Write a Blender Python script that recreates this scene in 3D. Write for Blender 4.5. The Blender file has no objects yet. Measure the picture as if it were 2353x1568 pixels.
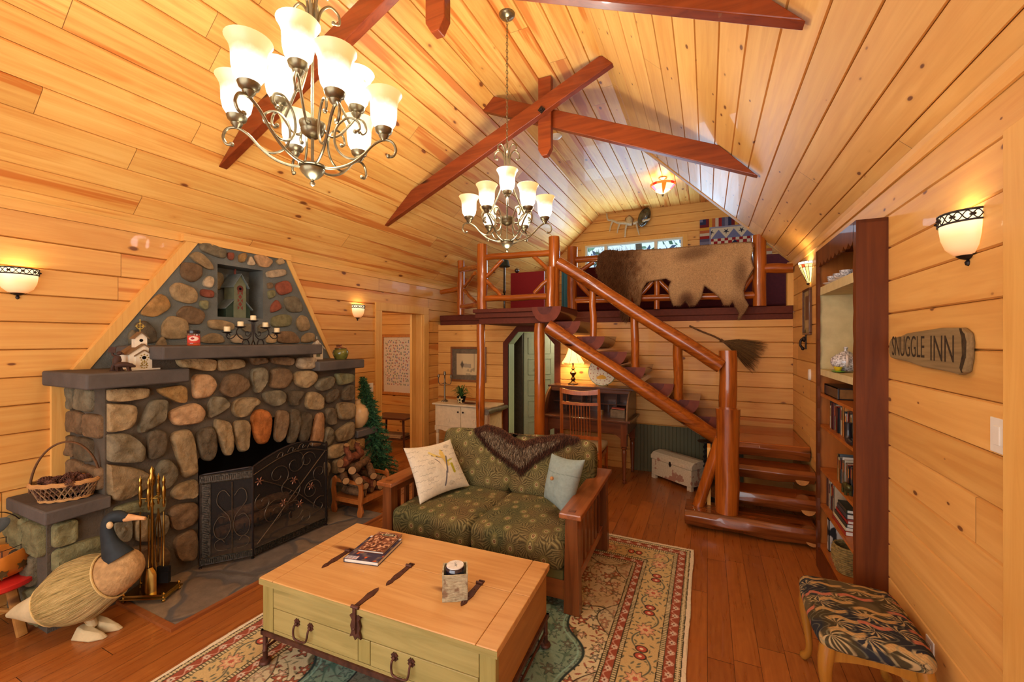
import bpy, math, random
import numpy as np
from mathutils import Vector, Matrix, noise
R = random.Random(7)
SC = bpy.context.scene
COL = SC.collection
# ---------------------------------------------------------------- camera
F = 965.0; CX = 1176.5; CY = 781.0; TH = math.atan(448.5 / F); CT = math.cos(TH); ST = math.sin(TH); EYE = 1.75
cam = bpy.data.cameras.new('camera'); camo = bpy.data.objects.new('camera', cam); COL.objects.link(camo)
camo.location = (0, 0, EYE); camo.rotation_euler = (math.pi / 2, 0, TH)
cam.sensor_fit = 'HORIZONTAL'; cam.sensor_width = 36.0; cam.lens = 36.0 * F / 2353.0; cam.shift_y = -3.0 / 2353.0
cam.clip_start = 0.05; cam.clip_end = 200
SC.camera = camo
# ---------------------------------------------------------------- exposure, sky, large lights
SC.view_settings.view_transform = 'Standard'; SC.view_settings.look = 'None'; SC.view_settings.exposure = 0.32
SC.view_settings.gamma = 1.0; SC.view_settings.use_curve_mapping = False
w = bpy.data.worlds.new('sky'); SC.world = w; w.use_nodes = True
bg = w.node_tree.nodes['Background']; bg.inputs[0].default_value = (0.60, 0.82, 0.95, 1); bg.inputs[1].default_value = 1.1

def light(name, kind, loc, power, color, size=0.1, size_y=None, rot=None, spot=None):
    d = bpy.data.lights.new(name, kind); d.energy = power; d.color = color
    if kind == 'AREA':
        d.size = size
        if size_y: d.shape = 'RECTANGLE'; d.size_y = size_y
    else: d.shadow_soft_size = size
    if spot: d.spot_size = spot; d.spot_blend = .8
    o = bpy.data.objects.new(name, d); COL.objects.link(o); o.location = loc
    if rot: o.rotation_euler = rot
    return o
WARM = (1.0, 0.955, 0.85)
# soft fill light added behind the camera, and daylight from the loft window
light('rear_fill', 'AREA', (-1.5, -1.7, 1.6), 112, (0.93, 0.97, 1.0), 4.4, 2.4, (math.radians(90), 0, 0))
light('loft_window_daylight', 'AREA', (-1.45, 8.85, 3.35), 48, (0.52, 0.76, 1.0), 1.9, 0.7, (math.radians(-100), 0, 0))
# ---------------------------------------------------------------- mesh helpers
def srgb(r, g, b):
    f = lambda c: ((c / 255 + .055) / 1.055) ** 2.4 if c > 10.3 else c / 255 / 12.92
    return (f(r), f(g), f(b), 1.0)
def P(px, py, X=None, Y=None, Z=None, T=None):   # the place a sight line from the eye meets a plane
    u = (px - CX) / F; v = (CY - py) / F; dx = -ST + u * CT; dy = CT + u * ST
    if X is not None: t = X / dx
    elif Y is not None: t = Y / dy
    elif Z is not None: t = (Z - EYE) / v
    else: t = T
    return Vector((t * dx, t * dy, EYE + t * v))
def rotm(rx=0, ry=0, rz=0):
    return Matrix.Rotation(rz, 3, 'Z') @ Matrix.Rotation(ry, 3, 'Y') @ Matrix.Rotation(rx, 3, 'X')
class MB:
    def __init__(s): s.v = []; s.f = []; s.m = []; s.c = []; s.uv = {}
    def add(s, vs, fs, mi=0, col=None):
        b = len(s.v); s.v += [tuple(v) for v in vs]
        for f in fs: s.f.append(tuple(i + b for i in f)); s.m.append(mi); s.c.append(col)
        return s
    def box(s, c, d, rot=None, mi=0, taper=1.0, col=None):
        vs = []
        for z in (-1, 1):
            k = taper if z > 0 else 1
            for x, y in ((-1, -1), (1, -1), (1, 1), (-1, 1)): vs.append(Vector((x * d[0] / 2 * k, y * d[1] / 2 * k, z * d[2] / 2)))
        if rot is not None: vs = [rot @ v for v in vs]
        c = Vector(c); vs = [v + c for v in vs]
        return s.add(vs, [(3, 2, 1, 0), (4, 5, 6, 7), (0, 1, 5, 4), (1, 2, 6, 5), (2, 3, 7, 6), (3, 0, 4, 7)], mi, col)
    def b2(s, lo, hi, mi=0, col=None):
        return s.box([(a + b) / 2 for a, b in zip(lo, hi)], [abs(b - a) for a, b in zip(lo, hi)], None, mi, 1.0, col)
    def prism(s, pts, axis, a, b, mi=0, col=None):     # 2-D outline pushed along an axis from a to b
        def mk(p, h):
            return (h, p[0], p[1]) if axis == 'X' else (p[0], h, p[1]) if axis == 'Y' else (p[0], p[1], h)
        n = len(pts); vs = [mk(p, a) for p in pts] + [mk(p, b) for p in pts]
        fs = [tuple(range(n))[::-1], tuple(range(n, 2 * n))] + [(i, (i + 1) % n, (i + 1) % n + n, i + n) for i in range(n)]
        return s.add(vs, fs, mi, col)
    def tube(s, pts, r, n=8, mi=0, cap=True, flat=None, jit=0, col=None, closed=False):
        pts = [Vector(p) for p in pts]; k = len(pts)
        rs = r if isinstance(r, (list, tuple)) else [r] * k
        vs = []; up = None
        for i, p in enumerate(pts):
            if closed: d = pts[(i + 1) % k] - pts[i - 1]
            else: d = pts[min(i + 1, k - 1)] - pts[max(i - 1, 0)]
            d = d.normalized() if d.length > 1e-9 else Vector((0, 0, 1))
            if up is None:
                up = Vector((0, 0, 1)) if abs(d.z) < .9 else Vector((1, 0, 0))
            up = (up - d * up.dot(d)).normalized(); sd = d.cross(up)
            for j in range(n):
                a = 2 * math.pi * j / n; q = rs[i] * (1 + (R.uniform(-jit, jit) if jit else 0))
                fu = flat if flat else 1.0
                vs.append(p + up * math.cos(a) * q * fu + sd * math.sin(a) * q)
        fs = []
        for i in range(k if closed else k - 1):
            i2 = (i + 1) % k
            for j in range(n): fs.append((i * n + j, i * n + (j + 1) % n, i2 * n + (j + 1) % n, i2 * n + j))
        if cap and not closed: fs += [tuple(range(n))[::-1], tuple((k - 1) * n + j for j in range(n))]
        return s.add(vs, [f[::-1] for f in fs], mi, col)
    def lathe(s, prof, c=(0, 0, 0), n=24, mi=0, rot=None, sx=1, sy=1, a0=0, a1=2 * math.pi, col=None):
        full = abs(a1 - a0 - 2 * math.pi) < 1e-6; m = n if full else n + 1; vs = []; c = Vector(c)
        for r, z in prof:
            for j in range(m):
                a = a0 + (a1 - a0) * j / n; v = Vector((r * math.cos(a) * sx, r * math.sin(a) * sy, z))
                vs.append((rot @ v if rot is not None else v) + c)
        fs = []
        for i in range(len(prof) - 1):
            for j in range(n):
                j2 = (j + 1) % m; fs.append((i * m + j, i * m + j2, (i + 1) * m + j2, (i + 1) * m + j))
        if full:
            if prof[0][0] > 1e-6: fs.append(tuple(range(m))[::-1])
            if prof[-1][0] > 1e-6: fs.append(tuple((len(prof) - 1) * m + j for j in range(m)))
        return s.add(vs, fs, mi, col)
    def ball(s, c, r, n=12, mi=0, rot=None, col=None):
        if not isinstance(r, (tuple, list)): r = (r, r, r)
        k = max(4, n // 2); prof = [(math.sin(math.pi * i / k), -math.cos(math.pi * i / k)) for i in range(k + 1)]
        vs = []; c = Vector(c)
        for q, z in prof:
            for j in range(n):
                a = 2 * math.pi * j / n; v = Vector((q * math.cos(a) * r[0], q * math.sin(a) * r[1], z * r[2]))
                vs.append((rot @ v if rot is not None else v) + c)
        fs = [(i * n + j, i * n + (j + 1) % n, (i + 1) * n + (j + 1) % n, (i + 1) * n + j) for i in range(k) for j in range(n)]
        return s.add(vs, fs, mi, col)
    def grid(s, pf, nu, nv, mi=0, wrap=False, colf=None):     # pf(u,v) -> point
        vs = [pf(i / (nu - 1), j / (nv - 1)) for j in range(nv) for i in range(nu)]
        fs = [(j * nu + i, j * nu + i + 1, (j + 1) * nu + i + 1, (j + 1) * nu + i) for j in range(nv - 1) for i in range(nu - 1)]
        return s.add(vs, fs, mi)
    def build(s, name, mats, parent=None, smooth=40, bevel=0, sub=0, loc=None, rot=None):
        me = bpy.data.meshes.new(name); me.from_pydata(s.v, [], s.f)
        if not isinstance(mats, (list, tuple)): mats = [mats]
        for m in mats: me.materials.append(m)
        if len(mats) > 1: me.polygons.foreach_set('material_index', s.m)
        if any(c is not None for c in s.c):
            at = me.color_attributes.new('Col', 'FLOAT_COLOR', 'CORNER'); arr = []
            for f, c in zip(s.f, s.c): arr += list(c if c is not None else (.5, .5, .5, 1)) * len(f)
            at.data.foreach_set('color', arr)
        if smooth:
            me.polygons.foreach_set('use_smooth', [True] * len(me.polygons)); me.set_sharp_from_angle(angle=math.radians(smooth))
        me.update(); o = bpy.data.objects.new(name, me); COL.objects.link(o)
        if parent is not None: o.parent = parent
        if loc is not None: o.location = loc
        if rot is not None: o.rotation_euler = rot
        if bevel:
            md = o.modifiers.new('bevel', 'BEVEL'); md.width = bevel; md.segments = 2; md.limit_method = 'ANGLE'; md.angle_limit = math.radians(35)
        if sub:
            md = o.modifiers.new('sub', 'SUBSURF'); md.levels = sub; md.render_levels = sub
        return o
def thing(name, label, cat, loc=(0, 0, 0), rz=0, group=None):
    o = bpy.data.objects.new(name, None); COL.objects.link(o); o.empty_display_size = .1
    o.location = loc; o.rotation_euler = (0, 0, rz); o['label'] = label; o['category'] = cat
    if group: o['group'] = group
    return o
def tag(o, label, cat, group=None, kind=None):
    o['label'] = label; o['category'] = cat
    if group: o['group'] = group
    if kind: o['kind'] = kind
    return o
def struct(o, label=None):
    o['kind'] = 'structure'
    if label: o['label'] = label
    return o
def copy_tree(o, parent=None):
    c = o.copy(); COL.objects.link(c)
    if parent is not None: c.parent = parent
    for ch in [x for x in bpy.data.objects if x.parent == o]: copy_tree(ch, c)
    return c
def spline(pts, k=6):      # Catmull-Rom through points
    pts = [Vector(p) for p in pts]; out = []
    for i in range(len(pts) - 1):
        p0 = pts[max(i - 1, 0)]; p1 = pts[i]; p2 = pts[i + 1]; p3 = pts[min(i + 2, len(pts) - 1)]
        for j in range(k):
            t = j / k
            out.append(.5 * ((2 * p1) + (p2 - p0) * t + (2 * p0 - 5 * p1 + 4 * p2 - p3) * t * t + (3 * p1 - p0 - 3 * p2 + p3) * t ** 3))
    out.append(pts[-1]); return out
# ---------------------------------------------------------------- material helpers
class NT:
    def __init__(s, name):
        s.m = bpy.data.materials.new(name); s.m.use_nodes = True; s.t = s.m.node_tree; s.n = s.t.nodes; s.l = s.t.links
        s.b = s.n['Principled BSDF']; s.o = s.n['Material Output']
    def nd(s, typ, ins=None, **kw):
        n = s.n.new('ShaderNode' + typ)
        for k, v in kw.items(): setattr(n, k, v)
        for k, v in (ins or {}).items(): s.put(n.inputs[k], v)
        return n
    def put(s, sock, v):
        if isinstance(v, bpy.types.NodeSocket): s.l.new(v, sock)
        elif isinstance(v, bpy.types.Node): s.l.new(v.outputs[0], sock)
        else: sock.default_value = v
    def math(s, op, a, b=0, c=None, clamp=False):
        n = s.nd('Math', {0: a, 1: b}, operation=op); n.use_clamp = clamp
        if c is not None: s.put(n.inputs[2], c)
        return n.outputs[0]
    def ramp(s, fac, stops, interp='LINEAR'):
        n = s.nd('ValToRGB', {0: fac}); cr = n.color_ramp; cr.interpolation = interp
        while len(cr.elements) > 1: cr.elements.remove(cr.elements[0])
        cr.elements[0].position = stops[0][0]; cr.elements[0].color = stops[0][1]
        for p, c in stops[1:]:
            e = cr.elements.new(p); e.color = c
        return n.outputs[0]
    def mix(s, fac, a, b, mode='MIX'):
        n = s.nd('Mix', data_type='RGBA', blend_type=mode)
        s.put(n.inputs[0], fac); s.put(n.inputs[6], a); s.put(n.inputs[7], b); return n.outputs[2]
    def noise(s, vec, scale, detail=4, rough=.55, dist=0):
        return s.nd('TexNoise', {'Vector': vec, 'Scale': scale, 'Detail': detail, 'Roughness': rough, 'Distortion': dist}).outputs[0]
    def xyz(s, vec): return s.nd('SeparateXYZ', {0: vec})
    def comb(s, x, y, z=0): return s.nd('CombineXYZ', {0: x, 1: y, 2: z}).outputs[0]
    def bump(s, h, strength=.3, dist=.01):
        s.put(s.b.inputs['Normal'], s.nd('Bump', {'Height': h, 'Strength': strength, 'Distance': dist}).outputs[0])
    def fin(s, color=None, rough=None, metal=None, spec=None, coat=None, emis=None, es=None, alpha=None, trans=None):
        for k, v in (('Base Color', color), ('Roughness', rough), ('Metallic', metal), ('Specular IOR Level', spec), ('Coat Weight', coat),
                     ('Emission Color', emis), ('Emission Strength', es), ('Alpha', alpha), ('Transmission Weight', trans)):
            if v is not None: s.put(s.b.inputs[k], v)
        return s.m
K = lambda v: (v, v, v, 1)
def plain(name, col, rough=.5, metal=0, var=.12, scale=30, bump=0, coat=0, bscale=None, spec=None):
    t = NT(name); tc = t.nd('TexCoord').outputs['Object']; nz = t.noise(tc, scale, 3)
    c2 = tuple(min(1, c * (1 - var * 1.6)) for c in col[:3]) + (1,); c3 = tuple(min(1, c * (1 + var)) for c in col[:3]) + (1,)
    if bump: t.bump(t.noise(tc, bscale or scale * 2, 4), bump)
    return t.fin(t.ramp(nz, [(.3, c2), (.7, c3)]), rough, metal, coat=coat, spec=spec if spec is not None else (.5 if rough < .5 or metal else .2))
def wood(name, c1, c2, axis='X', rough=.4, coat=.15, sc=1.0, knots=False, kc=None, world=False):
    t = NT(name); tc = t.nd('TexCoord').outputs['Object']
    if world: tc = t.nd('NewGeometry').outputs['Position']
    s = {'X': (1.5, 22, 22), 'Y': (22, 1.5, 22), 'Z': (22, 22, 1.5)}[axis]
    mp = t.nd('Mapping', {'Vector': tc, 'Scale': tuple(a * sc for a in s)}).outputs[0]
    g = t.noise(mp, 1.0, 6, .6, 1.2); g2 = t.noise(tc, 2.2 * sc, 2)
    f = t.math('ADD', t.math('MULTIPLY', g, .75), t.math('MULTIPLY', g2, .3))
    col = t.ramp(f, [(.32, c2), (.62, c1)])
    if knots:
        s2 = {'X': (1.3, 6, 6), 'Y': (6, 1.3, 6), 'Z': (6, 6, 1.3)}[axis]
        v = t.nd('TexVoronoi', {'Vector': t.nd('Mapping', {'Vector': tc, 'Scale': tuple(a * sc for a in s2)}).outputs[0], 'Scale': 1.0}).outputs['Distance']
        col = t.mix(t.ramp(v, [(.07, K(1)), (.14, K(0))]), col, kc or tuple(a * .25 for a in c2[:3]) + (1,))
    t.bump(f, .12, .004)
    return t.fin(col, rough, coat=coat, spec=.5 if rough < .3 else .28)
def attrcol(name, rough=.7, nscale=40, namt=.35, bump=.3, bscale=60, bdist=.01, spec=None, sheen=0):
    t = NT(name); a = t.nd('Attribute', attribute_name='Col').outputs['Color']
    tc = t.nd('TexCoord').outputs['Object']; n = t.noise(tc, nscale, 5, .65)
    c = t.mix(1.0, a, t.ramp(n, [(.28, K(1 - namt)), (.72, K(1 + namt * .6))]), 'MULTIPLY') if namt else a
    if bump: t.bump(t.noise(tc, bscale, 6, .65), bump, bdist)
    return t.fin(c, rough, spec=spec if spec is not None else .15)
def pine(name, base, warm, light_, knot, streak=.5, bw=.182, grey=None, kn=2.9):
    # planks from UV: u metres along the board, v metres across, one board every bw
    t = NT(name); uv = t.nd('TexCoord').outputs['UV']; s = t.xyz(uv); u, v = s.outputs[0], s.outputs[1]
    vb = t.math('DIVIDE', v, bw); bi = t.math('FLOOR', vb); vf = t.math('FRACT', vb)
    r1 = t.nd('TexWhiteNoise', {'Vector': t.comb(bi, 3.1, 0)}, noise_dimensions='3D').outputs[0]
    u2 = t.math('ADD', u, t.math('MULTIPLY', r1, 7.0)); ub = t.math('DIVIDE', u2, 3.9); si = t.math('FLOOR', ub); uf = t.math('FRACT', ub)
    wn = t.nd('TexWhiteNoise', {'Vector': t.comb(bi, si, 1.7)}, noise_dimensions='3D'); r2 = wn.outputs[0]; s3 = t.xyz(wn.outputs[1])
    seed = t.math('MULTIPLY', r2, 40.0)
    ug = t.comb(t.math('MULTIPLY', u2, 1.3), t.math('MULTIPLY', v, 26.0), seed)
    wav = t.noise(t.comb(t.math('MULTIPLY', u2, .8), t.math('MULTIPLY', v, 5.0), seed), 1.0, 2)
    g = t.noise(ug, 1.0, 5, .6, .6)
    ring = t.math('SINE', t.math('ADD', t.math('MULTIPLY', wav, 46.0), t.math('MULTIPLY', v, 60.0)))
    gg = t.math('ADD', t.math('MULTIPLY', g, .8), t.math('MULTIPLY', ring, .035))
    gg = t.math('ADD', t.math('MULTIPLY', gg, .5), t.math('MULTIPLY', wav, .22))
    col = t.ramp(gg, [(.18, warm), (.36, base), (.52, light_)])
    # boards differ in tone
    col = t.mix(1.0, col, t.ramp(s3.outputs[0], [(0, (.88, .85, .80, 1)), (.5, K(1.0)), (1, (1.05, 1.05, 1.07, 1))]), 'MULTIPLY')
    # heartwood streaks
    st = t.noise(t.comb(t.math('MULTIPLY', u2, .45), t.math('MULTIPLY', v, 9.0), t.math('ADD', seed, 9.0)), 1.0, 3, .5, .4)
    th = t.math('SUBTRACT', .80, t.math('MULTIPLY', t.math('GREATER_THAN', s3.outputs[1], 1 - streak), .26))
    sf = t.math('MULTIPLY', t.math('SUBTRACT', st, th), 16.0, clamp=True)
    col = t.mix(t.math('MULTIPLY', sf, .82), col, tuple(a * b for a, b in zip(warm[:3], (.84, .58, .42))) + (1,))
    # knots
    nzk = t.nd('TexNoise', {'Vector': uv, 'Scale': 9.0, 'Detail': 1.0}).outputs[1]
    kv = t.comb(t.math('MULTIPLY', u2, kn), t.math('MULTIPLY', v, kn * 2.1), seed)
    kv = t.nd('VectorMath', {0: kv, 1: t.nd('VectorMath', {0: nzk, 'Scale': .12}, operation='SCALE').outputs[0]}, operation='ADD').outputs[0]
    vo = t.nd('TexVoronoi', {'Vector': kv, 'Scale': 1.0, 'Randomness': 1.0}, voronoi_dimensions='3D')
    kd = vo.outputs['Distance']; kq = t.xyz(vo.outputs['Color']); kr = kq.outputs[0]
    kd2 = t.math('ADD', t.math('DIVIDE', kd, t.math('ADD', .42, t.math('MULTIPLY', kr, .75))), t.math('LESS_THAN', kq.outputs[1], .25))
    col = t.mix(t.ramp(kd2, [(.13, K(.5)), (.24, K(0))]), col, warm)
    col = t.mix(t.ramp(kd2, [(.085, K(.92)), (.13, K(0))]), col, knot)
    if grey: col = t.mix(.5, col, grey)
    # butt joints between boards
    jn = t.math('LESS_THAN', uf, .0009)
    col = t.mix(jn, col, tuple(a * .35 for a in warm[:3]) + (1,))
    t.bump(t.math('ADD', g, t.math('MULTIPLY', kd2, .5)), .08, .004)
    return t.fin(col, t.ramp(g, [(.2, K(.44)), (.8, K(.56))]), coat=.06, spec=.35)
# ---------------------------------------------------------------- materials
M = {}
M['pine_wall'] = pine('pine_wall', srgb(226, 172, 92), srgb(210, 146, 68), srgb(236, 188, 112), srgb(104, 54, 26), .16)
M['pine_wall_right'] = pine('pine_wall_right', srgb(229, 177, 98), srgb(214, 154, 78), srgb(238, 192, 116), srgb(112, 64, 34), .0, kn=5.4)
M['pine_ceiling'] = pine('pine_ceiling', srgb(236, 184, 98), srgb(216, 142, 60), srgb(245, 200, 118), srgb(116, 56, 24), .62)
M['pine_daylight_grey'] = pine('pine_daylight_grey', srgb(208, 178, 132), srgb(176, 132, 96), srgb(216, 190, 144), srgb(104, 62, 42), .5)  # unused pine copy with the loft's cool daylight grey put into its colours
M['pine_trim'] = wood('pine_trim', srgb(230, 180, 98), srgb(216, 158, 78), 'Z', .55, 0)
M['pine_trim_y'] = wood('pine_trim_y', srgb(230, 178, 96), srgb(216, 156, 78), 'Y', .6, 0)
M['redwood'] = wood('red_stained_beam', srgb(136, 60, 24), srgb(100, 38, 16), 'X', .35, .3, .8, True)
M['redpaint'] = plain('red_brown_paint', srgb(98, 46, 30), .65, var=.1, coat=0)
M['log'] = wood('varnished_log', srgb(178, 94, 26), srgb(112, 48, 10), 'Z', .22, .5, .9, True, srgb(50, 18, 8))
M['log_h'] = wood('varnished_log_lying', srgb(176, 92, 24), srgb(110, 46, 10), 'X', .22, .5, .9, True, srgb(50, 18, 8))
M['log_dark'] = wood('varnished_half_log', srgb(120, 62, 26), srgb(74, 30, 10), 'Y', .25, .5, .8, True, srgb(40, 16, 8))
M['step'] = wood('step_log', srgb(138, 72, 28), srgb(76, 34, 10), 'X', .25, .5, .8, True, srgb(40, 16, 8))
M['landing'] = wood('landing_board', srgb(176, 98, 36), srgb(150, 76, 26), 'X', .25, .4, .6)
M['logend'] = plain('painted_log_end', srgb(116, 56, 38), .6, var=.12, scale=9)
M['black'] = plain('black_soot', srgb(22, 20, 19), .9, var=.2)
M['iron'] = plain('dark_iron', srgb(52, 44, 40), .45, .7, .2)
M['ironm'] = plain('antique_pewter', srgb(132, 122, 94), .32, .85, .12, 40)
M['brass'] = plain('polished_brass', srgb(176, 142, 68), .22, 1.0, .1, 20)
M['white'] = plain('white_plastic', srgb(232, 226, 212), .4, var=.02)
M['stone'] = attrcol('field_stone', .8, 14, .42, .8, 22, .02)
M['mortar'] = plain('grey_mortar', srgb(88, 78, 64), .95, var=.16, scale=6, bump=.6, bscale=90)
M['mortar2'] = plain('blue_grey_mortar', srgb(106, 108, 100), .95, var=.12, scale=6, bump=.6, bscale=90)
M['slab'] = plain('grey_slate_shelf', srgb(88, 80, 72), .8, var=.14, scale=5, bump=.4, bscale=30)
M['attr'] = attrcol('printed_surface', .55, 30, .0, 0)
M['cloth'] = attrcol('woven_cloth', .95, 60, .12, .35, 380, .002, sheen=.3)
M['rug'] = attrcol('wool_rug', 1.0, 120, .16, .5, 420, .003, sheen=.3)
def floor_mat():
    t = NT('hardwood_floor'); pz = t.nd('NewGeometry').outputs['Position']; s = t.xyz(pz); x, y = s.outputs[0], s.outputs[1]
    xb = t.math('DIVIDE', x, .13); bi = t.math('FLOOR', xb); xf = t.math('FRACT', xb)
    r1 = t.nd('TexWhiteNoise', {'Vector': t.comb(bi, 8.3, 0)}).outputs[0]
    yb = t.math('DIVIDE', t.math('ADD', y, t.math('MULTIPLY', r1, 6.0)), 1.15); si = t.math('FLOOR', yb); yf = t.math('FRACT', yb)
    wn = t.nd('TexWhiteNoise', {'Vector': t.comb(bi, si, .7)}); r2 = wn.outputs[0]; s3 = t.xyz(wn.outputs[1])
    seed = t.math('MULTIPLY', r2, 30.0)
    wv = t.noise(t.comb(t.math('MULTIPLY', x, 5.0), t.math('MULTIPLY', y, 1.4), seed), 1.0, 2, .5, .3)
    ring = t.math('SINE', t.math('MULTIPLY', wv, 75.0))
    g = t.noise(t.comb(t.math('MULTIPLY', x, 60.0), t.math('MULTIPLY', y, 3.0), seed), 1.0, 4)
    f = t.math('ADD', t.math('MULTIPLY', g, .7), t.math('MULTIPLY', ring, .035))
    col = t.ramp(f, [(.14, srgb(140, 78, 30)), (.36, srgb(158, 92, 38)), (.58, srgb(172, 106, 46))])
    col = t.mix(1.0, col, t.ramp(s3.outputs[0], [(0, (.76, .70, .66, 1)), (1, (1.12, 1.12, 1.1, 1))]), 'MULTIPLY')
    gap = t.math('MAXIMUM', t.math('LESS_THAN', xf, .018), t.math('LESS_THAN', yf, .003))
    col = t.mix(gap, col, srgb(62, 28, 12))
    t.bump(t.math('SUBTRACT', t.math('MULTIPLY', g, .2), gap), .15, .003)
    return t.fin(col, t.ramp(g, [(.2, K(.24)), (.8, K(.36))]), coat=.2)
M['floor'] = floor_mat()
def hearth_mat():
    t = NT('flagstone_hearth'); pz = t.nd('NewGeometry').outputs['Position']
    wz = t.nd('TexNoise', {'Vector': pz, 'Scale': 2.5, 'Detail': 2.0}).outputs[1]
    pv = t.nd('VectorMath', {0: pz, 1: t.nd('VectorMath', {0: wz, 'Scale': .35}, operation='SCALE').outputs[0]}, operation='ADD').outputs[0]
    a = t.nd('TexVoronoi', {'Vector': pv, 'Scale': 3.0}, feature='DISTANCE_TO_EDGE').outputs['Distance']
    b = t.nd('TexVoronoi', {'Vector': pv, 'Scale': 3.0}).outputs['Color']
    n = t.noise(pz, 14, 5, .65)
    st = t.mix(1.0, t.ramp(t.xyz(b).outputs[0], [(0, srgb(112, 96, 78)), (.5, srgb(134, 112, 84)), (1, srgb(98, 92, 84))]), t.ramp(n, [(.3, K(.72)), (.75, K(1.25))]), 'MULTIPLY')
    col = t.mix(t.ramp(a, [(.03, K(1)), (.06, K(0))]), st, srgb(90, 84, 76))
    t.bump(t.math('ADD', n, t.ramp(a, [(.02, K(0)), (.1, K(1))])), .4, .01)
    return t.fin(col, .55, coat=.1)
M['hearth'] = hearth_mat()
def glass_shade(name, c_lo, c_hi, e, top=.5, z0=0., z1=.18):
    # lit frosted glass: white body, amber rim
    t = NT(name); z = t.xyz(t.nd('TexCoord').outputs['Object']).outputs[2]
    f = t.math('DIVIDE', t.math('SUBTRACT', z, z0), z1 - z0)
    n = t.noise(t.nd('TexCoord').outputs['Object'], 60, 3)
    f = t.math('ADD', f, t.math('MULTIPLY', t.math('SUBTRACT', n, .5), .12))
    col = t.ramp(f, [(top, c_lo), (top + .25, c_hi)])
    st = t.ramp(f, [(0, K(e)), (top, K(e)), (top + .25, K(e * .52)), (1.0, K(e * .62))])
    return t.fin((.42, .36, .26, 1), .35, emis=col, es=st)
# ---------------------------------------------------------------- board-clad surfaces
def clip(poly, a, b, c):       # keep a*u+b*v<=c
    out = []
    for i in range(len(poly)):
        p, q = poly[i], poly[(i + 1) % len(poly)]; dp = a * p[0] + b * p[1] - c; dq = a * q[0] + b * q[1] - c
        if dp <= 0: out.append(p)
        if dp * dq < 0:
            k = dp / (dp - dq); out.append((p[0] + (q[0] - p[0]) * k, p[1] + (q[1] - p[1]) * k))
    return out
def planks(name, polys, org, ud, vd, nrm, mat, ph=0.0, bw=.182, g=.0065, dep=.011, back=.03):
    """boards run along ud, stacked along vd; grooves are real V cuts of depth dep; nrm faces the room"""
    org = Vector(org); ud = Vector(ud).normalized(); vd = Vector(vd).normalized(); nrm = Vector(nrm).normalized()
    V = []; Fc = []; UV = []; sl0 = .0013
    flip = ud.cross(vd).dot(nrm) < 0
    for poly in polys:
        vmin = min(p[1] for p in poly); vmax = max(p[1] for p in poly); k0 = math.floor((vmin - ph) / bw) - 1; k1 = math.ceil((vmax - ph) / bw) + 1
        for k in range(k0, k1 + 1):
            y = ph + k * bw
            for lo, hi in ((y - g, y - sl0), (y - sl0, y), (y, y + sl0), (y + sl0, y + g), (y + g, y + bw - g)):
                q = clip(clip(poly, 0, 1, hi), 0, -1, -lo)
                if len(q) < 3: continue
                b = len(V)
                for (pu, pv) in q:
                    d = 0 if lo == y + g else dep + .018 if abs(pv - y) < 1e-6 else dep if abs(abs(pv - y) - sl0) < 1e-6 else 0
                    V.append(org + ud * pu + vd * pv - nrm * d); UV.append((pu, pv - ph))
                idx = list(range(b, b + len(q))); Fc.append(tuple(idx[::-1] if flip else idx))
    me = bpy.data.meshes.new(name); me.from_pydata(V, [], Fc); ul = me.uv_layers.new(name='UVMap')
    ul.data.foreach_set('uv', [c for p in me.polygons for i in p.vertices for c in UV[i]])
    me.materials.append(mat); me.update(); o = bpy.data.objects.new(name, me); COL.objects.link(o)
    return struct(o)
rect = lambda a, b, c, d: [(a, c), (b, c), (b, d), (a, d)]
WL, WR, YB, YK, YF, ZE, ZT, XL, XR = -4.07, .91, 5.84, 9.02, -1.9, 2.65, 4.44, -2.10, -.907
# floor
struct(MB().b2((-6.7, YF, -.1), (1.6, 9.0, 0)).build('floor', M['floor'], smooth=0))
# left wall: opening Y 4.476..5.40, z<2.15
planks('wall_left', [rect(YF, 2.33, 0, 2.44), rect(2.76, 4.476, 0, 2.44), rect(2.33, 2.76, 0, 1.96), rect(YF, 4.476, 2.44, ZE), rect(5.42, YK, 0, 2.15), rect(4.476, YK, 2.15, ZE)], (WL, 0, 0), (0, 1, 0), (0, 0, 1), (1, 0, 0), M['pine_wall'], 1.867 % .182)
# right wall, leaving the built-in bookcase opening Y 3.0..3.94, z<2.43
planks('wall_right', [rect(YF, 2.985, 0, 2.42), rect(3.955, YB, 0, 2.42), rect(YB, YK, 0, 2.0), rect(YF, YB, 2.42, ZE)], (WR, 0, 0), (0, 1, 0), (0, 0, 1), (-1, 0, 0), M['pine_wall_right'], 1.712 % .182)
# back wall under the loft with the octagonal door
ox0, ox1, oz, oc = -2.77, -2.02, 1.87, .17
planks('wall_back', [rect(WL, ox0, 0, 2.0), rect(ox1, WR, 0, 2.0), [(ox0, oz - .19), (ox0 + .0, 2.0), (ox0 + oc, 2.0), (ox0 + oc, oz)],
       rect(ox0 + oc, ox1 - oc, oz, 2.0), [(ox1 - oc, oz), (ox1 - oc, 2.0), (ox1, 2.0), (ox1, oz - .19)]], (0, YB, 0), (1, 0, 0), (0, 0, 1), (0, -1, 0), M['pine_wall'], 1.72 % .182)
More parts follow.
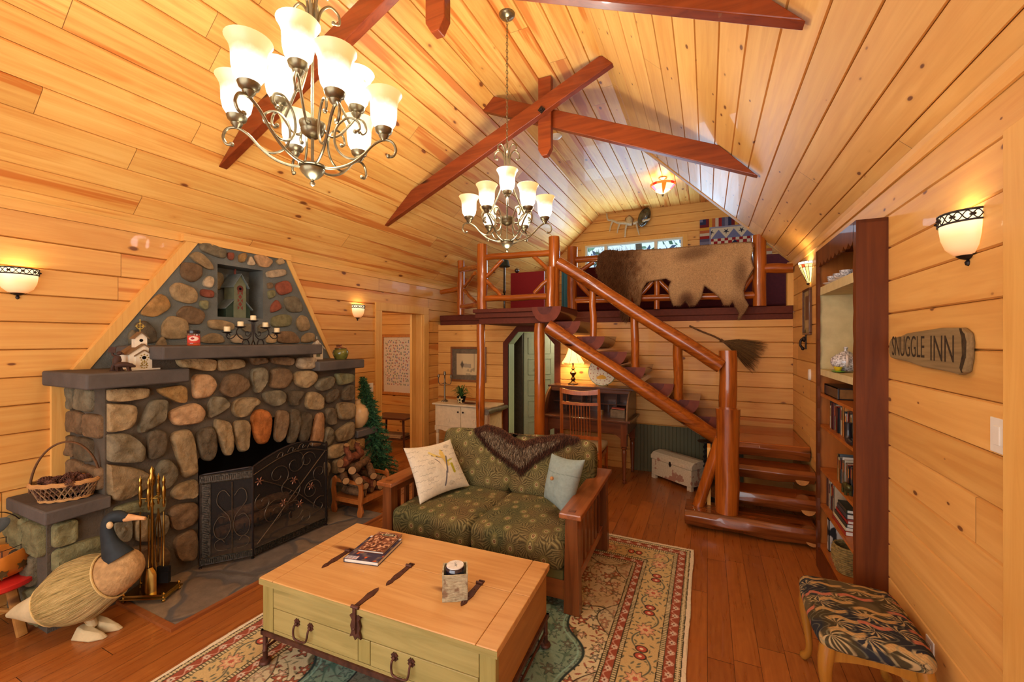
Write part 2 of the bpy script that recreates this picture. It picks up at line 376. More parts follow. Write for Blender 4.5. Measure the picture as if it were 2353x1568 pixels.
# loft end wall with the window
wx0, wx1, wz0, wz1 = -2.42, -.44, 2.95, 3.80
planks('wall_loft', [rect(WL, wx0, 2.15, ZT + .06), rect(wx1, 2.56, 2.15, ZT + .06), rect(wx0, wx1, wz1, ZT + .06), rect(wx0, wx1, 2.15, wz0)], (0, YK, 0), (1, 0, 0), (0, 0, 1), (0, -1, 0), M['pine_wall'], 1.72 % .182)
planks('wall_loft_side', [rect(YB, YK, 2.15, ZT)], (2.5, 0, 0), (0, 1, 0), (0, 0, 1), (-1, 0, 0), M['pine_wall'], .1)
# ceiling: two slopes and the flat top
sl = math.hypot(XL - WL, ZT - ZE); sr = math.hypot(WR - XR, ZT - ZE)
dl = Vector((XL - WL, 0, ZT - ZE)).normalized(); dr = Vector((XR - WR, 0, ZT - ZE)).normalized()
planks('ceiling', [rect(YF, YK, 0, sl)], (WL, 0, ZE), (0, 1, 0), dl, (dl.z, 0, -dl.x), M['pine_ceiling'], .089)
planks('ceiling', [rect(YF, YB, 0, sr)], (WR, 0, ZE), (0, 1, 0), dr, (-dr.z, 0, dr.x), M['pine_wall_right'], .10)
planks('ceiling', [rect(YF, YB, XL, XR), rect(YB, YK, XL, 2.5)], (0, 0, ZT), (0, 1, 0), (1, 0, 0), (0, 0, -1), M['pine_ceiling'], .06)
# gable above the loft opening on the right side: casing along the slope and the short return down the corner
a = Vector((XR - .02, YB, ZT)); b = Vector((WR, YB, ZE)); d = (b - a).normalized(); nn = Vector((-d.z, 0, d.x))
mb = MB(); t_ = .10
mb.add([a - nn * 0 + Vector((0, -.035, 0)), b + Vector((0, -.035, 0)), b - nn * -t_ + Vector((0, -.035, 0)), a - nn * -t_ + Vector((0, -.035, 0)),
        a + Vector((0, .06, 0)), b + Vector((0, .06, 0)), b + nn * t_ + Vector((0, .06, 0)), a + nn * t_ + Vector((0, .06, 0))],
       [(0, 1, 2, 3), (7, 6, 5, 4), (0, 4, 5, 1), (1, 5, 6, 2), (2, 6, 7, 3), (3, 7, 4, 0)])
struct(mb.build('trim_1', M['pine_trim_y'], smooth=0))
struct(MB().b2((WR - .06, YB - .035, 2.15), (WR, YB + .06, ZE)).build('trim_2', M['pine_trim'], smooth=0))
# eave mouldings
for i, (x, s) in enumerate(((WL, 1), (WR, -1))):
    mb = MB(); mb.prism([(x + s * .002, ZE - .06), (x + s * .014, ZE - .06), (x + s * .014, ZE - .01), (x + s * .022, ZE + .014), (x + s * .002, ZE + .0)], 'Y', YF, YB if s < 0 else YK)
    struct(mb.build('trim_%d' % (3 + i), M['pine_trim_y'], smooth=0))
# green wainscot below the landing and stairs
def wains():
    t = NT('green_wainscot'); x = t.xyz(t.nd('NewGeometry').outputs['Position']).outputs[0]
    fr = t.math('FRACT', t.math('DIVIDE', x, .045)); t.bump(t.ramp(fr, [(0, K(0)), (.1, K(1)), (.9, K(1)), (1, K(0))]), .8, .006)
    return t.fin(srgb(88, 84, 54), .7)
M['wains'] = wains()
struct(MB().b2((-.9, YB - .02, 0), (.4, YB - .002, .62)).build('trim_5', M['wains'], smooth=0))
planks('wall_front', [[(WL, 0), (WR, 0), (WR, ZE), (XR, ZT), (XL, ZT), (WL, ZE)]], (0, YF, 0), (1, 0, 0), (0, 0, 1), (0, 1, 0), M['pine_wall'], .1)
# loft floor edge
mb = MB(); mb.b2((WL + .04, YB - .02, 2.06), (WR, YB + .3, 2.15)); mb.b2((WL + .04, YB - .005, 1.99), (WR, YB + .3, 2.06)); struct(mb.build('trim_6', M['redpaint'], bevel=.006))
struct(MB().b2((WL, YB + .3, 1.99), (2.5, YK, 2.14)).build('floor_loft', M['landing'], smooth=0))
# pale trims at the left door
cas = MB(); cas.b2((WL, 4.36, 0), (WL + .025, 4.476, 2.15)); cas.b2((WL, 4.36, 2.15), (WL + .025, 5.545, 2.26)); cas.b2((WL, 5.42, 0), (WL + .025, 5.545, 2.15))
cas.b2((WL - .22, 5.40, 0), (WL, 5.425, 2.15)); cas.b2((WL - .22, 4.46, 0), (WL, 4.478, 2.15)); cas.b2((WL - .22, 4.46, 2.15), (WL, 5.42, 2.165)); cas.b2((WL - .16, 5.30, 0), (WL - .12, 5.40, 2.15))
struct(cas.build('door_1', M['pine_trim'], smooth=0, bevel=.003))
# adjoining room behind it
planks('wall_side_room', [rect(-6.7, WL - .2, 0, 2.6)], (0, 6.0, 0), (1, 0, 0), (0, 0, 1), (0, -1, 0), M['pine_wall'], .02)
planks('wall_side_room', [rect(2.8, 6.0, 0, 2.6)], (-6.7, 0, 0), (0, 1, 0), (0, 0, 1), (1, 0, 0), M['pine_wall'], .02)
planks('wall_side_room', [rect(-6.7, WL - .2, 0, 2.6)], (0, 2.8, 0), (1, 0, 0), (0, 0, 1), (0, 1, 0), M['pine_wall'], .02)
struct(MB().b2((-6.7, 2.8, 2.6), (WL - .2, 6.0, 2.65)).build('ceiling', M['pine_trim_y'], smooth=0))
light('side_room_light', 'POINT', (-5.4, 4.2, 2.3), 26, (1, .82, .6), .12)
# octagonal door casing
def octo(x0, x1, z, c, c2): return [(x0, 0), (x0, z - c2), (x0 + c, z), (x1 - c, z), (x1, z - c2), (x1, 0)]
o1 = octo(ox0 - .085, ox1 + .085, oz + .085, .23, .25); o2 = octo(ox0, ox1, oz, oc, .19)
mb = MB(); 
for i in range(5):
    q = [o1[i], o1[i + 1], o2[i + 1], o2[i]]; mb.prism(q, 'Y', YB - .03, YB + .0)
    e = [o2[i], o2[i + 1]]
    mb.add([(e[0][0], YB - .025, e[0][1]), (e[1][0], YB - .025, e[1][1]), (e[1][0], YB + .2, e[1][1]), (e[0][0], YB + .2, e[0][1])], [(0, 1, 2, 3)], 1)
M['palegreen'] = plain('pale_green_paint', srgb(176, 196, 160), .5, var=.03)
struct(mb.build('door_2', [M['redpaint'], M['palegreen']], smooth=0))
# passage behind: dark jamb, open panelled door, bathroom wall
_a, _b = P(1178, 781, Y=6.35).x, P(1199, 781, Y=6.35).x; mb = MB(); mb.b2((_a, 6.35, 0), (_b, 6.42, 2.1)); mb.b2((-3.0, 6.1, 1.93), (-1.05, 6.2, 2.1)); struct(mb.build('wall_passage', plain('dark_olive_paint', srgb(72, 62, 44), .6), smooth=0))
mb = MB(); mb.b2((-3.0, 7.6, 0), (-1.0, 7.65, 2.1)); mb.b2((-3.05, 6.0, 0), (-3.0, 7.6, 2.1)); mb.b2((-1.05, 6.0, 0), (-1.0, 7.6, 2.1)); 
struct(mb.build('wall_bath', plain('yellow_green_paint', srgb(196, 206, 142), .6, var=.03), smooth=0))
light('bath_light', 'POINT', (-1.9, 6.9, 1.85), 14, (1, .97, .85), .1)
# casing of the opening at the near end of the right wall
struct(MB().b2((WR - .025, 1.82, 0), (WR, 1.942, 2.44)).build('door_3', M['pine_trim'], smooth=0, bevel=.003))
# loft window
def glassm():
    t = NT('clear_glass'); tr = t.nd('BsdfTransparent').outputs[0]; gl = t.nd('BsdfGlossy', {'Roughness': .02}).outputs[0]
    mx = t.nd('MixShader', {0: .06, 1: tr, 2: gl}).outputs[0]; t.l.new(mx, t.o.inputs[0]); return t.m
M['glass'] = glassm()
M['vinyl'] = plain('cream_vinyl', srgb(226, 220, 200), .4, var=.02)
mb = MB(); f = .038; y0, y1 = YK - .03, YK + .08
mb.b2((wx0, y0, wz1 - f), (wx1, y1, wz1)); mb.b2((wx0, y0, wz0), (wx1, y1, wz0 + f)); mb.b2((wx0, y0, wz0 + f), (wx0 + f, y1, wz1 - f)); mb.b2((wx1 - f, y0, wz0 + f), (wx1, y1, wz1 - f))
for x in (-1.97, -.95): mb.b2((x - .03, y0, wz0 + f), (x + .03, y1, wz1 - f))
wf = struct(mb.build('window_1', M['vinyl'], bevel=.004))
MB().b2((wx0 + .02, YK + .03, wz0 + .02), (wx1 - .02, YK + .035, wz1 - .02)).build('pane', M['glass'], wf, smooth=0)
cw = MB(); c = .09
cw.b2((wx0 - c, YK - .02, wz1), (wx1 + c, YK, wz1 + c * .5)); cw.b2((wx0 - c, YK - .02, wz0 - c), (wx1 + c, YK, wz0)); cw.b2((wx0 - c, YK - .02, wz0), (wx0, YK, wz1)); cw.b2((wx1, YK - .02, wz0), (wx1 + c, YK, wz1))
struct(cw.build('trim_7', M['pine_trim'], smooth=0))
# foliage outside the loft window
lm = MB()
for i in range(2400):
    c = Vector((R.uniform(-6, 2.5), YK + R.uniform(2.5, 4.5), R.uniform(2, 6.2))); m = rotm(R.uniform(0, 6), R.uniform(0, 6), R.uniform(0, 6)); s = R.uniform(.05, .16)
    k = R.random(); colr = srgb(*( (50, 120, 104) if k < .4 else (130, 190, 160) if k < .7 else (46, 96, 140)))
    lm.add([c + m @ Vector((-s, 0, 0)), c + m @ Vector((0, -s * .5, 0)), c + m @ Vector((s, 0, 0)), c + m @ Vector((0, s * .5, 0))], [(0, 1, 2, 3)], 0, colr)
tr = thing('tree', 'leafy tree seen through the loft window', 'tree', (0, 0, 0)); lm.build('foliage', attrcol('leaves', .6, 5, 0, 0), tr, smooth=0)
tb = MB()
for x in (-4.2, -1.8, .6): tb.tube([(x, YK + 3.4, 0), (x + .1, YK + 3.5, 3), (x - .1, YK + 3.4, 6.4)], .09, 8)
tb.build('trunk', plain('bark', srgb(80, 70, 60)), tr)
# ---------------------------------------------------------------- roof trusses
def truss(y, lab):
    t = thing('roof_truss', lab, 'roof truss', (-1.505, y, 3.9), 0, 'scissor trusses under the ceiling')
    ox, oz_ = -1.505, 3.9; h = .19
    def pr(pts, a, b, nm, mat=M['redwood']): return MB().prism([(x - ox, z - oz_) for x, z in pts], 'Y', a, b).build(nm, mat, t, smooth=0, bevel=.006)
    kl = (ZT - ZE) / (XL - WL); kr = (ZT - ZE) / (WR - XR)
    sA = (4.335 - 3.13) / (-.805 + 3.54); xa = -3.54; za = 3.13
    # upper edge start: meets left slope
    xs = (za + h - sA * xa - ZE + kl * WL) / (kl - sA) * 1.0
    zs = ZE + kl * (xs - WL)
    pr([(xa, za), (-.80, 4.335), (-.895, 4.43), (-.93, 4.435), (xs, zs - .003)], 0.0, .07, 'beam')
    sB = (4.309 - 3.13) / (.39 + 2.27); xb = .39; zb = 3.135
    xs2 = (ZE + kr * WR - zb - h - sB * xb) / (kr - sB); zs2 = ZE + kr * (WR - xs2)
    pr([(xb, zb), (xs2, zs2 - .003), (-2.13, 4.425), (-2.275, 4.30)], .14, .21, 'beam')
    w_ = .07
    pr([(ox - w_, 4.43), (ox - w_, 3.70), (ox - w_ * .4, 3.63), (ox + w_ * .4, 3.63), (ox + w_, 3.70), (ox + w_, 4.43)], .07, .14, 'king_post')
    b = MB(); b.box((0, -.012, .155), (.055, .012, .055), rotm(0, math.pi / 4, 0)); b.ball((0, -.02, .155), .016, 8); b.build('bolt', M['iron'], t)
truss(3.95, 'red stained scissor truss crossing over the far chandelier')
truss(2.05, 'red stained scissor truss above and behind the near chandelier')
# ---------------------------------------------------------------- fireplace
fp = thing('fireplace', 'large fieldstone fireplace with slate mantel shelves on the left wall', 'fireplace', (0, 0, 0))
FX = -3.55; y0, y1 = 1.36, 3.50; a0, a1 = 1.91, 3.11      # body and opening
XU = -4.03
def arch(y):    # top of the opening
    k = (y - (a0 + a1) / 2) / ((a1 - a0) / 2); return .80 + .30 * math.sqrt(max(0, 1 - k * k * .93)) - .05
ap = [(y0, 0), (a0, 0)] + [(a0 + (a1 - a0) * i / 16, arch(a0 + (a1 - a0) * i / 16)) for i in range(17)] + [(a1, 0), (y1, 0), (y1, 1.44), (2.95, 1.44), (2.95, 1.61), (1.60, 1.61), (1.60, 1.44), (y0, 1.44)]
mb = MB()
# front face cut into strips around the arch
ys = [y0, 1.60, a0] + [a0 + (a1 - a0) * i / 16 for i in range(1, 17)] + [y1]
def zt(y): return 1.61 if 1.60 <= y <= 2.951 else 1.44
for i in range(len(ys) - 1):
    p, q = ys[i], ys[i + 1]; mid = (p + q) / 2; inop = a0 < mid < a1
    zb1, zb2 = (arch(p), arch(q)) if inop else (0, 0)
    segs = [(p, q)] if not (p < 2.95 < q) else [(p, 2.95), (2.95, q)]
    for (p_, q_) in segs:
        z1_ = zb1 if p_ == p else arch(p_) if inop else 0; z2_ = zb2 if q_ == q else arch(q_) if inop else 0
        top = zt((p_ + q_) / 2)
        mb.add([(FX, p_, z1_), (FX, q_, z2_), (FX, q_, top), (FX, p_, top)], [(0, 1, 2, 3)])
        if inop: mb.add([(FX, p_, z1_), (FX, q_, z2_), (FX - .42, q_, z2_), (FX - .42, p_, z1_)], [(0, 1, 2, 3)], 1)
for y, s in ((y0, 0), (y1, 0)): mb.add([(FX, y, 0), (WL, y, 0), (WL, y, 1.44), (FX, y, 1.44)], [(0, 1, 2, 3)])
for y in (1.60, 2.95): mb.add([(FX, y, 1.44), (WL, y, 1.44), (WL, y, 1.61), (FX, y, 1.61)], [(0, 1, 2, 3)])
for y in (a0, a1): mb.add([(FX, y, 0), (FX - .42, y, 0), (FX - .42, y, arch(y)), (FX, y, arch(y))], [(0, 1, 2, 3)], 1)
mb.add([(FX - .42, a0, 0), (FX - .42, a1, 0), (FX - .42, a1, 1.3), (FX - .42, a0, 1.3)], [(0, 1, 2, 3)], 1)
mb.build('chimney_body', [M['mortar'], M['black']], fp, smooth=0)
# upper breast, leaning trapezoid on the wall, with a niche
tp = [(1.39, 1.44), (3.63, 1.44), (3.0, 2.60), (2.17, 2.60)]; n0, n1, nz0, nz1 = 2.33, 2.76, 1.96, 2.44
def tl(z): k = (z - 1.44) / 1.16; return 1.39 + (2.17 - 1.39) * k, 3.63 + (3.0 - 3.63) * k
mb = MB()
def zone(z0_, z1_, ya=None, yb=None):
    l0, r0 = tl(z0_); l1, r1 = tl(z1_); 
    q = [(ya if ya else l0, z0_), (yb if yb else r0, z0_), (yb if yb else r1, z1_), (ya if ya else l1, z1_)]
    mb.add([(XU, y, z) for y, z in q], [(0, 1, 2, 3)])
zone(1.44, nz0); zone(nz1, 2.60); zone(nz0, nz1, None, n0); zone(nz0, nz1, n1, None)
nb = XU - .22
mb.add([(XU, n0, nz0), (XU, n1, nz0), (XU, n1, nz1), (XU, n0, nz1), (nb, n0, nz0), (nb, n1, nz0), (nb, n1, nz1), (nb, n0, nz1)], [(4, 5, 6, 7), (0, 1, 5, 4), (1, 2, 6, 5), (2, 3, 7, 6), (3, 0, 4, 7)])
for z in (0, 1): pass
mb.build('chimney_breast', M['mortar2'], fp, smooth=0)
# slanted pine trims along the breast
for (ya, yb, s) in ((1.39, 2.17, -1), (3.63, 3.0, 1)):
    d = Vector((0, yb - ya, 1.16)).normalized(); n = Vector((0, s * d.z, -s * d.y)); A = Vector((0, ya, 1.44)) ; B = Vector((0, yb, 2.60)); m_ = MB(); w_ = .075 if s < 0 else .045
    q = [A - d * .0, B + d * .02, B + n * w_ + d * .02, A + n * w_]
    m_.add([(WL, p.y, p.z) for p in q] + [(XU + .012, p.y, p.z) for p in q], [(0, 1, 2, 3), (4, 5, 6, 7), (0, 1, 5, 4), (1, 2, 6, 5), (2, 3, 7, 6), (3, 0, 4, 7)])
    m_.build('slanted_trim', M['pine_trim'], fp, smooth=0)
MB().b2((WL, 2.05, 2.59), (XU + .02, 3.06, 2.65)).build('top_trim', M['pine_trim_y'], fp, smooth=0)
MB().b2((WL, 1.27, 0), (WL + .03, 1.365, 1.44)).build('side_trim', M['pine_trim'], fp, smooth=0)
sh = MB(); sh.b2((WL, 1.23, 1.44), (-3.44, 1.80, 1.54)); sh.build('mantel_shelf', M['slab'], fp, bevel=.012)
sh = MB(); sh.b2((-4.03, 1.60, 1.61), (-3.38, 2.92, 1.705)); sh.build('mantel_shelf', M['slab'], fp, bevel=.012)
sh = MB(); sh.b2((WL, 2.93, 1.44), (-3.44, 3.53, 1.535)); sh.build('mantel_shelf', M['slab'], fp, bevel=.012)
for ya, yb in ((1.07, 1.375), (3.49, 3.80)):
    b_ = MB().b2((WL, ya + .03, 0), (-3.56, yb - (.0 if ya < 2 else .03), .66)).build('side_bench', M['mortar'], fp, smooth=0)
    MB().b2((WL, ya, .66), (-3.50, yb, .74)).build('bench_slab', M['slab'], fp, bevel=.01)
struct(MB().b2((WL, 1.45, -.05), (-2.93, 3.25, .018)).build('hearth', M['hearth'], fp, smooth=0))
del bpy.data.objects['hearth']['kind']
MB().b2((-4.0, 1.415, 0), (-2.90, 1.45, .02)).b2((-2.93, 1.45, 0), (-2.90, 3.25, .02)).build('hearth_border', wood('border_board', srgb(150, 86, 42), srgb(120, 64, 30), 'Y'), fp, smooth=0)
# stones
STC = {'t': (150, 126, 88), 'g': (122, 110, 84), 'b': (124, 98, 68), 'd': (100, 86, 64), 'p': (184, 144, 100), 'o': (176, 104, 48), 'y': (160, 122, 70), 'c': (178, 156, 122),
       'r': (136, 76, 54), 'v': (128, 122, 84), 'l': (168, 142, 100), 'k': (176, 128, 84)}
def chaikin(p, k=2, q=.80):
    for _ in range(k):
        o = []
        for i in range(len(p)):
            a, b = p[i], p[(i + 1) % len(p)]; o += [(a[0] * q + b[0] * (1 - q), a[1] * q + b[1] * (1 - q)), (a[0] * (1 - q) + b[0] * q, a[1] * (1 - q) + b[1] * q)]
        p = o
    return p
def stone(mb, poly, to3, nrm, h, col):
    p = chaikin(poly); cx = sum(a for a, b in p) / len(p); cy = sum(b for a, b in p) / len(p); n = len(p)
    nrm = Vector(nrm); rings = [(1.05, -.01), (1.04, .45), (1.0, .8), (.90, .97), (.72, 1.02), (.5, 1.06), (.25, 1.07)]; vs = []; sd = R.uniform(0, 90)
    for k, hh in rings:
        for a, b in p:
            q = to3(cx + (a - cx) * k, cy + (b - cy) * k); z = noise.noise(q * 8 + Vector((sd, 0, 0))) * .55 + noise.noise(q * 26) * .30
            vs.append(q + nrm * h * (hh + (z if k < 1 else 0)))
    vs.append(to3(cx, cy) + nrm * h * 1.1)
    fs = [(i * n + j, i * n + (j + 1) % n, (i + 1) * n + (j + 1) % n, (i + 1) * n + j) for i in range(len(rings) - 1) for j in range(n)]
    fs += [((len(rings) - 1) * n + j, (len(rings) - 1) * n + (j + 1) % n, len(rings) * n) for j in range(n)]
    c = STC[col] if isinstance(col, str) else col; k = R.uniform(.92, 1.08)
    mb.add(vs, fs, 0, srgb(*[min(255, x * k) for x in c]))
FS = """l 690,20 1010,20 1015,80 1000,118 900,118 800,95 740,95 700,60|t 1030,20 1240,20 1258,60 1240,95 1060,125 1030,90|b 1310,5 1440,5 1455,50 1340,75 1315,40|b 1480,5 1660,5 1672,40 1650,80 1500,60|c 1710,5 1855,5 1860,60 1830,105 1740,105 1700,80
t 70,275 440,265 452,300 430,350 200,385 90,375 70,330|y 525,270 760,235 770,370 745,390 690,385 540,310|p 820,155 950,150 1000,190 1020,250 960,340 850,355 825,320|b 1060,240 1120,145 1210,145 1290,200 1298,270 1150,352 1060,300|g 1320,110 1400,85 1440,110 1455,180 1400,290 1355,310 1315,200
b 1480,110 1560,90 1640,110 1660,190 1600,270 1470,262 1490,170|l 1690,130 1820,115 1870,150 1860,210 1780,270 1700,240 1675,180|g 1880,190 1990,160 2018,190 2000,260 1900,295 1855,250|v 2020,140 2110,140 2180,150 2180,210 2060,245 2045,220
t 45,425 100,400 330,410 345,460 330,560 280,610 110,642 60,600|g 365,620 370,560 450,400 480,370 600,365 605,420 580,540 500,590 380,645|p 625,470 700,430 830,393 880,410 925,470 890,560 680,585 630,520|g 950,500 950,420 985,340 1080,340 1130,400 1110,440 970,520|t 1160,400 1210,350 1350,345 1395,385 1330,420 1290,500 1210,515 1160,470
g 1415,300 1560,280 1605,320 1600,370 1520,430 1430,380|d 1620,290 1760,290 1760,320 1700,370 1695,420 1630,410|t 1785,310 1850,295 1915,330 1922,430 1900,450 1775,440|d 1945,330 2020,260 2060,290 2020,370 1960,395 1940,370|d 2080,300 2130,240 2180,235 2180,365 2075,370
g 30,710 110,660 260,650 350,700 420,780 400,880 330,895 110,890 60,820|d 445,640 520,615 590,640 600,720 570,840 480,870 445,850 440,740|t 625,660 790,612 830,700 860,960 840,990 740,1028 690,850|d 850,660 900,610 1000,595 1025,780 980,880 900,870 860,740|t 1010,530 1070,540 1140,560 1165,760 1140,830 1090,830 1050,720 1010,640
t 1165,545 1305,540 1290,760 1260,800 1215,800 1180,700|o 1315,520 1350,460 1400,447 1460,465 1485,540 1470,660 1440,730 1380,735 1345,680|b 1535,455 1620,460 1630,540 1590,690 1550,725 1510,690 1520,560|d 1640,470 1680,440 1725,470 1715,620 1680,730 1620,725 1640,600|d 1725,490 1780,470 1830,500 1810,640 1770,735 1715,690|k 1850,560 1870,490 1925,470 1920,700 1890,750 1850,755 1815,740
d 1945,440 2020,430 2033,560 2010,578 1945,570|t 2045,400 2100,385 2190,395 2190,500 2150,530 2060,530 2035,460|g 1940,620 1970,590 2005,620 2010,700 1970,755 1925,750 1925,700|t 2020,640 2130,560 2180,550 2180,680 2060,725 2040,700|l 1965,780 2000,750 2110,730 2110,800 2050,855 1960,865|y 2130,740 2160,700 2190,700 2190,780 2150,795
t 42,1130 60,930 100,920 350,945 470,1010 470,1080 250,1215 140,1210 110,1150 45,1150|g 530,1110 510,950 560,880 620,870 680,940 688,1020 620,1115|t 640,1150 700,1080 858,1030 858,1190 700,1210 650,1190|v 160,1300 200,1260 440,1200 590,1165 580,1290 520,1330 420,1310 200,1320|b 620,1300 700,1250 860,1230 858,1400 700,1475 640,1440|g 500,1370 590,1340 610,1350 600,1500 500,1530
b 655,1545 850,1440 856,1720 700,1730|t 330,1370 470,1360 470,1560 330,1560|g 150,1350 300,1350 300,1560 160,1560|b 300,1600 620,1600 620,1780 300,1800|l 2040,880 2120,840 2180,850 2180,960 2040,980|t 1935,900 1965,890 1965,1000 1945,1010|g 2000,1010 2180,1000 2180,1140 2000,1150"""
sm = MB()
for it in FS.replace('\n', '|').split('|'):
    c, pts = it.split(' ', 1); poly = []
    for q in pts.split():
        x, y = map(float, q.split(',')); w3 = P(220 + x / 3.6766, 820 + y / 3.6766, X=FX + .02)
        poly.append((min(max(w3.y, y0 + .012), y1 - .012), w3.z))
    stone(sm, poly, lambda a, b: Vector((FX, a, b)), (1, 0, 0), .045, c)
sm.build('stone_facing', M['stone'], fp, smooth=60); sm = MB()
US = """g 190,90 300,95 490,170 480,260 420,260 310,220 200,170|t 40,230 160,185 240,230 330,330 345,395 260,380 130,290|b -60,330 0,310 130,320 215,360 215,470 110,540 -20,470|t -150,600 -60,530 110,590 165,660 155,750 80,780 -100,730|c 235,510 290,460 340,480 350,530 320,605 230,570|r 205,605 350,630 345,715 200,690|v 190,740 290,740 270,855 190,810
b 0,810 80,800 230,860 250,920 200,1010 60,1000 -80,900|r 500,195 580,205 560,290 510,270|y 630,220 700,200 715,240 680,315 630,300|c 760,220 820,345 720,340|p 800,225 920,230 1020,300 960,370 850,350|l 1045,290 1110,250 1150,320 1080,340|c 935,410 1150,380 1165,460 960,490|r 1030,555 1190,505 1240,640 1090,690|b 950,545 1000,535 1010,600 960,610|v 955,630 1030,620 1040,690 970,730
r 990,800 1060,720 1120,830 990,885|g 1130,705 1280,690 1350,800 1340,870 1180,870|v 1000,930 1130,890 1230,920 1210,1030 1000,1040|t 1270,980 1330,900 1400,930 1440,1060 1320,1095|t 280,960 420,955 580,1000 570,1080 300,1060|g 640,1010 780,1000 770,1100 680,1080|g 850,1010 980,1000 950,1080 850,1110|b 1080,1090 1240,1085 1310,1170 1310,1220 1060,1220|t 1340,1150 1400,1100 1480,1110 1480,1200 1340,1220
t 205,1160 330,1100 440,1130 480,1220 210,1220|c 530,1150 640,1110 700,1220 560,1220|l 940,1130 1050,1110 1050,1220 940,1220|y -470,860 -280,660 -180,700 -130,820 -310,930 -460,900|t -230,1000 -140,905 60,960 60,1170 -240,1170|d -550,1010 -420,960 -300,1080 -300,1210 -420,1220 -480,1100|t -310,1230 -220,1130 -170,1270 -290,1370|g -620,1120 -560,1060 -520,1150 -600,1260"""
for it in US.replace('\n', '|').split('|'):
    c, pts = it.split(' ', 1); poly = []
    for q in pts.split():
        x, y = map(float, q.split(',')); w3 = P(420 + x / 4.9, 540 + y / 4.9, X=XU + .01); l, r_ = tl(w3.z)
        poly.append((min(max(w3.y, l + .012), r_ - .012), w3.z))
    stone(sm, poly, lambda a, b: Vector((XU, a, b)), (1, 0, 0), .026, c)
def fill(mb, lo, hi, to3, nrm, h, cols, nx, nz, skip=None):
    dx = (hi[0] - lo[0]) / nx; dz = (hi[1] - lo[1]) / nz
    for j in range(nz):
        for i in range(nx):
            o_ = (.5 if j % 2 else 0) * dx; ax, bx = lo[0] + i * dx - o_ + .012, lo[0] + (i + 1) * dx - o_ - .012; ax = max(ax, lo[0] + .008); bx = min(bx, hi[0] - .008)
            if bx - ax < .04: continue
            az, bz = lo[1] + j * dz + .012, lo[1] + (j + 1) * dz - .012; J = lambda: R.uniform(-.015, .015)
            stone(mb, [(ax + J() * 0, az), ((ax + bx) / 2, az + J()), (bx, az), (bx + J() * 0, (az + bz) / 2), (bx, bz), ((ax + bx) / 2, bz + J()), (ax, bz), (ax, (az + bz) / 2)], to3, nrm, h, R.choice(cols))
for i, (a, b, c2, d2) in enumerate(((2.34, 2.50, 2.22, 2.40), (2.34, 2.44, 2.10, 2.2), (2.34, 2.46, 1.98, 2.08), (2.55, 2.7, 2.0, 2.1))):
    stone(sm, [(a, c2), (b, c2 + .01), (b + .01, d2), (a + .01, d2 - .01)], lambda p, q: Vector((nb, p, q)), (1, 0, 0), .02, 'tvyb'[i])
sm.build('stone_facing', M['stone'], fp, smooth=60); sm = MB()
fill(sm, (WL + .02, .76), (FX - .01, 1.43), lambda a, b: Vector((a, y0, b)), (0, -1, 0), .03, 'gdb', 2, 4)
fill(sm, (WL + .02, .76), (FX - .01, 1.43), lambda a, b: Vector((a, y1, b)), (0, 1, 0), .03, 'gtb', 2, 4)
fill(sm, (1.11, .03), (1.365, .65), lambda a, b: Vector((-3.56, a, b)), (1, 0, 0), .04, 'vgt', 1, 4)
fill(sm, (WL + .02, .03), (-3.57, .65), lambda a, b: Vector((a, 1.10, b)), (0, -1, 0), .04, 'vgd', 2, 3)
fill(sm, (3.50, .03), (3.76, .65), lambda a, b: Vector((-3.56, a, b)), (1, 0, 0), .04, 'tyl', 1, 4)
fill(sm, (3.18, .0), (3.49, .5), lambda a, b: Vector((FX, a, b)), (1, 0, 0), .04, 'tyl', 1, 3)
sm.build('stone_facing', M['stone'], fp, smooth=60)
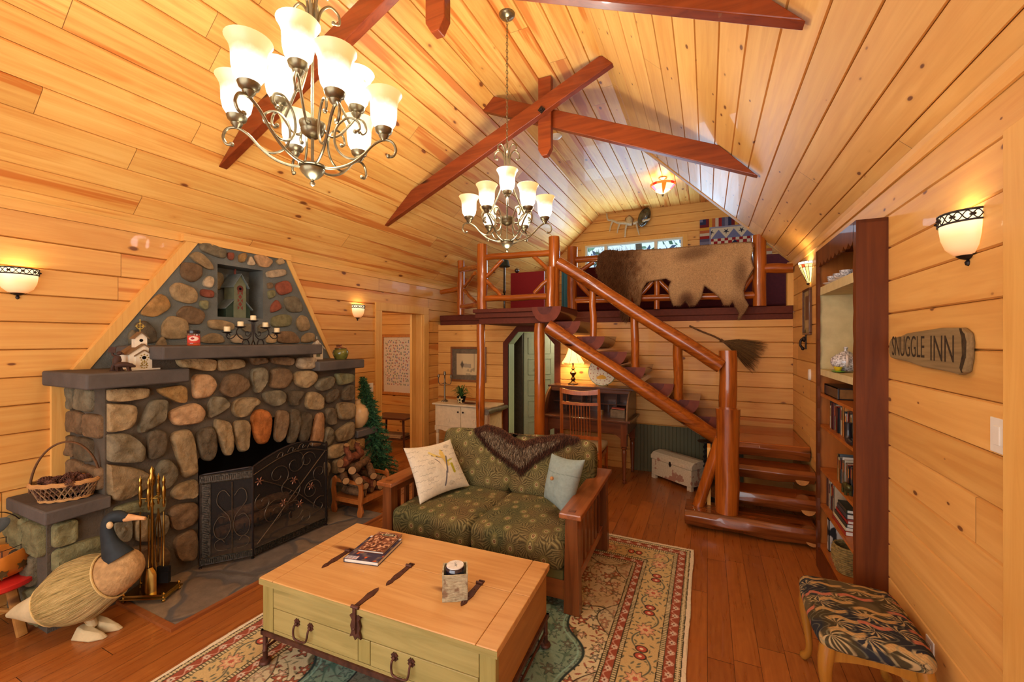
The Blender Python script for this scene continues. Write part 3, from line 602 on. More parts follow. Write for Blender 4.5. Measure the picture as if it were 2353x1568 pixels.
# ---------------------------------------------------------------- chandeliers
M['shade'] = glass_shade('frosted_glass_shade', srgb(255, 244, 232), srgb(255, 206, 122), 1.15, .46)
M['shade_far'] = M['shade']
SHP = [(.026, .0), (.040, .012), (.054, .035), (.060, .065), (.061, .095), (.062, .120), (.067, .142), (.076, .160), (.084, .172)]
def shade_mb():
    inner = [(r - .0035, z) for r, z in SHP[::-1]]
    return MB().lathe(SHP + inner, n=28)
def chandelier(loc, phase, label, chain_top):
    t = thing('chandelier', label, 'chandelier', loc, phase, 'nine light scroll chandeliers')
    m = M['ironm']; kp = rotm()
    body = MB(); body.lathe([(0, -.012), (.010, -.006), (.012, .004), (.006, .012), (.008, .018), (.028, .030), (.045, .048), (.052, .062), (.052, .068), (.044, .070), (.056, .078), (.056, .084), (.0, .086)], n=28)
    body.lathe([(0, .205), (.02, .21), (.045, .228), (.050, .243), (.044, .246), (.052, .256), (.056, .27), (.056, .276), (0, .28)], n=28)
    body.tube([(0, 0, .08), (0, 0, .80)], .007, 10); body.build('centre_column', m, t)
    for k in range(6):
        a = k * math.pi / 3; c, s = math.cos(a), math.sin(a); f = lambda r, z: (c * r, s * r, z)
        am = MB(); am.tube([f(r, z) for r, z in [tuple(q)[:2] for q in [(p.x, p.y) for p in spline([(.03, .082, 0), (.09, .078, 0), (.16, .102, 0), (.22, .150, 0), (.265, .200, 0), (.313, .228, 0), (.352, .220, 0), (.368, .185, 0), (.356, .155, 0), (.335, .150, 0)])]]], .0062, 8)
        am.tube([f(p.x, p.y) for p in spline([(.225, .155, 0), (.175, .128, 0), (.12, .150, 0), (.095, .205, 0), (.105, .27, 0), (.150, .315, 0), (.195, .305, 0), (.205, .270, 0), (.185, .255, 0)])], .0055, 8)
        am.ball(f(.334, .153), .0105, 8); am.ball(f(.185, .256), .010, 8); a_o = am.build('arm', m, t)
        cp = MB(); cp.lathe([(.008, .225), (.018, .236), (.024, .246), (.022, .252), (.036, .262), (.041, .278), (.037, .28)], f(.313, 0), n=18); cp.build('shade_cup', m, t)
        sh = shade_mb().build('glass_shade', M['shade'], t, loc=f(.313, .272))
    for k in range(3):
        a = k * 2 * math.pi / 3 - math.pi / 2; c, s = math.cos(a), math.sin(a); f = lambda r, z: (c * r, s * r, z)
        am = MB(); am.tube([f(p.x, p.y) for p in spline([(.04, .275, 0), (.075, .240, 0), (.12, .262, 0), (.165, .32, 0), (.20, .368, 0), (.235, .362, 0), (.248, .325, 0), (.232, .30, 0), (.215, .305, 0)])], .006, 8)
        am.ball(f(.214, .306), .010, 8)
        # rising strap with outward scroll at the top
        am.tube([f(p.x, p.y) for p in spline([(.17, .33, 0), (.125, .40, 0), (.07, .50, 0), (.032, .62, 0), (.024, .72, 0), (.035, .80, 0), (.075, .845, 0), (.115, .825, 0), (.118, .785, 0), (.092, .775, 0)])], .0062, 8)
        am.ball(f(.092, .777), .010, 8); am.build('arm', m, t)
        a2 = a + math.pi / 3; g = lambda r, z: (math.cos(a2) * r, math.sin(a2) * r, z)
        am = MB(); am.tube([g(p.x, p.y) for p in spline([(.028, .66, 0), (.020, .74, 0), (.025, .83, 0), (.055, .87, 0), (.085, .85, 0), (.085, .82, 0)])], .006, 8); am.ball(g(.084, .822), .009, 8); am.build('top_scroll', m, t)
        cp = MB(); cp.lathe([(.008, .367), (.018, .378), (.024, .388), (.022, .394), (.036, .404), (.041, .420), (.037, .422)], f(.2, 0), n=18); cp.build('shade_cup', m, t)
        shade_mb().build('glass_shade', M['shade'], t, loc=f(.2, .414))
    ch = MB(); z = .78; i = 0; H = chain_top - loc[2]
    while z < H - .05:
        pts = [Vector((.009 * math.cos(q), 0, .018 * math.sin(q))) for q in [2 * math.pi * j / 10 for j in range(10)]]
        r_ = rotm(0, 0, (i % 2) * math.pi / 2 + .4); ch.tube([r_ @ p + Vector((0, 0, z)) for p in pts], .0022, 5, closed=True, cap=False); z += .029; i += 1
    ch.tube([(0, 0, .8), (.004, 0, H * .5 + .4), (0, 0, H - .02)], .0018, 5); ch.build('chain', m, t)
    MB().lathe([(0, H - .055), (.012, H - .05), (.02, H - .035), (.055, H - .022), (.068, H - .002), (.068, H)], n=28).build('ceiling_canopy', m, t)
    # the bulbs of the two tiers light the room
    for k in range(3):
        a = phase + k * 2 * math.pi / 3 + .3
        light('bulb_light', 'POINT', (loc[0] + .22 * math.cos(a), loc[1] + .22 * math.sin(a), loc[2] + .53), 26, WARM, .09)
    light('bulb_light', 'POINT', (loc[0], loc[1], loc[2] - .12), 9, WARM, .12)
chandelier((-1.50, 3.13, 2.485), TH + .02, 'farther chandelier hanging on a long chain before the loft railing', ZT)
chandelier((-1.632, 1.353, 2.46), TH + .18, 'nearest chandelier, hanging large at the top left of the room', ZT)
# ---------------------------------------------------------------- wall sconces
def sconce(loc, rz, label, s=1.0, group='bowl sconces with leaf bands'):
    t = thing('wall_sconce', label, 'wall sconce', loc, rz, group); t.scale = (s * .80, s * .84, s * .94)
    # half bowl opening upward, the wall is at local y=0 and the room is -y
    pr = [(.012, -.085), (.05, -.078), (.08, -.05), (.096, -.01), (.102, .03), (.104, .085)]
    tt = NT('sconce_glass'); z = tt.xyz(tt.nd('TexCoord').outputs['Object']).outputs[2]; fz = tt.math('DIVIDE', tt.math('ADD', z, .085), .17)
    m = M.get('sconce_glass') or tt.fin((.9, .7, .45, 1), .4, emis=tt.ramp(fz, [(0, srgb(226, 128, 52)), (.45, srgb(250, 176, 96)), (.8, srgb(255, 232, 180)), (1, srgb(255, 240, 200))]),
        es=tt.ramp(fz, [(0, K(.42)), (.5, K(.6)), (.8, K(.9)), (1, K(.8))])); M['sconce_glass'] = m
    b = MB(); b.lathe(pr + [(r - .004, z_) for r, z_ in pr[::-1]], n=22, a0=math.pi, a1=2 * math.pi, sx=1.12, sy=.92); b.build('glass_bowl', m, t)
    b = MB()
    arc = lambda z_, r=.107: [(r * 1.12 * math.cos(q), r * .92 * math.sin(q), z_) for q in [math.pi + math.pi * j / 20 for j in range(21)]]
    b.tube(arc(.088), .0045, 6); b.tube(arc(.047), .004, 6)
    for k in range(5):      # vine and leaves
        for sg in (1, -1):
            b.tube([(.108 * 1.12 * math.cos(q), .108 * .92 * math.sin(q), .067 + sg * .016 * math.sin(j * math.pi / 6)) for j, q in enumerate([math.pi + math.pi * (k + jj / 12) / 5 for jj in range(13)])], .0022, 5)
        q = math.pi + math.pi * (k + .5) / 5; b.ball((.110 * 1.12 * math.cos(q), .110 * .92 * math.sin(q), .067), (.012, .012, .007), 6)
    b.build('leaf_band', M['iron'], t)
    b = MB(); b.lathe([(0, -.125), (.010, -.12), (.013, -.108), (.006, -.1), (.03, -.092), (.042, -.082), (.03, -.08)], n=16); b.build('finial', M['iron'], t)
    b = MB(); b.b2((-.05, -.006, -.08), (.05, 0, .08)); b.build('back_plate', M['iron'], t)
    q = rotm(0, 0, rz) @ Vector((0, -.055, .05)); light('sconce_light', 'POINT', tuple(Vector(loc) + q), 1.3, (1, .78, .50), .04)
    return t
sconce((WL + .001, 1.122, 2.13), math.pi / 2, 'bowl sconce at the far left edge, left of the fireplace')
sconce((WL + .001, 4.049, 2.11), math.pi / 2, 'bowl sconce between the fireplace and the left doorway')
sconce((WR - .001, 2.20, 2.15), -math.pi / 2, 'large looking bowl sconce above the carved sign on the right wall')
# stained glass sconce past the bookcase
t = thing('stained_glass_sconce', 'small stained glass sconce at the right corner below the loft', 'wall sconce', (WR, 4.92, 2.42), -math.pi / 2)
mb = MB(); cols = [srgb(255, 190, 90), srgb(255, 220, 130), srgb(250, 236, 180)]
for k in range(9):
    a, b = math.pi + math.pi * k / 9, math.pi + math.pi * (k + 1) / 9
    for (r0, z0, r1, z1, cc) in ((.03, -.11, .085, .03, srgb(255, 206, 110) if k % 2 else srgb(252, 226, 150)), (.085, .03, .097, .06, srgb(236, 190, 120) if k % 3 else srgb(170, 70, 30)), (.097, .06, .10, .085, srgb(250, 236, 200))):
        mb.add([(r0 * math.cos(a), r0 * math.sin(a), z0), (r0 * math.cos(b), r0 * math.sin(b), z0), (r1 * math.cos(b), r1 * math.sin(b), z1), (r1 * math.cos(a), r1 * math.sin(a), z1)], [(0, 1, 2, 3)], 0, cc)
def glow(name, e):
    t_ = NT(name); a = t_.nd('Attribute', attribute_name='Col').outputs['Color']; return t_.fin(a, .3, emis=a, es=e)
M['glowglass'] = glow('lit_stained_glass', 1.6)
mb.build('glass_panels', M['glowglass'], t, smooth=0)
mb = MB()
for k in range(10):
    a = math.pi + math.pi * k / 9; mb.tube([(.031 * math.cos(a), .031 * math.sin(a), -.11), (.086 * math.cos(a), .086 * math.sin(a), .03), (.101 * math.cos(a), .101 * math.sin(a), .086)], .0025, 5)
for r, z in ((.086, .03), (.098, .06), (.101, .086)): mb.tube([(r * math.cos(math.pi + math.pi * j / 9), r * math.sin(math.pi + math.pi * j / 9), z) for j in range(10)], .0022, 5)
mb.ball((0, -.02, -.125), .014, 8); mb.b2((-.03, -.005, -.08), (.03, -.0, .06)); mb.build('leading', M['iron'], t)
light('sconce_light', 'POINT', (WR - .05, 4.92, 2.47), 3, (1, .80, .5), .03)
# loft semi-flush stained glass lamp
t = thing('ceiling_lamp', 'stained glass ceiling lamp in the loft', 'ceiling lamp', (-.667, 7.364, ZT))
mb = MB(); n = 16
for k in range(n):
    a, b = 2 * math.pi * k / n, 2 * math.pi * (k + 1) / n
    for i, (r0, z0, r1, z1) in enumerate(((.02, -.275, .12, -.22), (.12, -.22, .19, -.15), (.19, -.15, .205, -.115))):
        cc = [srgb(255, 236, 180), srgb(255, 226, 160) if k % 3 else srgb(220, 120, 150), srgb(214, 96, 30) if k % 2 else srgb(170, 40, 24)][i]
        if k % 4 == 0: cc = srgb(200, 96, 24)
        mb.add([(r0 * math.cos(a), r0 * math.sin(a), z0), (r0 * math.cos(b), r0 * math.sin(b), z0), (r1 * math.cos(b), r1 * math.sin(b), z1), (r1 * math.cos(a), r1 * math.sin(a), z1)], [(0, 1, 2, 3)], 0, cc)
mb.build('glass_bowl', M['glowglass'], t, smooth=0)
mb = MB(); mb.lathe([(.07, 0), (.068, -.02), (.03, -.035), (.012, -.05), (.012, -.27), (.02, -.28), (.015, -.3), (.006, -.31), (0, -.33)], n=18)
for k in range(3):
    a = k * 2.094; mb.tube([(0.01, 0, -.05), (.2 * math.cos(a), .2 * math.sin(a), -.115)], .004, 5)
mb.build('bronze_fitting', M['ironm'], t)
light('loft_lamp_light', 'POINT', (-.667, 7.364, ZT - .12), 7, (1, .85, .6), .1)
# smoke detector
t = thing('smoke_detector', 'round white smoke detector on the ceiling behind the far truss', 'smoke detector', (-1.805, 5.265, ZT))
MB().lathe([(.075, 0), (.075, -.012), (.066, -.02), (.05, -.034), (.03, -.04), (0, -.04)], n=24).build('housing', M['white'], t)
MB().lathe([(.02, -.040), (.018, -.045), (0, -.046)], n=12).build('test_button', M['white'], t)
# ---------------------------------------------------------------- staircase of logs
def halflog(mb, x, y0, y1, z, r, mi_end=1, mi=0):
    n = 12; pr = [(x - r, z)] + [(x + r * math.cos(a), z + r * 1.02 * math.sin(a) * (1 + .04 * math.sin(a * 5))) for a in [math.pi + math.pi * k / n for k in range(1, n)]] + [(x + r, z)]
    k = len(pr); vs = [(p, y0, q) for p, q in pr] + [(p + R.uniform(-.01, .01), y1, q) for p, q in pr]
    mb.add(vs, [(i, i + 1, i + 1 + k, i + k) for i in range(k - 1)] + [(k - 1, 0, k, 2 * k - 1), tuple(range(k, 2 * k))], mi)
    mb.add([(p, y0, q) for p, q in pr], [tuple(range(k))[::-1]], mi_end)
    # paler heart patch on the sawn end
    c = [(x - .02 + (p - x) * .5, y0 - .002, z + (q - z) * .5 - .002) for p, q in pr]; mb.add(c, [tuple(range(k))[::-1]], mi_end + 1)
st = thing('log_staircase', 'rustic log staircase turning up to the loft by the right corner', 'staircase', (0, 0, 0))
M['heart'] = plain('log_heartwood', srgb(92, 46, 38), .6, var=.12)
edges = [1285, 1333, 1389, 1440, 1483, 1548, 1607, 1656]; TR = []
for i, ex in enumerate(edges):
    yf = (4.80 if i else 4.785) + .38 * i / 7; z = 2.15 - .18 * i + (.0015 if i == 0 else 0); x = P(ex, 781, Y=yf).x - .165; TR.append((x, yf, z))
    mb = MB(); halflog(mb, x, yf, min(yf + .72, YB - .03), z, .168 if i else .19); mb.build('tread', [M['log_dark'], M['logend'], M['heart']], st, smooth=50)
def logtube(a, b, r, nm, par, mat=None, jit=.0, taper=1.0, n=14, bend=.012):
    a, b = Vector(a), Vector(b); k = max(4, int((b - a).length / .12)); pts = []; rs = []; sd = R.uniform(0, 50)
    for i in range(k + 1):
        t_ = i / k; p = a.lerp(b, t_); p = p + Vector((noise.noise(Vector((sd, t_ * 3, 0))), noise.noise(Vector((sd, 7, t_ * 3))), noise.noise(Vector((sd, 3, t_ * 3 + 5))))) * bend * (1 if 0 < i < k else 0)
        pts.append(p); rs.append(r * (1 + (taper - 1) * t_) * (1 + .09 * noise.noise(Vector((sd, t_ * 9, 1)))))
    mb = MB(); mb.tube(pts, rs, n)
    return mb.build(nm, mat or (M['log'] if abs(b.z - a.z) > (Vector((a.x - b.x, a.y - b.y, 0))).length else M['log_h']), par, smooth=50)
a = P(1262, 752, Y=4.72); b = P(1655, 1012, Y=5.08); a = a + (a - b) * .01; logtube(a, b, .08, 'stringer', st)
newel_top = P(1672, 806, Y=5.05); logtube((newel_top.x, newel_top.y, .0), newel_top, .088, 'newel_post', st)
logtube(P(1283, 604, Y=4.87), P(1657, 842, Y=5.0), .072, 'handrail', st, taper=1.12)
for px, i, r, pt in ((1363, 2, .040, 655), (1460, 4, .048, 722), (1559, 6, .052, 790)):
    y = TR[i][1] + .05; lo = P(px, 781, Y=y); zt_ = P(px, pt, Y=4.93).z; logtube((lo.x, y, TR[i][2] - .01), (lo.x, (y + 4.93) / 2 - .0, zt_), r, 'baluster', st)
fb = P(1670, 1176, Z=.1775); fb.z = .17; ft = Vector((fb.x + .01, fb.y + .02, 0)); ft.z = P(1679, 940, Y=ft.y).z
logtube(fb, ft, .098, 'newel_post', st, n=18)
ba = P(1604, 1160, Z=.1775); ba.z = .165; bt = Vector((fb.x - .05, fb.y + .02, .84)); logtube(ba, bt, .052, 'brace', st, M['log'])
# landing and three lower log steps, full width to the wall
mb = MB(); mb.b2((.10, 4.89, .60), (WR - .005, YB - .005, .71)); mb.build('landing', M['landing'], st, bevel=.01)
def logstep(x0, x1, yf, z, d, h, nm):
    k = 16; sec = [(yf + .02, z), (yf + d, z), (yf + d + .01, z - h * .5), (yf + d - .03, z - h), (yf + .05, z - h), (yf + .005, z - h * .62), (yf - .005, z - h * .3)]
    vs = []; n = len(sec)
    for i in range(k + 1):
        x = x0 + (x1 - x0) * i / k
        for j, (y, zz) in enumerate(sec):
            w_ = noise.noise(Vector((x * 3.2, j * 1.7, z * 9))) * .022; vs.append((x, y + (w_ if j not in (1,) else 0), zz + (w_ * .5 if j > 1 else 0)))
    fs = [(i * n + j, i * n + (j + 1) % n, (i + 1) * n + (j + 1) % n, (i + 1) * n + j) for i in range(k) for j in range(n)] + [tuple(range(n))[::-1], tuple(k * n + j for j in range(n))]
    return MB().add(vs, [f[::-1] for f in fs]).build(nm, M['step'], st, smooth=35, bevel=.006)
logstep(.10, WR - .01, 4.86, .71 - .012, .10, .13, 'landing_edge')
logstep(.12, WR - .01, 4.64, .5325, .29, .13, 'lower_step'); logstep(.12, WR - .01, 4.375, .355, .30, .13, 'lower_step'); logstep(-.19, WR - .08, 4.19, .175, .32, .15, 'lower_step')
for z, y in ((.45, 4.86), (.27, 4.6), (.08, 4.42)): logtube((.80, y - .2, z), (.80, y + .16, z), .055, 'cross_bearer', st, plain('pale_log', srgb(196, 132, 70), .5))
MB().b2((.0, 4.42, .17), (.03, 4.6, .72)).build('skirt_board', M['pine_trim'], st, smooth=0)
# platform at the top of the stairs with its two posts
mb = MB(); x0 = P(1086, 712, Y=4.8).x; x1 = -1.72
mb.b2((x0, 4.80, 2.10), (x1, YB - .02, 2.15)); mb.b2((x0 + .02, 4.83, 2.035), (x1, YB - .02, 2.10)); mb.b2((x0 + .06, 4.86, 1.955), (x1 - .02, YB - .02, 2.035))
mb.build('platform', M['redpaint'], st, bevel=.006)
for px, r in ((1105, .058), (1240, .068)):
    q = P(px, 781, Y=4.93); logtube((q.x, 4.93, 0), (q.x, 4.93, 1.96), r, 'support_post', st)
# horizontal grab log by the octagonal door
q0 = P(1117, 948, Y=4.95); q1 = P(1163, 935, Y=5.78); t = thing('grab_rail', 'grey peeled branch rail fixed low between log post and door casing', 'rail', q0)
q1 = q1 - q0; MB().tube([(0, 0, 0), q1 * .3 + Vector((0, 0, .006)), q1 * .6 + Vector((0, 0, -.004)), q1], [.042, .04, .038, .034], 12).build('branch', plain('grey_bark', srgb(100, 86, 62), .4, var=.3, scale=14, coat=.3), t)
# ---------------------------------------------------------------- loft railing
lr = thing('log_railing', 'log railing with diagonal braces along the loft edge', 'railing', (0, 0, 0))
YR = 5.80
def post(px, ptop, y, r, z0=2.15, nm='post'):
    q = P(px, ptop, Y=y); return logtube((q.x, y, z0), q, r, nm, lr)
def bar(p, q, ya, yb, r, nm='rail'):
    return logtube(P(p[0], p[1], Y=ya), P(q[0], q[1], Y=yb), r, nm, lr)
post(1059, 600, 5.78, .058); post(1108, 562, 4.88, .068); post(1273, 545, 4.88, .068); post(1315, 568, YR, .072); post(1745, 541, YR, .074)
q = P(1266, 614, Y=4.80); logtube((q.x - .01, 4.81, 2.15), q, .052, 'post', lr)
bar((1059, 621), (1108, 612), 5.74, 4.9, .04); bar((1062, 705), (1108, 700), 5.74, 4.9, .04); bar((1013, 672), (1056, 664), 5.76, 5.78, .04)
bar((1091, 628), (1068, 659), 5.05, 5.6, .026, 'brace'); bar((1067, 668), (1092, 694), 5.6, 5.1, .026, 'brace')
bar((1112, 593), (1270, 581), 4.88, 4.88, .040); bar((1112, 687), (1270, 681), 4.88, 4.88, .040)
for p, q in (((1155, 597), (1113, 641)), ((1113, 640), (1152, 680)), ((1226, 588), (1268, 625)), ((1228, 674), (1268, 634))): bar(p, q, 4.89, 4.89, .027, 'brace')
bar((1318, 598), (1742, 566), YR, YR, .045); bar((1318, 690), (1742, 678), YR, YR, .045)
for p, q in (((1365, 602), (1320, 632)), ((1320, 640), (1358, 682)), ((1500, 648), (1470, 680)), ((1516, 646), (1545, 678)), ((1738, 622), (1703, 672))): bar(p, q, YR + .01, YR + .01, .03, 'brace')
post(1509, 590, YR, .038); bar((1750, 618), (1822, 616), YR, YR, .058)
# ---------------------------------------------------------------- painted meshes (pattern per vertex, computed)
def lin(c): c = np.asarray(c, float) / 255; return np.where(c > .0404, ((c + .055) / 1.055) ** 2.4, c / 12.92)
def paint(o, colf):
    """colour a mesh per vertex with colf(x,y,z arrays in object space) -> n x 3 sRGB 0-255"""
    me = o.data; n = len(me.vertices); a = np.empty(n * 3); me.vertices.foreach_get('co', a); a = a.reshape(-1, 3)
    c = np.ones((n, 4)); c[:, :3] = lin(np.clip(colf(a[:, 0], a[:, 1], a[:, 2]), 0, 255))
    at = me.color_attributes.new('Col', 'FLOAT_COLOR', 'POINT'); at.data.foreach_set('color', c.ravel()); return o
def gridmesh(name, P3, mat, parent=None, cell_mask=None, smooth=True):
    """P3: (nv,nu,3) array"""
    nv, nu = P3.shape[:2]; idx = np.arange(nv * nu).reshape(nv, nu)
    q = np.stack([idx[:-1, :-1], idx[:-1, 1:], idx[1:, 1:], idx[1:, :-1]], -1).reshape(-1, 4)
    if cell_mask is not None: q = q[cell_mask.ravel()]
    used = np.unique(q); remap = -np.ones(nv * nu, int); remap[used] = np.arange(len(used)); q = remap[q]
    v = P3.reshape(-1, 3)[used]; me = bpy.data.meshes.new(name)
    me.vertices.add(len(v)); me.vertices.foreach_set('co', v.ravel()); me.loops.add(q.size); me.loops.foreach_set('vertex_index', q.ravel())
    me.polygons.add(len(q)); me.polygons.foreach_set('loop_start', np.arange(0, q.size, 4)); me.polygons.foreach_set('loop_total', np.full(len(q), 4))
    me.update(calc_edges=True); me.validate()
    if smooth: me.polygons.foreach_set('use_smooth', [True] * len(me.polygons))
    me.materials.append(mat); o = bpy.data.objects.new(name, me); COL.objects.link(o)
    if parent is not None: o.parent = parent
    return o
rng = np.random.default_rng(5)
def vnoise(x, y, s, seed=0):       # smooth value noise
    r = np.random.default_rng(seed).random((64, 64)); X = x * s + 100; Y = y * s + 100; i = np.floor(X).astype(int); j = np.floor(Y).astype(int); fx = X - i; fy = Y - j
    fx = fx * fx * (3 - 2 * fx); fy = fy * fy * (3 - 2 * fy); g = lambda a, b: r[a % 64, b % 64]
    return (g(i, j) * (1 - fx) + g(i + 1, j) * fx) * (1 - fy) + (g(i, j + 1) * (1 - fx) + g(i + 1, j + 1) * fx) * fy
def lerp(a, b, k): return a + (np.asarray(b, float) - a) * k[..., None]
def sm(x, a, b): k = np.clip((x - a) / (b - a), 0, 1); return k * k * (3 - 2 * k)
def cellpts(x, y, s, seed, jit=.35):
    r = np.random.default_rng(seed).random((64, 64, 3)); i0 = np.floor(x / s).astype(int); j0 = np.floor(y / s).astype(int); bd = np.full(x.shape, 9.); bx = np.zeros(x.shape); by = np.zeros(x.shape); br = np.zeros(x.shape)
    for di in (-1, 0, 1):
        for dj in (-1, 0, 1):
            i, j = i0 + di, j0 + dj; q = r[i % 64, j % 64]; cx = (i + .5 + (q[..., 0] - .5) * 2 * jit + .5 * (j % 2) * (jit < .3)) * s; cy = (j + .5 + (q[..., 1] - .5) * 2 * jit) * s
            d = np.hypot(x - cx, y - cy); m = d < bd; bd = np.where(m, d, bd); bx = np.where(m, x - cx, bx); by = np.where(m, y - cy, by); br = np.where(m, q[..., 2], br)
    return bd, bx, by, br
def peacock(u, v):     # peacock-feather upholstery, u across, v up
    d, dx, dy, r = cellpts(u, v, .135, 11, .38); a = np.arctan2(dx, -dy) + (r - .5) * .5
    col = np.zeros(u.shape + (3,)) + np.array([96, 88, 50.]); n = vnoise(u, v, 9, 3); col = lerp(col, [112, 78, 50], n * .6)
    col = lerp(col, [74, 76, 46], sm(vnoise(u, v, 5, 8), .45, .8) * .7)
    b = np.sin(a * 23 + np.sqrt(d + .001) * 75 * np.sign(np.sin(a)) + vnoise(u, v, 30, 6) * 7); k = sm(b, .3, .85) * sm(d, .026, .05) * (.35 + .65 * vnoise(u, v, 8, 12))
    col = lerp(col, [150, 140, 92], k * .62); col = lerp(col, [44, 44, 30], sm(-b, .45, .9) * sm(d, .022, .035) * .6)
    e = np.hypot(dx, dy * .82)
    for rr, c in ((.027, (116, 108, 60)), (.0205, (150, 136, 84)), (.0165, (92, 84, 50)), (.0125, (190, 172, 118)), (.0085, (88, 50, 36)), (.004, (150, 120, 70))): rr = rr * 1.15; col = lerp(col, c, sm(-e, -rr - .0012, -rr + .0008) * (.85 if rr < .02 else .5))
    return col
def cushion(name, ax, bx, ay, by, az, bz, parent, mapf, rnd=.045, puff=.03, mat=None, n=(90, 60, 16), dip=0):
    """rounded box: six dense patches pushed to a superellipsoid-like cushion"""
    c = np.array([(ax + bx) / 2, (ay + by) / 2, (az + bz) / 2]); h = np.array([(bx - ax) / 2, (by - ay) / 2, (bz - az) / 2]); o = None
    nx, ny, nz = n; obs = []
    def put(P3):
        q = P3 - c; inner = h - rnd; cl = np.clip(q, -inner, inner); d = q - cl; l = np.linalg.norm(d, axis=-1, keepdims=True); q2 = np.where(l > 1e-9, cl + d / np.maximum(l, 1e-9) * rnd, q)
        # on the flat faces the point already lies rnd out; puff the faces
        t = np.clip(np.abs(q2) / h, 0, 1); w_ = (1 - t ** 3); 
        q2 = q2 + np.sign(q2) * puff * np.stack([w_[..., 1] * w_[..., 2] * (t[..., 0] > .85), w_[..., 0] * w_[..., 2] * (t[..., 1] > .85), w_[..., 0] * w_[..., 1] * (t[..., 2] > .85)], -1)
        return q2
    V = []; Fq = []; base = 0
    def face(axis, sgn, n1, n2):
        nonlocal base
        i, j = [k for k in range(3) if k != axis]; s1 = -np.cos(np.linspace(0, np.pi, n1)) * .3 + np.linspace(-1, 1, n1) * .7; s2 = -np.cos(np.linspace(0, np.pi, n2)) * .3 + np.linspace(-1, 1, n2) * .7
        A, B = np.meshgrid(s1, s2); G = np.zeros(A.shape + (3,)); G[..., i] = A * h[i] + c[i]; G[..., j] = B * h[j] + c[j]; G[..., axis] = sgn * h[axis] + c[axis]
        idx = np.arange(n1 * n2).reshape(n2, n1) + base; q = np.stack([idx[:-1, :-1], idx[:-1, 1:], idx[1:, 1:], idx[1:, :-1]], -1).reshape(-1, 4)
        fl = (sgn > 0) if axis != 1 else (sgn < 0)
        V.append(put(G).reshape(-1, 3)); Fq.append(q if fl else q[:, ::-1]); base += n1 * n2
    face(2, 1, nx, ny); face(2, -1, nx, ny); face(1, -1, nx, nz); face(1, 1, nx, nz); face(0, -1, ny, nz); face(0, 1, ny, nz)
    v = np.concatenate(V); q = np.concatenate(Fq); me = bpy.data.meshes.new(name); me.from_pydata((v).tolist(), [], q.tolist()); me.polygons.foreach_set('use_smooth', [True] * len(q)); me.materials.append(mat or M['cloth'])
    o = bpy.data.objects.new(name, me); COL.objects.link(o); o.location = c
    if parent is not None: o.parent = parent
    # weld the seams
    import bmesh
    bm = bmesh.new(); bm.from_mesh(me); bmesh.ops.remove_doubles(bm, verts=bm.verts, dist=.0004); bmesh.ops.recalc_face_normals(bm, faces=bm.faces); bm.to_mesh(me); bm.free()
    if mapf: paint(o, mapf)
    return o
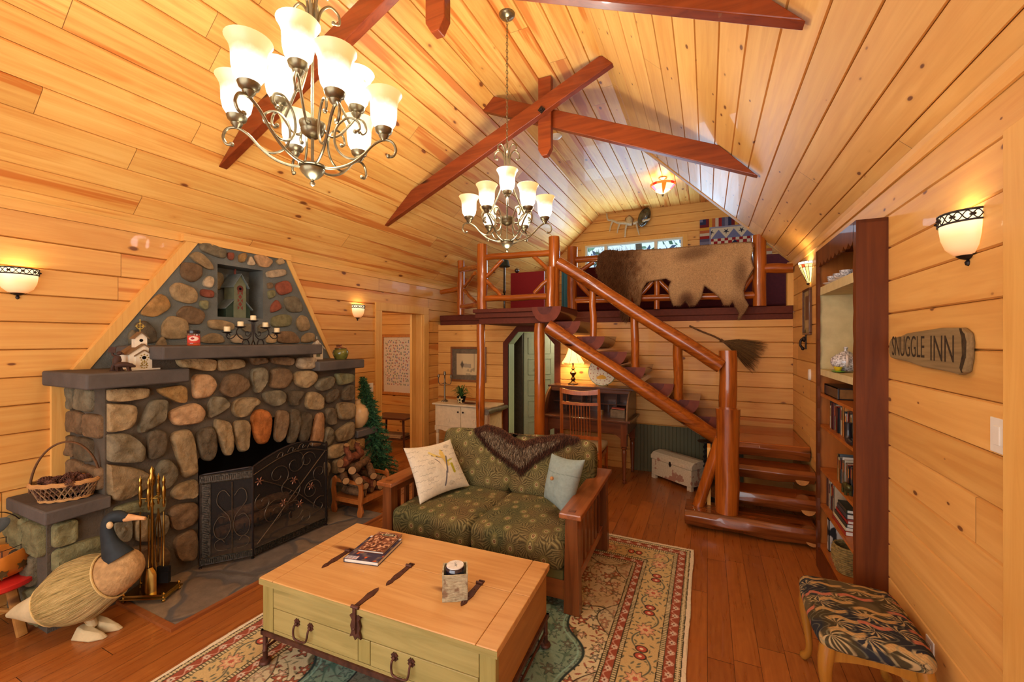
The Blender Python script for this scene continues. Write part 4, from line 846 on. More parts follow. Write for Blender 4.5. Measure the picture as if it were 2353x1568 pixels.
# ---------------------------------------------------------------- rug
RC = (-1.335, 2.02); RHX, RHY = 1.235, 1.76
def rugcol(x, y):
    ax, ay = RHX - np.abs(x), RHY - np.abs(y); d = np.minimum(ax, ay); horiz = ay < ax; s = np.where(horiz, x, y)       # along-border coordinate
    col = np.zeros(x.shape + (3,)) + np.array([212, 192, 150.])
    cream, dark, red, tan, sage = (210, 196, 152), (70, 62, 44), (150, 78, 54), (190, 162, 106), (120, 128, 100)
    # field
    q = cellpts(x, y, .092, 21, .38); a = np.arctan2(q[1], q[2]); pet = q[0] * (1 + .38 * np.cos(a * 5 + q[3] * 6)); sz = .013 + .013 * q[3]
    fc = np.zeros(col.shape) + np.array(cream); vine = np.abs(np.sin(x * 21 + 2.2 * np.sin(y * 13)) + np.sin(y * 17 + 2 * np.sin(x * 11))); fc = lerp(fc, (104, 96, 66), sm(-vine, -.10, -.04) * .9)
    q2 = cellpts(x + .3, y + .7, .05, 31, .4); lf = np.abs(q2[1] * np.cos(q2[3] * 6) + q2[2] * np.sin(q2[3] * 6)) * 2.6 + q2[0]
    lc = np.where((q2[3] > .55)[..., None], np.array([150, 86, 66.]), np.array([134, 128, 96.])); kk = sm(-lf, -.025, -.021); fc = fc + (lc - fc) * kk[..., None] * .9
    fc = lerp(fc, dark, sm(-pet, -sz - .006, -sz - .003)); pc = np.where((q[3] > .6)[..., None], np.array([158, 90, 64.]), np.where((q[3] > .3)[..., None], np.array([196, 160, 128.]), np.array([150, 140, 116.])))
    kk = sm(-pet, -sz, -sz + .003); fc = fc + (pc - fc) * kk[..., None]; fc = lerp(fc, (222, 204, 166), sm(-q[0], -sz * .42, -sz * .36))
    # central medallion and corner pieces
    def lob(X, Y, rx, ry, k, amp): A = np.arctan2(Y / ry, X / rx); return np.hypot(X / rx, Y / ry) * (1 + amp * np.cos(A * k))
    m = lob(x, y, .70, .95, 12, .06); teal = fc * .45 + np.array([66, 124, 116]) * .55; out = sm(-m, -1.0, -.985); fc = fc + (teal - fc) * out[..., None]; fc = lerp(fc, (48, 62, 58), sm(-np.abs(m - .99), -.014, -.006))
    m2 = lob(x, y, .46, .62, 10, .08); bn = fc * .45 + np.array([112, 92, 76]) * .55; o2 = sm(-m2, -1.0, -.98); fc = fc + (bn - fc) * o2[..., None]; fc = lerp(fc, (46, 50, 48), sm(-np.abs(m2 - .99), -.018, -.008))
    fc = lerp(fc, (150, 196, 176), sm(-np.abs(m - .95), -.010, -.004) * .7)
    cx_, cy_ = RHX - .42 - np.abs(x), RHY - .42 - np.abs(y); cr = lob(cx_, cy_, .58, .72, 9, .10); sp = fc * .72 + np.array([186, 140, 96]) * .28; k3 = sm(-cr, -1, -.985); fc = fc + (sp - fc) * k3[..., None]; fc = lerp(fc, (86, 74, 52), sm(-np.abs(cr - .99), -.013, -.006)); k4 = sm(-np.abs(cr - .86), -.06, -.05); fc = fc + (fc * .4 + np.array([196, 176, 136]) * .6 - fc) * k4[..., None]
    sc = np.abs(np.mod(s, .30) - .15) ; e2 = d - .43 - .10 * np.cos(np.mod(s, .62) / .62 * 2 * np.pi)
    k5 = (e2 < 0); fc = np.where(k5[..., None], fc * .5 + np.array([184, 164, 128]) * .5, fc); fc = lerp(fc, dark, sm(-np.abs(e2), -.006, -.002))
    col = fc.copy()
    def band(a, b, c): 
        nonlocal col
        k = ((d >= a) & (d < b))[..., None]; col = np.where(k, c, col)
    def dots(c, cd, per): k = (np.mod(s, per) < per * .45)[..., None]; return np.where(k, np.array(cd, float), np.array(c, float))
    z = np.zeros(x.shape + (3,))
    band(0, .022, z + np.array([222, 206, 172.])); band(.022, .028, z + dark)
    band(.028, .052, dots((200, 182, 136), (112, 104, 72), .016)); band(.036, .044, z + np.array([206, 190, 146.])); band(.052, .057, z + dark)
    def redband(a, b):
        mid = (a + b) / 2; c = z + np.array(red, float); ph = np.mod(s, .085) - .0425; fl = np.hypot(ph, d - mid); an = np.arctan2(ph, d - mid); fl = fl * (1 + .25 * np.cos(an * 6)); wv = np.abs(d - mid - (b - a) * .36 * np.cos(s / .085 * 2 * np.pi))
        c = lerp(c, (196, 150, 124), sm(-wv, -.006, -.003)); c = lerp(c, (206, 186, 160), sm(-fl, -.017, -.014)); c = lerp(c, (110, 60, 48), sm(-fl, -.006, -.004)); return c
    band(.057, .112, redband(.057, .112)); band(.112, .117, z + dark); band(.117, .140, dots((204, 186, 140), (112, 104, 72), .016)); band(.140, .145, z + dark)
    # main border
    mc = z + np.array([198, 170, 114.]); ph = np.mod(s, .40) - .20; dm = d - .235; w_ = np.abs(dm - .062 * np.sin(s / .40 * 2 * np.pi)); mc = lerp(mc, (96, 98, 78), sm(-w_, -.007, -.003))
    f1 = np.hypot(ph, dm); a1 = np.arctan2(ph, dm); f1 = f1 * (1 + .22 * np.cos(a1 * 8)); mc = lerp(mc, (90, 80, 60), sm(-f1, -.052, -.048)); mc = lerp(mc, (206, 150, 112), sm(-f1, -.046, -.042)); mc = lerp(mc, (212, 184, 134), sm(-f1, -.030, -.027)); mc = lerp(mc, (186, 100, 76), sm(-f1, -.016, -.013))
    g1 = np.hypot(np.abs(np.abs(ph) - .17), dm * .8); mc = lerp(mc, (60, 48, 40), sm(-g1, -.030, -.027)); mc = lerp(mc, (178, 84, 62), sm(-g1, -.024, -.020)); mc = lerp(mc, (226, 200, 160), sm(-g1, -.009, -.007))
    q3 = cellpts(s, d, .042, 41, .4); mc2 = lerp(mc, (112, 110, 84), sm(-(q3[0] + np.abs(q3[1] * np.cos(q3[3] * 6) + q3[2] * np.sin(q3[3] * 6)) * 2), -.020, -.016)); far = ((f1 > .056) & (g1 > .034) & (w_ > .009))[..., None]; mc = np.where(far, mc2, mc)
    band(.145, .325, mc); band(.325, .330, z + dark); band(.330, .350, dots((204, 186, 140), (112, 104, 72), .016)); band(.350, .355, z + dark); band(.355, .400, redband(.355, .400)); band(.400, .405, z + dark); band(.405, .422, dots((204, 186, 140), (112, 104, 72), .016)); band(.422, .428, z + dark)
    return col
nu, nv = 720, 760; xs = np.linspace(-RHX, RHX, nu); ysr = np.linspace(-1.25, RHY, nv); A, B = np.meshgrid(xs, ysr); W3 = np.stack([A + .006 * np.sin(B * 9) * (A / RHX), B + 0 * A, .0102 + .001 * np.sin(A * 5) * np.sin(B * 4)], -1)
rt = thing('area_rug', 'patterned cream and brick oriental rug under loveseat and coffee table', 'rug', (RC[0], RC[1], 0), 0)
rp = gridmesh('pile', W3, M['rug'], rt); paint(rp, lambda x, y, z: rugcol(x, y))
MB().b2((-RHX, -1.25, 0), (RHX, RHY, .009)).build('backing', plain('rug_edge', srgb(206, 188, 150), .9), rt, smooth=0)
fr = MB()
for i in range(520):
    x = -RHX + 2 * RHX * (i + .5) / 520; l = R.uniform(.02, .035); fr.add([(x - .0022, RHY, .010), (x + .0022, RHY, .010), (x + R.uniform(-.004, .004), RHY + l, .003)], [(0, 1, 2)])
tag_ = fr.build('fringe', plain('fringe', srgb(224, 208, 174), .9), rt, smooth=0)
# ---------------------------------------------------------------- coffee table chest
M['lid'] = wood('honey_pine_lid', srgb(208, 160, 98), srgb(186, 132, 70), 'X', .4, .12, .8, True, srgb(120, 70, 36))
M['greenpine'] = wood('green_washed_pine', srgb(168, 150, 90), srgb(134, 120, 64), 'X', .5, .1, .8, True, srgb(84, 62, 34))
M['greenpine_z'] = wood('green_washed_stile', srgb(162, 146, 84), srgb(136, 120, 62), 'Z', .5, .1, .8)
M['sidepine'] = wood('amber_pine_side', srgb(168, 118, 56), srgb(146, 96, 42), 'Y', .5, .1, .7, True, srgb(92, 56, 24))
M['rust'] = plain('rusty_iron', srgb(92, 56, 42), .55, .5, .25, 30)
ctp = (-1.49, 1.86); ct = thing('coffee_table', 'green pine trunk coffee table with iron legs and honey coloured lid', 'coffee table', (ctp[0], ctp[1], .012), .045)
hx, hy = .685, .352; zb = .185; zl = .432
MB().b2((-hx + .02, -hy + .03, zb), (hx - .004, hy - .004, zl)).build('chest', M['sidepine'], ct, smooth=0, bevel=.003)
f = MB(); yq = -hy
for q_ in (((-hx, yq, zb), (-hx + .075, yq + .035, zl)), ((hx - .075, yq, zb), (hx, yq + .035, zl)), ((-.035, yq, zb + .02), (.035, yq + .035, zl - .115))): MB().b2(*q_).build('front_stile', M['greenpine_z'], ct, smooth=0, bevel=.003)
MB().b2((-hx + .078, yq + .001, zl - .112), (hx - .078, yq + .035, zl)).build('front_rail', M['greenpine'], ct, smooth=0, bevel=.002)
MB().b2((-hx + .078, yq + .002, zb), (hx - .078, yq + .035, zb + .016)).build('front_rail', M['greenpine'], ct, smooth=0)
for s in (-1, 1):
    xa, xb = (-hx + .079, -.037) if s < 0 else (.037, hx - .079)
    dr_ = MB().b2((xa + .001, yq, zb + .018), (xb - .001, yq + .03, zl - .115)).build('drawer', M['greenpine'], ct, smooth=0, bevel=.0035)
    hxp = (-hx + .30) if s < 0 else .225; hz = .285; h_ = MB()
    h_.tube(spline([(hxp - .045, yq - .004, hz), (hxp - .048, yq - .02, hz - .008), (hxp - .046, yq - .026, hz - .04), (hxp - .03, yq - .028, hz - .062), (hxp + .03, yq - .028, hz - .062), (hxp + .046, yq - .026, hz - .04), (hxp + .048, yq - .02, hz - .008), (hxp + .045, yq - .004, hz)], 5), .0052, 8)
    for q in (-1, 1):
        for k in range(4): h_.box((hxp + q * .046 + .010 * math.cos(k * 1.571 + .785), yq - .003, hz + .004 + .012 * math.sin(k * 1.571 + .785)), (.015, .005, .02), rotm(0, k * 1.571 + .785 + 1.571, 0))
        h_.ball((hxp + q * .046, yq - .008, hz), .009, 8)
    h_.build('handle', M['rust'], dr_, smooth=50)
lid = MB(); bb = .085; sp = .004
lid.b2((-hx - .012, -hy - .012, zl), (-hx + bb, -.02 + .045, zl + .036)); lid.b2((hx - bb, -hy - .012, zl), (hx + .012, -.02 + .045, zl + .036)); lid.b2((-hx + bb + sp * .5, -hy - .012, zl), (hx - bb - sp * .5, .025, zl + .036))
lo = lid.build('lid', M['lid'], ct, smooth=0, bevel=.004)
lid = MB(); lid.b2((-hx - .012, .027, zl), (-hx + bb, hy + .006, zl + .036)); lid.b2((hx - bb, .027, zl), (hx + .012, hy + .006, zl + .036)); lid.b2((-hx + bb + sp * .5, .027, zl), (hx - bb - sp * .5, hy + .006, zl + .036)); lid.build('fixed_top', M['lid'], ct, smooth=0, bevel=.004)
MB().b2((-hx - .013, -hy - .0135, zl + .001), (hx + .013, -hy - .0121, zl + .031)).build('lid_edge', M['greenpine'], ct, smooth=0)
zt_ = zl + .0365
for x in (-.46, -.02, .42):
    s_ = MB(); out = [(-.013, .03), (.013, .03), (.015, -.06), (.019, -.10), (.011, -.14), (.015, -.155), (.010, -.175), (0, -.19), (-.010, -.175), (-.015, -.155), (-.011, -.14), (-.019, -.10), (-.015, -.06)]
    s_.prism([(x + a, .02 + b) for a, b in out[::-1]], 'Z', zt_, zt_ + .004); s_.tube([(x - .018, .026, zt_ + .007), (x + .018, .026, zt_ + .007)], .008, 8); s_.b2((x - .016, .03, zt_), (x + .016, .06, zt_ + .004))
    for b in (-.03, -.09, -.14): s_.ball((x, b, zt_ + .004), .0045, 6)
    s_.build('strap_hinge', M['rust'], ct, smooth=30)
s_ = MB(); x = -.04; out = [(-.012, -.0), (.012, 0), (.014, .06), (.02, .10), (.010, .145), (0, .16), (-.010, .145), (-.02, .10), (-.014, .06)]
s_.prism([(x + a, -hy - .008 + b) for a, b in out], 'Z', zt_, zt_ + .004); s_.tube([(x - .022, -hy - .016, zt_ + .002), (x + .022, -hy - .016, zt_ + .002)], .008, 8); s_.b2((x - .009, -hy - .024, zl - .085), (x + .009, -hy - .016, zt_)); s_.ball((x, -hy - .024, zl - .06), .007, 8)
pl = [(0, -.01), (.02, 0), (.034, -.012), (.02, -.03), (.03, -.06), (.022, -.085), (.034, -.115), (.012, -.105), (0, -.125), (-.012, -.105), (-.034, -.115), (-.022, -.085), (-.03, -.06), (-.02, -.03), (-.034, -.012), (-.02, 0)]
s_.prism([(x + a, zl + .005 + b) for a, b in pl], 'Y', -hy - .016, -hy - .004); s_.build('hasp', M['rust'], ct, smooth=30)
s_ = MB(); zz = zb - .01
for q in ((-hx, -hy, hx, -hy), (-hx, hy, hx, hy), (-hx, -hy, -hx, hy), (hx, -hy, hx, hy)): s_.b2((min(q[0], q[2]) - .008, min(q[1], q[3]) - .008, zb - .024), (max(q[0], q[2]) + .008, max(q[1], q[3]) + .008, zb))
s_.tube([(-hx + .01, -hy + .01, .09), (hx - .01, -hy + .01, .09)] if 0 else [(-hx + .01, -hy, .085), (-hx + .01, hy, .085)], .007, 8); s_.tube([(hx - .01, -hy, .085), (hx - .01, hy, .085)], .007, 8); s_.tube([(-hx + .01, 0, .085), (hx - .01, 0, .085)], .007, 8)
s_.build('iron_frame', M['rust'], ct, smooth=30)
for sx in (-1, 1):
    for sy in (-1, 1):
        l = MB(); x, y = sx * (hx - .008), sy * (hy - .008); l.lathe([(0, 0), (.024, .002), (.030, .012), (.026, .022), (.013, .026), (.012, .07), (.015, .074), (.012, .078), (.012, zb - .02)], (x, y, 0), n=14); l.tube([(x - sx * .008, y, .10), (x - sx * .06, y, zb - .02)], .005, 6); l.build('leg', M['rust'], ct)
# books on it
def book(name, w_, d_, h_, cover, pages, label, loc, rz, group=None, cov=None, rx=0, ry=0, cat='book', parent=None):
    t = thing(name, label, cat, loc, rz, group); t.rotation_euler = (rx, ry, rz)
    b = MB(); c = .0025; b.b2((0, 0, 0), (w_, d_, c)); b.b2((0, 0, h_ - c), (w_, d_, h_)); b.b2((-.002, 0, 0), (c, d_, h_)); b.build('cover', cover, t, smooth=0)
    MB().b2((c, .003, c), (w_ - .003, d_ - .003, h_ - c)).build('page_block', pages, t, smooth=0)
    return t
M['pages'] = plain('pages', srgb(226, 218, 200), .8, var=.05)
def cover_print(t, w_, d_, h_, colf, n=(90, 110)):
    A, B = np.meshgrid(np.linspace(.0015, w_ - .0015, n[0]), np.linspace(.0015, d_ - .0015, n[1])); o = gridmesh('cover_picture', np.stack([A, B, A * 0 + h_ + .0006], -1), M['attr'], t, smooth=False); paint(o, lambda x, y, z: colf(x / w_, y / d_)); return o
tz = .012 + zt_ + .0005
p = P(790, 1292, Z=tz); p2 = P(889, 1305, Z=tz); p3 = P(958, 1240, Z=tz)
b1 = book('book', .215, .285, .022, plain('dark_blue_cover', srgb(56, 50, 66), .35), M['pages'], 'large picture book with dark cover lying on coffee table under smaller book', (p.x, p.y, tz), math.atan2(p2.y - p.y, p2.x - p.x))
def c1(u, v):
    n = vnoise(u * 3, v * 4, 3, 5); c = np.zeros(u.shape + (3,)) + np.array([62, 54, 72.]); c = lerp(c, (110, 92, 84), sm(n, .5, .8)); c = lerp(c, (200, 90, 40), sm(vnoise(u, v, 9, 6), .72, .8) * (v < .35)); c = lerp(c, (206, 204, 210), ((v > .92) | ((v < .12) & (u < .35) & (np.mod(u * 30, 1) < .5))).astype(float)); return c
cover_print(b1, .215, .285, .022, c1, (70, 90))
p = P(822, 1268, Z=tz + .022)
b2_ = book('book', .165, .235, .012, plain('sepia_cover', srgb(128, 82, 56), .35), M['pages'], 'smaller sepia paperback on top of the large dark book', (p.x, p.y, tz + .0235), b1.rotation_euler[2])
def c2(u, v):
    n = vnoise(u * 4, v * 5, 4, 9); c = np.zeros(u.shape + (3,)) + np.array([134, 84, 58.]); c = lerp(c, (206, 160, 122), sm(n, .55, .7)); c = lerp(c, (88, 50, 36), sm(vnoise(u, v, 14, 2), .6, .7)); 
    e = np.hypot((u - .55) / .34, (v - .86) / .07); c = lerp(c, (34, 26, 22), (e < 1).astype(float)); c = lerp(c, (206, 190, 150), ((np.abs(e - .85) < .06)).astype(float)); return c
cover_print(b2_, .165, .235, .012, c2, (80, 110))
def text3(name, body, size, loc, rot, mat, parent, ext=.0006, font=None, sx=1.0):
    c = bpy.data.curves.new(name, 'FONT'); c.body = body; c.size = size; c.extrude = ext; c.align_x = 'CENTER'; c.align_y = 'CENTER'; c.materials.append(mat)
    o = bpy.data.objects.new(name, c); COL.objects.link(o); o.location = loc; o.rotation_euler = rot; o.scale = (sx, 1, 1); o.parent = parent; return o
text3('title_lettering', 'Cascade', .018, (.091, .202, .0135), (0, 0, 0), plain('title_ink', srgb(216, 200, 160)), b2_)
# birch candle holder
p = P(1046, 1366, Z=tz); bk_ = NT('birch_bark'); tc = bk_.nd('TexCoord').outputs['Object']; mp = bk_.nd('Mapping', {'Vector': tc, 'Scale': (30, 30, 110)}).outputs[0]; n1 = bk_.noise(mp, 1, 5, .7); n2 = bk_.noise(tc, 26, 3)
cc_ = bk_.mix(bk_.ramp(n2, [(.52, K(0)), (.66, K(.8))]), bk_.ramp(n1, [(.35, srgb(150, 136, 104)), (.6, srgb(192, 182, 146))]), srgb(120, 84, 54)); bk_.bump(n1, .9, .01); M['birch'] = bk_.fin(cc_, .9)
ch_ = thing('candle_holder', 'square birch bark candle holder on the coffee table', 'candle holder', (p.x, p.y, tz), .55)
mb = MB(); s_ = .061; H_ = .128; k = 20; ring = lambda s, z, jj=0: [(s * x + R.uniform(-jj, jj), s * y + R.uniform(-jj, jj), z + R.uniform(-jj, jj)) for x, y in [(-1, -1), (-.33, -1.02), (.33, -1.02), (1, -1), (1.02, -.33), (1.02, .33), (1, 1), (.33, 1.02), (-.33, 1.02), (-1, 1), (-1.02, .33), (-1.02, -.33)]]
rr_ = [ring(s_, H_ * i / 8, .0012) for i in range(9)] + [ring(s_ - .007, H_, .0008), ring(s_ - .007, .05)]
vs = [v for r_ in rr_ for v in r_]; mb.add(vs, [(i * 12 + j, i * 12 + (j + 1) % 12, (i + 1) * 12 + (j + 1) % 12, (i + 1) * 12 + j) for i in range(10) for j in range(12)] + [tuple(range(12))[::-1], tuple(range(120, 132))]); mb.build('bark_sleeve', M['birch'], ch_, smooth=40)
cd = thing('jar_candle', 'dark glass jar candle with white lid standing in the birch holder', 'candle', (p.x, p.y, tz + .052), .2)
mb = MB(); mb.lathe([(0, 0), (.045, 0), (.047, .01), (.047, .085), (.043, .09), (0, .09)], n=28); mb.build('jar', plain('navy_glass', srgb(18, 18, 38), .08, coat=1, var=.02), cd)
mb = MB(); mb.lathe([(0, .0905), (.042, .0905), (.043, .092), (.042, .096), (0, .0965)], n=28); ld = mb.build('lid', plain('white_lid', srgb(222, 216, 204), .5), cd)
text3('lid_lettering', 'Candle', .014, (0, .004, .0968), (0, 0, -1.2), plain('grey_ink', srgb(150, 146, 140)), ld, .0003); text3('lid_lettering', 'SOY WAX', .006, (.01, -.006, .0968), (0, 0, -1.2), plain('grey_ink2', srgb(150, 146, 140)), ld, .0003)
# ---------------------------------------------------------------- mission loveseat
M['oak'] = wood('mission_oak', srgb(126, 72, 34), srgb(80, 40, 16), 'Z', .3, .3, .8); M['oak_y'] = wood('mission_oak_arm', srgb(154, 88, 42), srgb(108, 56, 24), 'Y', .28, .3, .8); M['oak_x'] = wood('mission_oak_rail', srgb(130, 74, 34), srgb(88, 44, 18), 'X', .3, .3, .8)
ls = thing('loveseat', 'mission oak loveseat with peacock feather cushions', 'loveseat', (-1.515, 2.98, .012), .02)
SW = .785      # half width to outer arm
for s in (-1, 1):
    x = s * (SW - .055)
    for yy, tp_ in ((-.44, .02), (.46, -.01)):
        l = MB(); l.prism([(x - .052 - tp_ * 0, 0), (x + .052 + s * 0, 0), (x + .040, .615), (x - .040, .615)], 'Y', yy - .0, yy + .075); l.build('leg', M['oak'], ls, smooth=0, bevel=.004)
    a = MB(); a.b2((x - .072, -.475, .615), (x + .072, .56, .648)); a.build('arm', M['oak_y'], ls, smooth=0, bevel=.006)
    MB().b2((x - .022, -.43, .6485), (x + .022, -.40, .652)).build('tenon_peg', M['oak_x'], ls, smooth=0)
    sl_ = MB(); sl_.b2((x - .014, -.37, .545), (x + .014, .46, .605)); sl_.b2((x - .014, -.37, .14), (x + .014, .46, .20)); sl_.build('side_rail', M['oak_y'], ls, smooth=0, bevel=.003)
    for k in range(7): MB().b2((x - .009, -.33 + k * .108, .2), (x + .009, -.285 + k * .108, .545)).build('slat', M['oak'], ls, smooth=0)
MB().b2((-SW + .1, -.425, .075), (SW - .1, -.40, .20)).build('front_rail', M['oak_x'], ls, smooth=0, bevel=.003)
MB().b2((-SW + .1, .48, .1), (SW - .1, .505, .78)).build('back_frame', M['oak_x'], ls, smooth=0, bevel=.004)
mm = SW - .11
ol = plain('olive_deck_cloth', srgb(96, 92, 52), .9, var=.06); MB().b2((-mm, -.43, .20), (mm, .42, .262)).build('seat_deck', ol, ls, smooth=0, bevel=.01)
for s in (-1, 1):
    ax, bx = (-mm, -.003) if s < 0 else (.003, mm)
    o = cushion('seat_cushion', ax, bx, -.46, .36, .262, .455, ls, None, .045, .016, None, (210, 230, 60))
    cx_ = o.location.x; paint(o, lambda x, y, z, cx_=cx_: peacock(x + cx_ + 3, np.where(z > .05, y, -.42 + z * 1.0 - .05) + 5))
    o = cushion('back_cushion', ax - .02 * (s < 0), bx + .02 * (s > 0), -.08, .08, 0, .47, ls, None, .045, .022, None, (220, 50, 150))
    o.location = (o.location.x, .335, .67); o.rotation_euler = (math.radians(-17), 0, 0); cx_ = o.location.x
    paint(o, lambda x, y, z, cx_=cx_: peacock(x + cx_ + 7, z + 9))
# pillows
def pillow(name, c4, thick, label, colf, cat='pillow', n=110, group=None, seam=True, mat=None):
    """c4: TL, TR, BR, BL corner points in space"""
    TL, TR, BR, BL = [np.array(c) for c in c4]; ctr = (TL + TR + BR + BL) / 4; nrm = np.cross(TR - TL, BL - TL); nrm /= np.linalg.norm(nrm)
    s = -np.cos(np.linspace(0, np.pi, n)) * .5 + .5; U, V = np.meshgrid(s, s); 
    t = thing(name, label, cat, tuple(ctr), 0, group); res = []
    for sg in (1, -1):
        e = (4 * U * (1 - U)) ** .45 * (4 * V * (1 - V)) ** .45; pin = .055 * (1 - 4 * V * (1 - V)) ; 
        u = .5 + (U - .5) * (1 - .10 * (4 * V * (1 - V)) * 1.0); v = .5 + (V - .5) * (1 - .10 * (4 * U * (1 - U)))
        P3 = (TL * (1 - u)[..., None] + TR * u[..., None]) * (1 - v)[..., None] + (BL * (1 - u)[..., None] + BR * u[..., None]) * v[..., None]
        wr = (vnoise(U, V, 5, 77 + n) - .5) * .12 + (vnoise(U, V, 13, 7 + n) - .5) * .05
        P3 = P3 + nrm * (sg * thick * .5 * (e * (1 + wr)))[..., None] - ctr
        o = gridmesh('front_panel' if sg > 0 else 'back_panel', P3 if sg < 0 else P3[:, ::-1], mat or M['cloth'], t)
        me = o.data; Uc = U if sg < 0 else U[:, ::-1]; Vc = V if sg < 0 else V[:, ::-1]; c = np.ones((n * n, 4)); c[:, :3] = lin(np.clip(colf(Uc.ravel(), Vc.ravel()), 0, 255)); at = me.color_attributes.new('Col', 'FLOAT_COLOR', 'POINT'); at.data.foreach_set('color', c.ravel())
    return t, nrm, ctr
def birdprint(u, v):
    c = np.zeros(u.shape + (3,)) + np.array([216, 204, 176.])
    def seg(x0, y0, x1, y1, w_, col, k=1.0):
        nonlocal c
        dx, dy = x1 - x0, y1 - y0; t = np.clip(((u - x0) * dx + (v - y0) * dy) / (dx * dx + dy * dy), 0, 1); d = np.hypot(u - x0 - t * dx, v - y0 - t * dy); c = lerp(c, col, sm(-d, -w_, -w_ * .6) * k)
    for k in range(9):        # handwriting lines
        y = .1 + k * .09; w_ = np.abs(v - y - .008 * np.sin(u * 90 + k * 7) - .006 * np.sin(u * 210)); c = lerp(c, (140, 130, 112), sm(-w_, -.006, -.002) * ((np.mod(u * 3 + k * .37, 1) < .6) & ((u < .35) | (u > .7))) * .7)
    for (x, y) in ((.2, .66), (.78, .1), (.3, .35), (.6, .85), (.85, .6)): r = np.hypot((u - x), (v - y) * 1.3); c = lerp(c, (120, 108, 88), (np.mod(r * 70, 1) < .3) * (r < .06) * .7)
    seg(.36, .22, .62, .34, .012, (70, 56, 50)); seg(.5, .45, .40, .30, .008, (60, 50, 46)); seg(.4, .2, .55, .3, .018, (206, 176, 90)); seg(.35, .16, .42, .24, .03, (214, 190, 110)); seg(.58, .22, .64, .46, .055, (214, 182, 96)); seg(.60, .16, .61, .22, .035, (216, 186, 100)); seg(.50, .38, .56, .52, .05, (226, 214, 180)); seg(.66, .30, .56, .62, .020, (104, 98, 98)); seg(.55, .60, .46, .86, .018, (104, 98, 100)); seg(.72, .48, .73, .64, .038, (166, 156, 44)); seg(.66, .40, .76, .38, .02, (176, 166, 60)); seg(.61, .155, .655, .165, .006, (60, 50, 46)); return c
c4 = [P(927, 1030, T=3.30), P(1034, 1010, T=3.72), P(1079, 1117, T=3.60), P(965, 1160, T=3.24)]
pillow('throw_pillow', c4, .15, 'cream pillow printed with a yellow bird at the left arm of the loveseat', birdprint, n=190)
def bluep(u, v):
    c = np.zeros(u.shape + (3,)) + np.array([136, 148, 138.]); c = lerp(c, (112, 124, 116), sm(-np.abs(v - .33 - .02 * np.sin(u * 5)), -.008, -.003)); return c
c4 = [P(1268, 1042, T=3.20), P(1345, 1057, T=2.97), P(1306, 1196, T=2.90), P(1250, 1143, T=3.12)]
t, nrm, ctr = pillow('throw_pillow', c4, .17, 'plain grey blue pillow with one wooden button at the right arm', bluep, n=120)
q = np.array(P(1268, 1100, T=2.95)) - ctr; MB().ball(tuple(q), (.014, .014, .014), 12).build('button', plain('wood_button', srgb(170, 120, 70), .5), t)
# ---------------------------------------------------------------- fur helper
def strands(mb, pts, l, w_, d0, spread, cols, lift=0):
    for p in pts:
        p = Vector(p); d = (Vector(d0) + Vector((R.uniform(-1, 1), R.uniform(-1, 1), R.uniform(-1, 1))) * spread).normalized(); s = d.cross(Vector((R.uniform(-1, 1), R.uniform(-1, 1), R.uniform(-.5, .5)))).normalized() * w_; L = l * R.uniform(.6, 1.3); c = R.choice(cols)
        mb.add([p - s, p + s, p + d * L * .6 + s * .6 + Vector((0, 0, -lift * .3)), p + d * L + Vector((0, 0, -lift))], [(0, 1, 2), (0, 2, 3)], 0, c)
M['fur'] = attrcol('animal_fur', .8, 90, .45, .5, 160, .01, sheen=.4)
def inpoly(x, y, poly):
    r = np.zeros(x.shape, bool); n = len(poly)
    for i in range(n):
        x0, y0 = poly[i]; x1, y1 = poly[(i + 1) % n]; m = ((y0 > y) != (y1 > y)) & (x < (x1 - x0) * (y - y0) / ((y1 - y0) or 1e-9) + x0); r ^= m
    return r
def edist(x, y, poly):
    d = np.full(x.shape, 1e9); n = len(poly)
    for i in range(n):
        x0, y0 = poly[i]; dx, dy = poly[(i + 1) % n][0] - x0, poly[(i + 1) % n][1] - y0; t = np.clip(((x - x0) * dx + (y - y0) * dy) / (dx * dx + dy * dy + 1e-9), 0, 1); d = np.minimum(d, np.hypot(x - x0 - t * dx, y - y0 - t * dy))
    return d
# fur throw over the loveseat back
poly = [(1090, 985), (1120, 975), (1155, 985), (1180, 1003), (1205, 1014), (1240, 1003), (1290, 996), (1330, 1004), (1336, 1011), (1300, 1020), (1270, 1038), (1235, 1058), (1212, 1078), (1200, 1088), (1186, 1076), (1160, 1058), (1130, 1035), (1108, 1010)]
def throw_pt(px, py):
    # cushion front plane: leaning; y at z
    z0 = .47; A = P(px, py, Y=3.2); y = 3.27 + (A.z - .5) * .31 - .012
    for _ in range(4): A = P(px, py, Y=y); y = 3.19 + (A.z - .5) * .29 - .025
    return A
W2 = [(throw_pt(*q).x, throw_pt(*q).z) for q in poly]; xs_ = np.linspace(min(a for a, b in W2), max(a for a, b in W2), 130); zs_ = np.linspace(min(b for a, b in W2), max(b for a, b in W2), 70); A, B = np.meshgrid(xs_, zs_); Ym = 3.165 + (B - .5) * .29; ed = edist(A, B, W2)
P3 = np.stack([A, Ym - .02 * sm(ed, 0, .05) - .008 * vnoise(A, B, 22, 4), B], -1); cm = inpoly((A[:-1, :-1] + A[1:, 1:]) / 2, (B[:-1, :-1] + B[1:, 1:]) / 2, W2)
ft_ = thing('fur_throw', 'small brown fur pelt draped over the back of the loveseat', 'fur throw', (0, 0, 0)); o = gridmesh('pelt', P3, M['fur'], ft_, cm)
